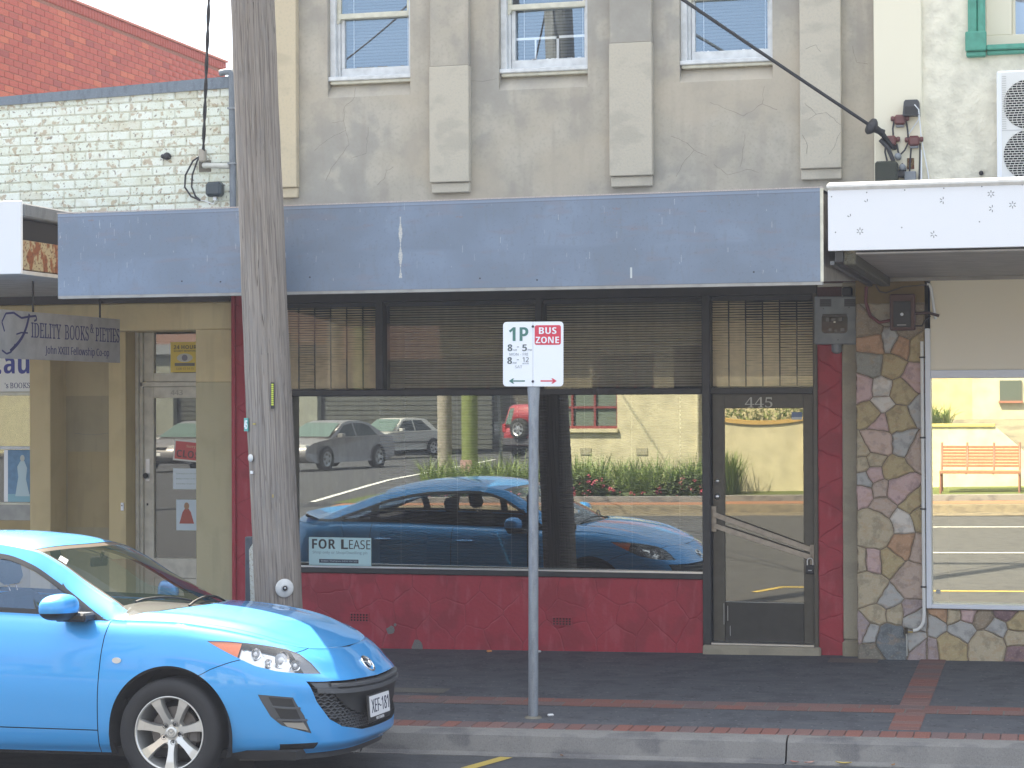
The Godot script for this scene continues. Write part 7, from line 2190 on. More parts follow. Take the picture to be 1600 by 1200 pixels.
	# wipers
	for q in [[[-0.16, -0.46], [-0.10, 0.22]], [[-0.30, 0.55], [-0.13, 0.12]]]:
		var wp := []
		for k in 9:
			var t2 := k / 8.0
			var x := lerpf(q[0][0], q[1][0], t2) - 0.05; var zz := lerpf(q[0][1], q[1][1], t2)
			var base := top(Vector2(x, zz / maxf(za(x), 0.05))) if absf(zz) < za(x) else Vector3(x, 1.0, zz)
			wp.append(Vector3(base.x, base.y + 0.012 + 0.012 * sin(PI * t2), zz))
		var wm := mb(); tube(wm, wp, 0.008, 6)
		obj("wiper", wm, blk, car)

	# ---- cabin
	var trimm := mat(Color(0.06, 0.06, 0.06), 0.8)
	var seatm := mat(Color(0.045, 0.045, 0.05), 0.9)
	var dash := mb()
	prism(dash, PackedVector2Array([Vector2(-0.36, 0.90), Vector2(-0.36, 0.60), Vector2(-0.75, 0.55), Vector2(-0.82, 0.86), Vector2(-0.72, 0.955), Vector2(-0.55, 0.965)]), -0.70, 0.70)
	obj("dashboard", dash, mat(Color(0.075, 0.07, 0.06), 0.7), car)
	for z in [0.36, -0.36]:
		var se := obj("seat", null, seatm, car)
		var b1 := mb(); bx(b1, Vector3(-1.48, 0.36, z - 0.24), Vector3(-0.98, 0.52, z + 0.24), 0.05)
		obj("cushion", b1, seatm, se)
		var b2 := mb(); bx(b2, Vector3(-0.07, 0.0, -0.23), Vector3(0.07, 0.60, 0.23), 0.05, Transform3D(Basis(Vector3.BACK, 0.30), Vector3(-1.46, 0.48, z)))
		obj("backrest", b2, seatm, se)
		var b3 := mb(); bx(b3, Vector3(-0.045, 0.0, -0.13), Vector3(0.045, 0.17, 0.13), 0.04, Transform3D(Basis(Vector3.BACK, 0.25), Vector3(-1.66, 1.10, z)))
		obj("headrest", b3, seatm, se)
		for dz in [-0.05, 0.05]: rod("headrest_post", [Vector3(-1.64, 1.04, z + dz), Vector3(-1.67, 1.13, z + dz)], 0.006, chrome, se, 6)
	var rs := mb()
	bx(rs, Vector3(-2.55, 0.36, -0.62), Vector3(-2.05, 0.52, 0.62), 0.05)
	bx(rs, Vector3(-0.07, 0.0, -0.62), Vector3(0.07, 0.62, 0.62), 0.05, Transform3D(Basis(Vector3.BACK, 0.35), Vector3(-2.5, 0.46, 0)))
	obj("rear_seat", rs, seatm, car)
	var sw := obj("steering_wheel", null, blk, car)
	var ring3 := []
	var bw := Transform3D(Basis(Vector3.BACK, 0.42), Vector3(-0.93, 0.88, 0.36))
	for k in 29: ring3.append(bw * Vector3(0, cos(TAU * k / 28) * 0.185, sin(TAU * k / 28) * 0.185))
	rod("rim", ring3, 0.015, blk, sw, 8)
	rod("column", [bw * Vector3(0, 0, 0), bw * Vector3(0.25, -0.04, 0)], 0.04, trimm, sw, 8)
	rod("spokes", [bw * Vector3(0, 0, -0.18), bw * Vector3(0.01, -0.01, 0), bw * Vector3(0, 0, 0.18)], 0.02, trimm, sw, 8)
	var im := mb(); bx(im, Vector3(-0.87, 1.235, -0.11), Vector3(-0.85, 1.30, 0.11), 0.008)
	obj("inside_mirror", im, blk, car)
	rod("mirror_stem", [Vector3(-0.85, 1.27, 0), Vector3(-0.83, 1.33, 0)], 0.012, blk, car, 6)
	var bulk := mb(); bx(bulk, Vector3(-0.36, 0.25, -0.72), Vector3(-0.33, 0.93, 0.72))
	obj("bulkhead", bulk, M.dark, car)

	# ---- wheels
	var wp2 := wheel_proto(car, 7, 0.316, 0.214, silver)
	wp2.position = Vector3(0.0, 0.316, 0.765)
	for q in [[0.0, -1], [-2.64, 1], [-2.64, -1]]:
		var w2: Node3D = wp2.duplicate()
		w2.name = "wheel"
		car.add_child(w2, true)
		w2.position = Vector3(q[0], 0.316, 0.765 * q[1])
		if q[1] < 0: w2.rotation.y = PI

# ---------------------------------------------------------------- across the street: what the shop windows mirror
func slab_car(st: SurfaceTool, poly: PackedVector2Array, zf: Callable):
	if Geometry2D.is_polygon_clockwise(poly): poly.reverse()
	var idx := Geometry2D.triangulate_polygon(poly)
	for k in range(0, idx.size(), 3):
		var v := []
		for j in 3: v.append(poly[idx[k + j]])
		if ((v[1] as Vector2) - v[0]).cross((v[2] as Vector2) - v[0]) > 0: v = [v[0], v[2], v[1]]
		tri(st, Vector3(v[0].x, v[0].y, zf.call(v[0])), Vector3(v[1].x, v[1].y, zf.call(v[1])), Vector3(v[2].x, v[2].y, zf.call(v[2])))
		tri(st, Vector3(v[0].x, v[0].y, -zf.call(v[0])), Vector3(v[2].x, v[2].y, -zf.call(v[2])), Vector3(v[1].x, v[1].y, -zf.call(v[1])))
	st.set_smooth_group(0)
	var n := poly.size()
	for i in n:
		var p := poly[i]; var q := poly[(i + 1) % n]
		var prev := []
		for k in 7:
			var t := lerpf(-1, 1, k / 6.0)
			var bul := 0.05 * (1 - t * t)
			var a := Vector3(p.x + (bul if p.x > 0 else -bul) * clampf(absf(p.x) - 1.2, 0, 1), p.y + bul * 0.4 * clampf(p.y, 0, 1), zf.call(p) * t)
			var b := Vector3(q.x + (bul if q.x > 0 else -bul) * clampf(absf(q.x) - 1.2, 0, 1), q.y + bul * 0.4 * clampf(q.y, 0, 1), zf.call(q) * t)
			if k > 0: quad(st, prev[0], a, b, prev[1])
			prev = [a, b]
	st.set_smooth_group(-1)

func far_car(label: String, at: Vector3, turn: float, paint: Material, L: Dictionary) -> Node3D:
	# x runs to the nose; L holds the side outlines
	var c := thing(L.name, label, "car", at, turn)
	var w: float = L.w
	var bz := func(p: Vector2) -> float: return w * (1.0 - 0.10 * pow(clampf((absf(p.x) - 1.5) / 0.8, 0, 1), 2.0) - 0.05 * clampf((p.y - 0.6) / 0.4, 0, 1))
	var gz := func(p: Vector2) -> float: return w * lerpf(0.93, 0.70, clampf((p.y - L.belt) / (L.roof - L.belt), 0, 1))
	var body := mb()
	var bp := PackedVector2Array(); for q in L.body: bp.append(Vector2(q[0], q[1]))
	slab_car(body, bp, bz)
	obj("body", body, paint, c)
	var gh := mb()
	var gp := PackedVector2Array(); for q in L.cabin: gp.append(Vector2(q[0], q[1]))
	slab_car(gh, gp, gz)
	obj("cabin", gh, paint, c)
	var glass := mat(Color(0.02, 0.026, 0.025), 0.06)
	for win in L.windows:
		for s in [1.0, -1.0]:
			var m := mb()
			var pv := []
			for q in win: pv.append(Vector3(q[0], q[1], (gz.call(Vector2(q[0], q[1])) + 0.006) * s))
			for k in range(1, pv.size() - 1): tri(m, pv[0], pv[k], pv[k + 1])
			obj("side_window", m, glass, c)
	for sc in L.screens:   # [x0,y0,x1,y1]
		var m := mb()
		var a := Vector2(sc[0], sc[1]); var b := Vector2(sc[2], sc[3])
		var n := (b - a).orthogonal().normalized()
		if n.y < 0: n = -n
		a += n * 0.03; b += n * 0.03
		var wa: float = gz.call(a) * 0.93; var wb: float = gz.call(b) * 0.9
		quad(m, Vector3(a.x, a.y, -wa), Vector3(b.x, b.y, -wb), Vector3(b.x, b.y, wb), Vector3(a.x, a.y, wa))
		obj("windscreen" if sc[0] > 0 else "rear_window", m, mat(Color(0.10, 0.15, 0.13), 0.06), c)
	for b in L.bits:   # [name, lo, hi, material, mirrored]
		for s in ([1.0, -1.0] if b[4] else [1.0]):
			var m := mb()
			var lo: Vector3 = b[1]; var hi: Vector3 = b[2]
			if s < 0: bx(m, Vector3(lo.x, lo.y, -hi.z), Vector3(hi.x, hi.y, -lo.z), 0.012)
			else: bx(m, lo, hi, 0.012)
			obj(b[0], m, b[3], c)
	var ar := mat(Color(0.012, 0.012, 0.012), 0.9)
	for x in L.axles:
		for s in [1.0, -1.0]:
			var turnw := Transform3D(Basis(Vector3.RIGHT, PI / 2 * s), Vector3(x, L.r, (w - 0.10) * s))
			var hs := mb(); lathe(hs, [Vector2(L.r * 1.17, 0.108), Vector2(0, 0.108)], 28, turnw)
			obj("arch", hs, ar, c)
			var wh := obj("wheel", null, M.black, c)
			var ty := mb(); lathe(ty, [Vector2(L.r * 0.66, -0.1), Vector2(L.r, -0.1), Vector2(L.r, 0.095), Vector2(L.r * 0.93, 0.118), Vector2(L.r * 0.68, 0.120)], 28, turnw)
			obj("tyre", ty, mat(Color(0.02, 0.02, 0.021), 0.8), wh)
			var ri := mb(); lathe(ri, [Vector2(L.r * 0.68, 0.121), Vector2(L.r * 0.6, 0.112), Vector2(L.r * 0.2, 0.118), Vector2(0, 0.122)], 28, turnw)
			obj("rim", ri, metal(Color(0.5, 0.5, 0.5), 0.4), wh)
			for k in 5:
				var sl := mb(); var a := TAU * k / 5.0
				lathe(sl, [Vector2(0, 0.1285), Vector2(L.r * 0.13, 0.1285)], 10, turnw * Transform3D(Basis(), Vector3(cos(a) * L.r * 0.42, 0, sin(a) * L.r * 0.42)))
				obj("opening", sl, ar, wh)
	return c

func tuft(st: SurfaceTool, at: Vector3, h: float, n: int, spread: float, r: RandomNumberGenerator):
	for k in n:
		var a := r.randf() * TAU
		var lean := spread * sqrt(r.randf())
		var d := Vector3(cos(a), 0, sin(a))
		var root := at + d * 0.05 * r.randf()
		var hh := h * r.randf_range(0.6, 1.1)
		var w := Vector3(-d.z, 0, d.x) * 0.008
		var p1 := root + d * lean * 0.35 + Vector3(0, hh * 0.6, 0)
		var p2 := root + d * lean + Vector3(0, hh * (1.0 - 0.3 * lean), 0)
		quad(st, root - w, p1 - w, p1 + w, root + w)
		tri(st, p1 - w, p2, p1 + w)

func far_side():
	var r := RandomNumberGenerator.new(); r.seed = 99
	struct("far_gutter", strip([Vector2(17.0, 0.187), Vector2(17.45, 0.215), Vector2(17.5, 0.33), Vector2(17.56, 0.35)], -9.9, 40, 0.015), mat(Color(0.52, 0.46, 0.35), 0.9, T.concrete, 1.0), "pale concrete gutter and kerb across the street")
	struct("far_paving", strip([Vector2(17.56, 0.352), Vector2(18.05, 0.37)], -9.9, 40, 0.015), mat(Color(0.34, 0.16, 0.09), 0.85, T.fine, 2.0), "orange brick strip along the far kerb")
	struct("far_footpath", strip([Vector2(18.25, 0.39), Vector2(19.6, 0.42)], -3.2, 40, 0.015), mat(Color(0.30, 0.28, 0.25), 0.9, T.asphalt, 0.5), "grey footpath across the street")
	struct("bed_edge", strip([Vector2(18.05, 0.36), Vector2(18.06, 0.46), Vector2(18.24, 0.47), Vector2(18.25, 0.39)], -9.4, 40, 0.015), M.concrete, "concrete edging behind the orange brick strip")
	struct("side_street", strip([Vector2(17.0, 0.19), Vector2(30, 0.45), Vector2(90, 0.55)], -60, -9.6, 0.022), M.asphalt, "side street running off opposite the shops")
	struct("verge", strip([Vector2(18.2, 0.40), Vector2(21.0, 0.50), Vector2(60.0, 0.62)], -10.2, 40, 0.018), mat(Color(0.10, 0.13, 0.03), 0.95, T.fine, 1.2), "grassed verge across the street")
	var wl := mb()
	var la := Vector2(-12.4, 22); var lb := Vector2(-18.9, 50)
	var nn := (lb - la).orthogonal().normalized() * 0.07
	var gy := func(x: float, z: float) -> float: return 0.022 * x + (lerpf(0.19, 0.45, (z - 17) / 13.0) if z < 30 else lerpf(0.45, 0.55, (z - 30) / 60.0))
	for k in 10:
		var a := la.lerp(lb, k / 10.0); var b := la.lerp(lb, (k + 1) / 10.0)
		quad(wl, Vector3(a.x - nn.x, gy.call(a.x, a.y) + 0.012, a.y - nn.y), Vector3(b.x - nn.x, gy.call(b.x, b.y) + 0.012, b.y - nn.y), Vector3(b.x + nn.x, gy.call(b.x, b.y) + 0.012, b.y + nn.y), Vector3(a.x + nn.x, gy.call(a.x, a.y) + 0.012, a.y + nn.y))
	struct("centre_line", wl, mat(Color(0.72, 0.72, 0.70), 0.7), "white centre line of the side street")

	# planted bed: strappy leaves behind low pink roses
	var bed := mb()
	for k in 190:
		var x := r.randf_range(-8.9, -2.6); var z := r.randf_range(18.9, 20.2)
		tuft(bed, Vector3(x, 0.38 + 0.015 * x, z), r.randf_range(0.55, 0.95), 24, 0.5, r)
	for k in 20:
		tuft(bed, Vector3(-1.35 + r.randf_range(-0.25, 0.25), 0.40, 19.3 + r.randf_range(-0.3, 0.3)), 0.85, 26, 0.5, r)
	var green := mat(Color(0.20, 0.26, 0.09), 0.7); green.backlight_enabled = true; green.backlight = Color(0.2, 0.28, 0.1)
	var go := obj("strappy_grass", bed, green); tag(go, "strappy green leaves in the planted bed across the street", "plants", "", "stuff")
	var ro := mb(); var fl := mb()
	for k in 5200:
		var x := r.randf_range(-8.6, -2.4); var z := r.randf_range(18.28, 18.95); var y := 0.40 + 0.015 * x + r.randf() * 0.42 * (0.6 + 0.4 * sin(x * 3.1))
		var a := Vector3(r.randf_range(-1, 1), r.randf_range(-1, 1), r.randf_range(-1, 1)).normalized() * 0.035
		var b := a.cross(Vector3(r.randf_range(-1, 1), 1, 0.2)).normalized() * 0.028
		var p := Vector3(x, y, z)
		if r.randf() < 0.035:
			for q in [[a, b], [b, a.cross(b).normalized() * 0.03], [a, a.cross(b).normalized() * 0.03]]:
				quad(fl, p - q[0] - q[1], p - q[0] + q[1], p + q[0] + q[1], p + q[0] - q[1])
		else: quad(ro, p - a, p + b, p + a, p - b)
	var roo := obj("rose_leaves", ro, mat(Color(0.07, 0.10, 0.035), 0.7)); tag(roo, "dark leaves of low roses along the far kerb", "plants", "", "stuff")
	var flo := obj("rose_flowers", fl, mat(Color(0.55, 0.13, 0.18), 0.7)); tag(flo, "pink blooms dotted through the low roses", "flowers", "", "stuff")

	# cream house beyond the bed
	var cream := mat(Color(0.68, 0.62, 0.42), 0.85, T.soft, 0.3)
	var h := thing("cream_house", "cream rendered house behind the planted bed across the street", "house")
	var wall := mb()
	bx(wall, Vector3(-7.0, 0.3, 21.0), Vector3(0.4, 1.53, 21.3))
	bx(wall, Vector3(-5.62, 1.53, 21.0), Vector3(-3.95, 3.6, 21.3))
	bx(wall, Vector3(-2.9, 1.53, 21.0), Vector3(0.4, 3.6, 21.3))
	bx(wall, Vector3(0.2, 0.3, 21.3), Vector3(0.4, 3.6, 23.9))
	bx(wall, Vector3(-7.0, 2.9, 21.0), Vector3(-5.62, 3.6, 21.3))
	bx(wall, Vector3(-3.95, 2.9, 21.0), Vector3(-2.9, 3.6, 21.3))
	bx(wall, Vector3(-7.0, 0.3, 21.3), Vector3(-6.8, 3.6, 30.0))
	obj("wall", wall, cream, h)
	for wn in [[-7.0, -5.62], [-3.95, -2.9]]:
		var wi := obj("window", null, M.red, h)
		box("pane", Vector3(wn[0], 1.55, 21.13), Vector3(wn[1], 2.9, 21.16), mat(Color(0.16, 0.20, 0.17), 0.1), wi)
		var mf := mb()
		var wd: float = wn[1] - wn[0]
		for k in 4: bx(mf, Vector3(wn[0] + (wd - 0.04) * k / 3.0, 1.55, 21.08), Vector3(wn[0] + (wd - 0.04) * k / 3.0 + 0.04, 2.9, 21.125))
		bx(mf, Vector3(wn[0], 1.53, 21.07), Vector3(wn[1], 1.58, 21.13)); bx(mf, Vector3(wn[0], 1.91, 21.09), Vector3(wn[1], 1.95, 21.125))
		obj("frame", mf, mat(Color(0.23, 0.05, 0.05), 0.5), wi)
		box("sill", Vector3(wn[0] - 0.02, 1.46, 20.93), Vector3(wn[1] + 0.02, 1.53, 21.0), cream, wi)
	for x in [-6.35, -5.25]: box("air_vent", Vector3(x, 1.04, 20.985), Vector3(x + 0.22, 1.17, 21.0), mat(Color(0.40, 0.37, 0.26), 0.9), h)
	rod("downpipe", [Vector3(-4.05, 0.4, 20.93), Vector3(-4.05, 3.5, 20.93)], 0.04, cream, h, 8)
	var rf := mb()
	quad(rf, Vector3(-7.6, 3.5, 20.4), Vector3(-7.6, 5.8, 25.5), Vector3(0.6, 5.8, 25.5), Vector3(0.6, 3.5, 20.4))
	quad(rf, Vector3(-7.6, 3.5, 30.6), Vector3(0.6, 3.5, 30.6), Vector3(0.6, 5.8, 25.5), Vector3(-7.6, 5.8, 25.5))
	obj("roof", rf, mat(Color(0.30, 0.13, 0.09), 0.9, T.fine, 1.5), h)
	# curved cream retaining wall with shrubs on top, and the stepped walls behind the bench
	var rw := thing("retaining_wall", "curved cream retaining wall with an ochre coping across the street", "wall")
	var cw := mb(); var cp := mb()
	for k in 12:
		var a := lerpf(-1.75, 0.0, k / 12.0); var b := lerpf(-1.75, 0.0, (k + 1) / 12.0)
		var ya := 1.64 + 0.10 * pow(absf(a + 0.8) / 0.9, 2.0); var yb := 1.64 + 0.10 * pow(absf(b + 0.8) / 0.9, 2.0)
		bx(cw, Vector3(a, 0.35, 19.9), Vector3(b, minf(ya, yb), 20.2))
		quad(cp, Vector3(a, ya - 0.02, 19.87), Vector3(a, ya + 0.05, 19.87), Vector3(b, yb + 0.05, 19.87), Vector3(b, yb - 0.02, 19.87))
		quad(cp, Vector3(a, ya + 0.05, 19.87), Vector3(a, ya + 0.05, 20.22), Vector3(b, yb + 0.05, 20.22), Vector3(b, yb + 0.05, 19.87))
	obj("wall", cw, mat(Color(0.64, 0.60, 0.42), 0.85, T.soft, 0.4), rw)
	obj("coping", cp, mat(Color(0.50, 0.34, 0.12), 0.8), rw)
	box("end_pier", Vector3(0.0, 0.35, 19.8), Vector3(0.45, 1.84, 20.25), mat(Color(0.48, 0.33, 0.10), 0.8, T.soft, 0.6), rw)
	var sh := mb()
	for k in 1500:
		var p := Vector3(r.randf_range(-1.7, 0.35), 1.65 + r.randf() * 0.5, r.randf_range(20.25, 20.9))
		var a := Vector3(r.randf_range(-1, 1), r.randf_range(-0.6, 1), r.randf_range(-1, 1)).normalized() * 0.08
		var b := a.cross(Vector3.UP).normalized() * 0.018
		tri(sh, p - b, p + a, p + b)
	var sho := obj("shrub", sh, green); tag(sho, "green shrubs growing above the curved cream wall", "shrub", "", "stuff")
	var sw := thing("stepped_wall", "low sunlit cream wall with a sloping end behind the bench", "wall")
	var wm := mat(Color(0.70, 0.66, 0.45), 0.85, T.soft, 0.4)
	var lw := mb()
	bx(lw, Vector3(0.9, 0.35, 20.6), Vector3(3.20, 1.58, 20.9))
	obj("wall", lw, wm, sw)
	box("coping", Vector3(0.9, 1.58, 20.57), Vector3(3.22, 1.625, 20.93), mat(Color(0.62, 0.52, 0.18), 0.8), sw)
	var wg := mb(); prism(wg, PackedVector2Array([Vector2(3.20, 0.35), Vector2(4.6, 0.35), Vector2(3.20, 1.6)]), 20.6, 20.9)
	obj("sloping_end", wg, wm, sw)
	var yb := thing("yellow_building", "pale yellow building with a dark window beyond the bench", "building")
	box("wall", Vector3(0.6, 0.3, 24.0), Vector3(9.0, 4.6, 24.4), mat(Color(0.62, 0.54, 0.30), 0.85, T.soft, 0.4), yb)
	box("grey_wing", Vector3(2.72, 0.3, 23.6), Vector3(9.0, 4.4, 23.998), mat(Color(0.50, 0.48, 0.37), 0.85, T.soft, 0.4), yb)
	var dw := obj("window", null, M.dark, yb)
	box("pane", Vector3(3.22, 2.02, 23.57), Vector3(3.62, 2.40, 23.599), mat(Color(0.10, 0.12, 0.11), 0.15), dw)
	box("sill", Vector3(3.20, 1.98, 23.52), Vector3(3.64, 2.02, 23.6), mat(Color(0.32, 0.14, 0.10), 0.7), dw)
	var sl := mb()
	quad(sl, Vector3(0.5, 0.5, 20.95), Vector3(0.5, 1.68, 23.6), Vector3(9.0, 1.68, 23.6), Vector3(9.0, 0.5, 20.95))
	struct("driveway", sl, mat(Color(0.62, 0.60, 0.50), 0.9, T.concrete, 0.6), "pale concrete slope rising behind the bench")
	var pm := mb()
	for k in 16: tuft(pm, Vector3(1.9 + r.randf_range(-0.4, 0.5), 1.55, 22.0), 0.45, 22, 0.5, r)
	var pmo := obj("low_bush", pm, green); tag(pmo, "dark spiky bush beside the pale driveway", "bush", "", "stuff")

	var bn := thing("park_bench", "pinkish timber slatted bench facing the street on the far footpath", "bench", Vector3(3.02, 0.47, 19.4))
	var slat := mat(Color(0.36, 0.17, 0.10), 0.6, T.soft, 1.5)
	for k in 7:
		var t := k / 6.0
		box("back_slat", Vector3(-0.66, 0.44 + 0.052 * k, 0.20 + 0.10 * t), Vector3(0.66, 0.484 + 0.052 * k, 0.225 + 0.10 * t), slat, bn, 0.004)
	for k in 4: box("seat_slat", Vector3(-0.66, 0.34, -0.22 + 0.10 * k), Vector3(0.66, 0.39, -0.14 + 0.10 * k), slat, bn, 0.004)
	var leg := mat(Color(0.22, 0.10, 0.07), 0.5)
	for x in [-0.64, -0.22, 0.22, 0.64]:
		var lg := mb()
		tube(lg, [Vector3(x, 0.34, -0.22), Vector3(x, 0.35, 0.18), Vector3(x, 0.85, 0.32)], 0.018, 6)
		if absf(x) > 0.5: tube(lg, [Vector3(x, 0.36, -0.18), Vector3(x, 0.0, -0.22)], 0.02, 6); tube(lg, [Vector3(x, 0.36, 0.16), Vector3(x, 0.0, 0.24)], 0.02, 6)
		obj("leg", lg, leg, bn)

	# poles on the corner
	var p1 := thing("timber_post", "grey timber pole at the corner of the side street", "pole", Vector3(-9.1, 0.1, 21.0))
	rod("shaft", [Vector3.ZERO, Vector3(0, 9, 0)], 0.14, mat(Color(0.36, 0.33, 0.28), 0.9, T.soft, 1.0), p1, 16)
	var p2 := thing("green_pole", "green steel pole beside the timber pole at the corner", "pole", Vector3(-8.35, 0.1, 20.4))
	rod("shaft", [Vector3.ZERO, Vector3(0, 8, 0)], 0.155, mat(Color(0.20, 0.24, 0.08), 0.6, T.soft, 1.0), p2, 16)
	box("posters", Vector3(-0.13, 0.62, -0.16), Vector3(0.10, 0.85, -0.13), mat(Color(0.5, 0.3, 0.3), 0.7), p2)
	var p3 := thing("sign_post", "thin leaning grey sign post in the verge of the side street", "post", Vector3(-8.35, 0.2, 22.0))
	rod("shaft", [Vector3(0.08, 0, 0), Vector3(-0.06, 3.0, 0)], 0.03, M.galvanised, p3, 8)

	# slatted fence, gate and wall at the far side of the side street
	var fe := thing("slat_fence", "dark slatted fence along the side street behind the parked cars", "fence", Vector3(-26.0, 0.1, 60.0), 0.1)
	var fm := mat(Color(0.07, 0.075, 0.065), 0.8)
	for k in 14: box("slat", Vector3(-4.2, 0.1 + 0.19 * k, -0.03), Vector3(3.4, 0.26 + 0.19 * k, 0.03), fm, fe)
	for x in [-4.2, -1.6, 1.0, 3.3]: box("post", Vector3(x, 0.0, 0.03), Vector3(x + 0.12, 2.8, 0.13), M.dark, fe)
	var gt := thing("grey_garage", "grey garage doors at the end of the slatted fence", "garage", Vector3(-31.5, 0.0, 60.3), 0.1)
	box("door", Vector3(-2.2, 0.0, -0.1), Vector3(1.2, 4.0, 0.2), mat(Color(0.26, 0.27, 0.22), 0.8, T.soft, 0.5), gt)
	box("side_wall", Vector3(-7.0, 0.0, -0.2), Vector3(-2.2, 4.2, 0.3), mat(Color(0.48, 0.45, 0.28), 0.85, T.soft, 0.4), gt)
	box("roof", Vector3(-7.2, 4.0, -0.4), Vector3(6.0, 4.4, 6.0), M.steel_grey, gt)
	var dh := thing("dark_house", "dark walled and dark roofed house at the end of the side street", "house", Vector3(-30.0, 0.0, 66.0))
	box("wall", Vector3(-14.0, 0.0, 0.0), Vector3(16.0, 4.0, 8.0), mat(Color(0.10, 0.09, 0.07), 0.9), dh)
	prism_roof(dh)
	for s in [[-40.0, 72.0, 5.5, "broad dark tree at the end of the side street"], [-14.0, 70.0, 4.5, "rounded dark tree beyond the red four wheel drive"]]:
		var tr := thing("street_tree", s[3], "tree", Vector3(s[0], 0.3, s[1]))
		rod("trunk", [Vector3.ZERO, Vector3(0.1, 2.0, 0), Vector3(0.0, 3.6, 0.1)], [0.3, 0.22, 0.12], mat(Color(0.12, 0.09, 0.06), 0.9), tr, 10)
		var lv := mb()
		for k in 3200:
			var d = Vector3(r.randfn(), r.randfn() * 0.7, r.randfn()).normalized() * s[2] * 0.62 * pow(r.randf(), 0.4)
			var p = Vector3(0, 4.2, 0) + d
			var a := Vector3(r.randf_range(-1, 1), r.randf_range(-1, 1), r.randf_range(-1, 1)).normalized() * 0.17
			var b := a.cross(Vector3(r.randf(), 1, r.randf())).normalized() * 0.12
			quad(lv, p - a, p + b, p + a, p - b)
		obj("crown", lv, mat(Color(0.05, 0.075, 0.025), 0.8), tr)

	# parked cars in the side street
	var clearl := mat(Color(0.55, 0.56, 0.55), 0.15)
	var plate := mat(Color(0.7, 0.7, 0.7), 0.5)
	var tail := mat(Color(0.35, 0.02, 0.02), 0.3)
	var silver := metal(Color(0.30, 0.285, 0.285), 0.35); silver.metallic = 0.5
	var sedan := {"name": "silver_sedan", "w": 0.90, "belt": 0.92, "roof": 1.43, "r": 0.325, "axles": [1.42, -1.40],
		"body": [[2.34, 0.30], [2.40, 0.48], [2.34, 0.66], [2.0, 0.80], [1.0, 0.93], [-1.5, 0.97], [-2.35, 0.98], [-2.45, 0.75], [-2.42, 0.32], [-1.8, 0.22], [1.9, 0.20]],
		"cabin": [[1.15, 0.92], [0.25, 1.36], [-0.1, 1.43], [-0.8, 1.43], [-1.2, 1.36], [-1.95, 0.97]],
		"windows": [[[0.82, 0.97], [0.22, 1.30], [-0.25, 1.36], [-0.25, 0.97]], [[-0.33, 0.97], [-0.33, 1.36], [-0.8, 1.36], [-1.15, 1.28], [-1.45, 0.99]]],
		"screens": [[1.1, 0.95, 0.28, 1.35], [-1.85, 1.02, -1.2, 1.36]],
		"bits": [["headlight", Vector3(2.02, 0.62, 0.42), Vector3(2.34, 0.75, 0.80), clearl, true], ["grille", Vector3(2.30, 0.60, -0.36), Vector3(2.41, 0.70, 0.36), M.black, false], ["lower_grille", Vector3(2.33, 0.28, -0.55), Vector3(2.43, 0.40, 0.55), M.black, false], ["number_plate", Vector3(2.40, 0.43, -0.2), Vector3(2.455, 0.53, 0.2), plate, false], ["mirror", Vector3(0.62, 0.94, 0.86), Vector3(0.80, 1.06, 1.04), silver, true]]}
	far_car("silver sedan parked first in the side street, facing the shops", Vector3(-21.0, 0.05, 41.2), PI / 2 + 0.16, silver, sedan)
	var white := mat(Color(0.50, 0.50, 0.47), 0.3); white.clearcoat_enabled = true
	var boxy := {"name": "white_sedan", "w": 0.83, "belt": 0.90, "roof": 1.38, "r": 0.305, "axles": [1.35, -1.22],
		"body": [[2.10, 0.24], [2.20, 0.36], [2.17, 0.56], [2.10, 0.76], [1.0, 0.88], [-1.3, 0.92], [-2.12, 0.93], [-2.17, 0.72], [-2.2, 0.40], [-2.1, 0.26], [1.8, 0.22]],
		"cabin": [[0.95, 0.88], [0.30, 1.34], [0.05, 1.38], [-0.85, 1.38], [-1.1, 1.33], [-1.55, 0.92]],
		"windows": [[[0.75, 0.93], [0.25, 1.29], [-0.22, 1.32], [-0.22, 0.93]], [[-0.30, 0.93], [-0.30, 1.32], [-0.78, 1.31], [-1.22, 0.95]]],
		"screens": [[0.92, 0.91, 0.32, 1.33], [-1.5, 0.96, -1.1, 1.32]],
		"bits": [["headlight", Vector3(2.06, 0.58, 0.34), Vector3(2.19, 0.70, 0.76), M.black, true], ["lamp", Vector3(2.16, 0.59, 0.40), Vector3(2.20, 0.69, 0.52), clearl, true], ["lamp", Vector3(2.16, 0.59, 0.58), Vector3(2.20, 0.69, 0.70), clearl, true], ["grille", Vector3(2.12, 0.58, -0.12), Vector3(2.21, 0.72, 0.12), M.black, false], ["side_strip", Vector3(-2.1, 0.50, 0.80), Vector3(2.0, 0.54, 0.845), M.black, true], ["bumper", Vector3(2.10, 0.40, -0.7), Vector3(2.24, 0.48, 0.7), M.black, false], ["mirror", Vector3(0.55, 0.92, 0.80), Vector3(0.70, 1.03, 0.97), white, true]]}
	far_car("white boxy sedan parked behind the silver sedan in the side street", Vector3(-24.4, 0.06, 54.2), PI / 2 + 0.30, white, boxy)
	var redp := mat(Color(0.30, 0.02, 0.03), 0.3); redp.clearcoat_enabled = true
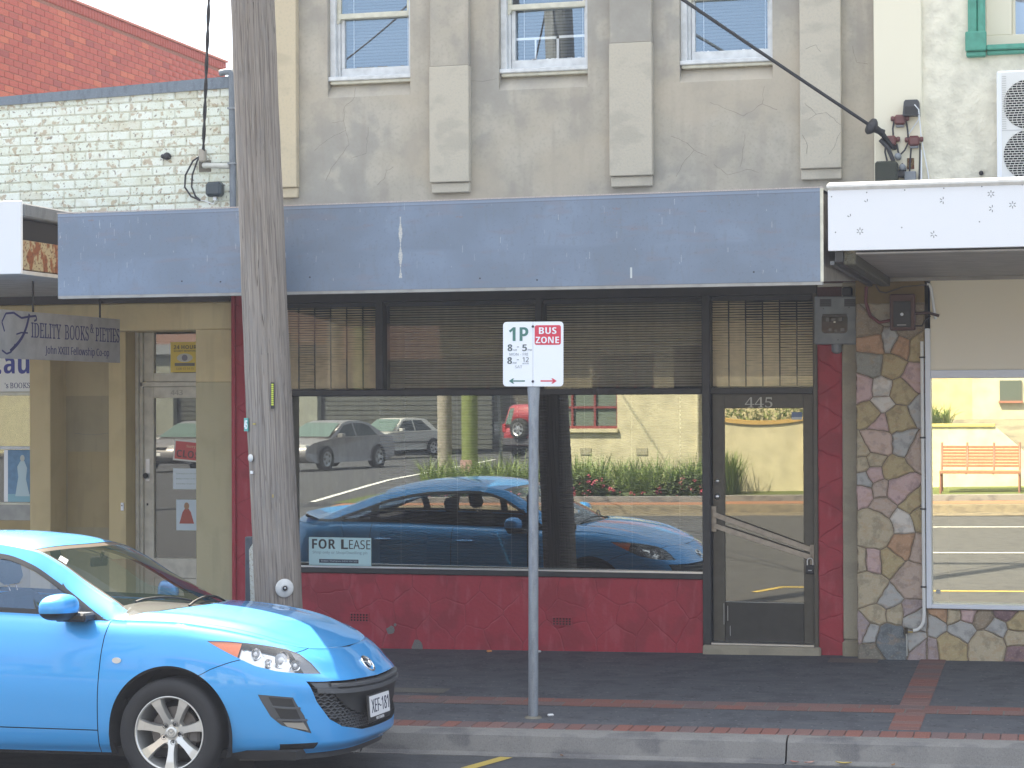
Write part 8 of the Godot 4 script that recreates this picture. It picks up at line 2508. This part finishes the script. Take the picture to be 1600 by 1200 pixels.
	var wagon := {"name": "red_four_wheel_drive", "w": 0.90, "belt": 1.05, "roof": 1.80, "r": 0.36, "axles": [1.35, -1.30],
		"body": [[2.1, 0.45], [2.15, 0.75], [1.9, 1.0], [1.0, 1.06], [-2.1, 1.06], [-2.2, 0.95], [-2.2, 0.48], [-1.8, 0.38], [1.9, 0.38]],
		"cabin": [[1.05, 1.05], [0.45, 1.72], [0.2, 1.80], [-1.9, 1.80], [-2.08, 1.70], [-2.18, 1.05]],
		"windows": [[[0.75, 1.10], [0.40, 1.62], [-0.3, 1.68], [-0.3, 1.10]], [[-0.4, 1.10], [-0.4, 1.68], [-1.2, 1.68], [-1.2, 1.10]], [[-1.3, 1.10], [-1.3, 1.68], [-1.85, 1.66], [-1.95, 1.10]]],
		"screens": [[1.0, 1.1, 0.5, 1.68], [-2.17, 1.12, -2.08, 1.68]],
		"bits": [["tail_lamp", Vector3(-2.23, 0.85, 0.72), Vector3(-2.12, 1.15, 0.86), tail, true], ["rear_bumper", Vector3(-2.32, 0.42, -0.86), Vector3(-2.1, 0.66, 0.86), mat(Color(0.06, 0.06, 0.07), 0.6), false], ["mirror", Vector3(0.5, 1.05, 0.88), Vector3(0.66, 1.22, 1.05), M.black, true]]}
	var suv := far_car("red four wheel drive with a spare wheel on its back in the side street", Vector3(-17.6, 0.13, 53.0), -PI / 2 + 0.28, redp, wagon)
	var spare := obj("spare_wheel", null, M.black, suv)
	var turn := Transform3D(Basis(Vector3.BACK, PI / 2), Vector3(-2.24, 0.98, 0.05))
	var st := mb(); lathe(st, [Vector2(0.22, 0.0), Vector2(0.36, 0.0), Vector2(0.36, 0.17), Vector2(0.33, 0.2), Vector2(0.23, 0.2)], 28, turn)
	obj("tyre", st, mat(Color(0.02, 0.022, 0.021), 0.8), spare)
	var sr := mb(); lathe(sr, [Vector2(0.235, 0.2), Vector2(0.2, 0.17), Vector2(0.08, 0.19), Vector2(0.0, 0.19)], 28, turn)
	obj("rim", sr, metal(Color(0.6, 0.6, 0.6), 0.35), spare)
	for k in 6:
		var sl2 := mb(); var a2 := TAU * k / 6.0
		lathe(sl2, [Vector2(0, 0.196), Vector2(0.042, 0.196)], 10, turn * Transform3D(Basis(), Vector3(cos(a2) * 0.145, 0, sin(a2) * 0.145)))
		obj("opening", sl2, M.dark, spare)
	var s2 := sedan.duplicate(); s2.name = "grey_sedan"
	far_car("grey sedan facing the shops beside the red four wheel drive", Vector3(-24.2, 0.25, 67.0), PI / 2 + 0.30, mat(Color(0.36, 0.36, 0.37), 0.3), s2)
	# bare branch over the street
	var bt := thing("bare_tree", "bare limbed street tree across the road", "tree", Vector3(-13.5, 0.2, 18.8))
	var bark := mat(Color(0.26, 0.22, 0.18), 0.9, T.soft, 1.0)
	rod("trunk", [Vector3.ZERO, Vector3(0.1, 2.5, 0), Vector3(-0.1, 5.0, 0.1), Vector3(0.3, 8.0, 0.0)], [0.24, 0.2, 0.16, 0.06], bark, bt, 12)
	for k in 16:
		var y0 := r.randf_range(3.6, 7.2); var a3 := r.randf() * TAU; var l := r.randf_range(1.2, 2.8)
		var d3 := Vector3(cos(a3), 0.35, sin(a3))
		rod("limb", [Vector3(0, y0, 0), Vector3(0, y0, 0) + d3 * l * 0.5, Vector3(0, y0, 0) + d3 * l + Vector3(0, 0.5, 0)], [0.06, 0.035, 0.01], bark, bt, 6)

func prism_roof(h: Node3D):
	var m := mb()
	quad(m, Vector3(-14.5, 3.8, -0.6), Vector3(-10, 6.4, 4), Vector3(12, 6.4, 4), Vector3(16.5, 3.8, -0.6))
	tri(m, Vector3(-14.5, 3.8, 8.6), Vector3(-10, 6.4, 4), Vector3(-14.5, 3.8, -0.6))
	tri(m, Vector3(16.5, 3.8, -0.6), Vector3(12, 6.4, 4), Vector3(16.5, 3.8, 8.6))
	quad(m, Vector3(16.5, 3.8, 8.6), Vector3(12, 6.4, 4), Vector3(-10, 6.4, 4), Vector3(-14.5, 3.8, 8.6))
	obj("roof", m, mat(Color(0.16, 0.085, 0.06), 0.9, T.fine, 1.0), h)

func _ready():
	rng.seed = 20240
	sky_and_camera()
	make_materials()
	ground()
	grey_shop()
	bookshop()
	red_building()
	stone_shop()
	far_side()
	timber_pole()
	parking_sign()
	cables()
	blue_car()
	litter()
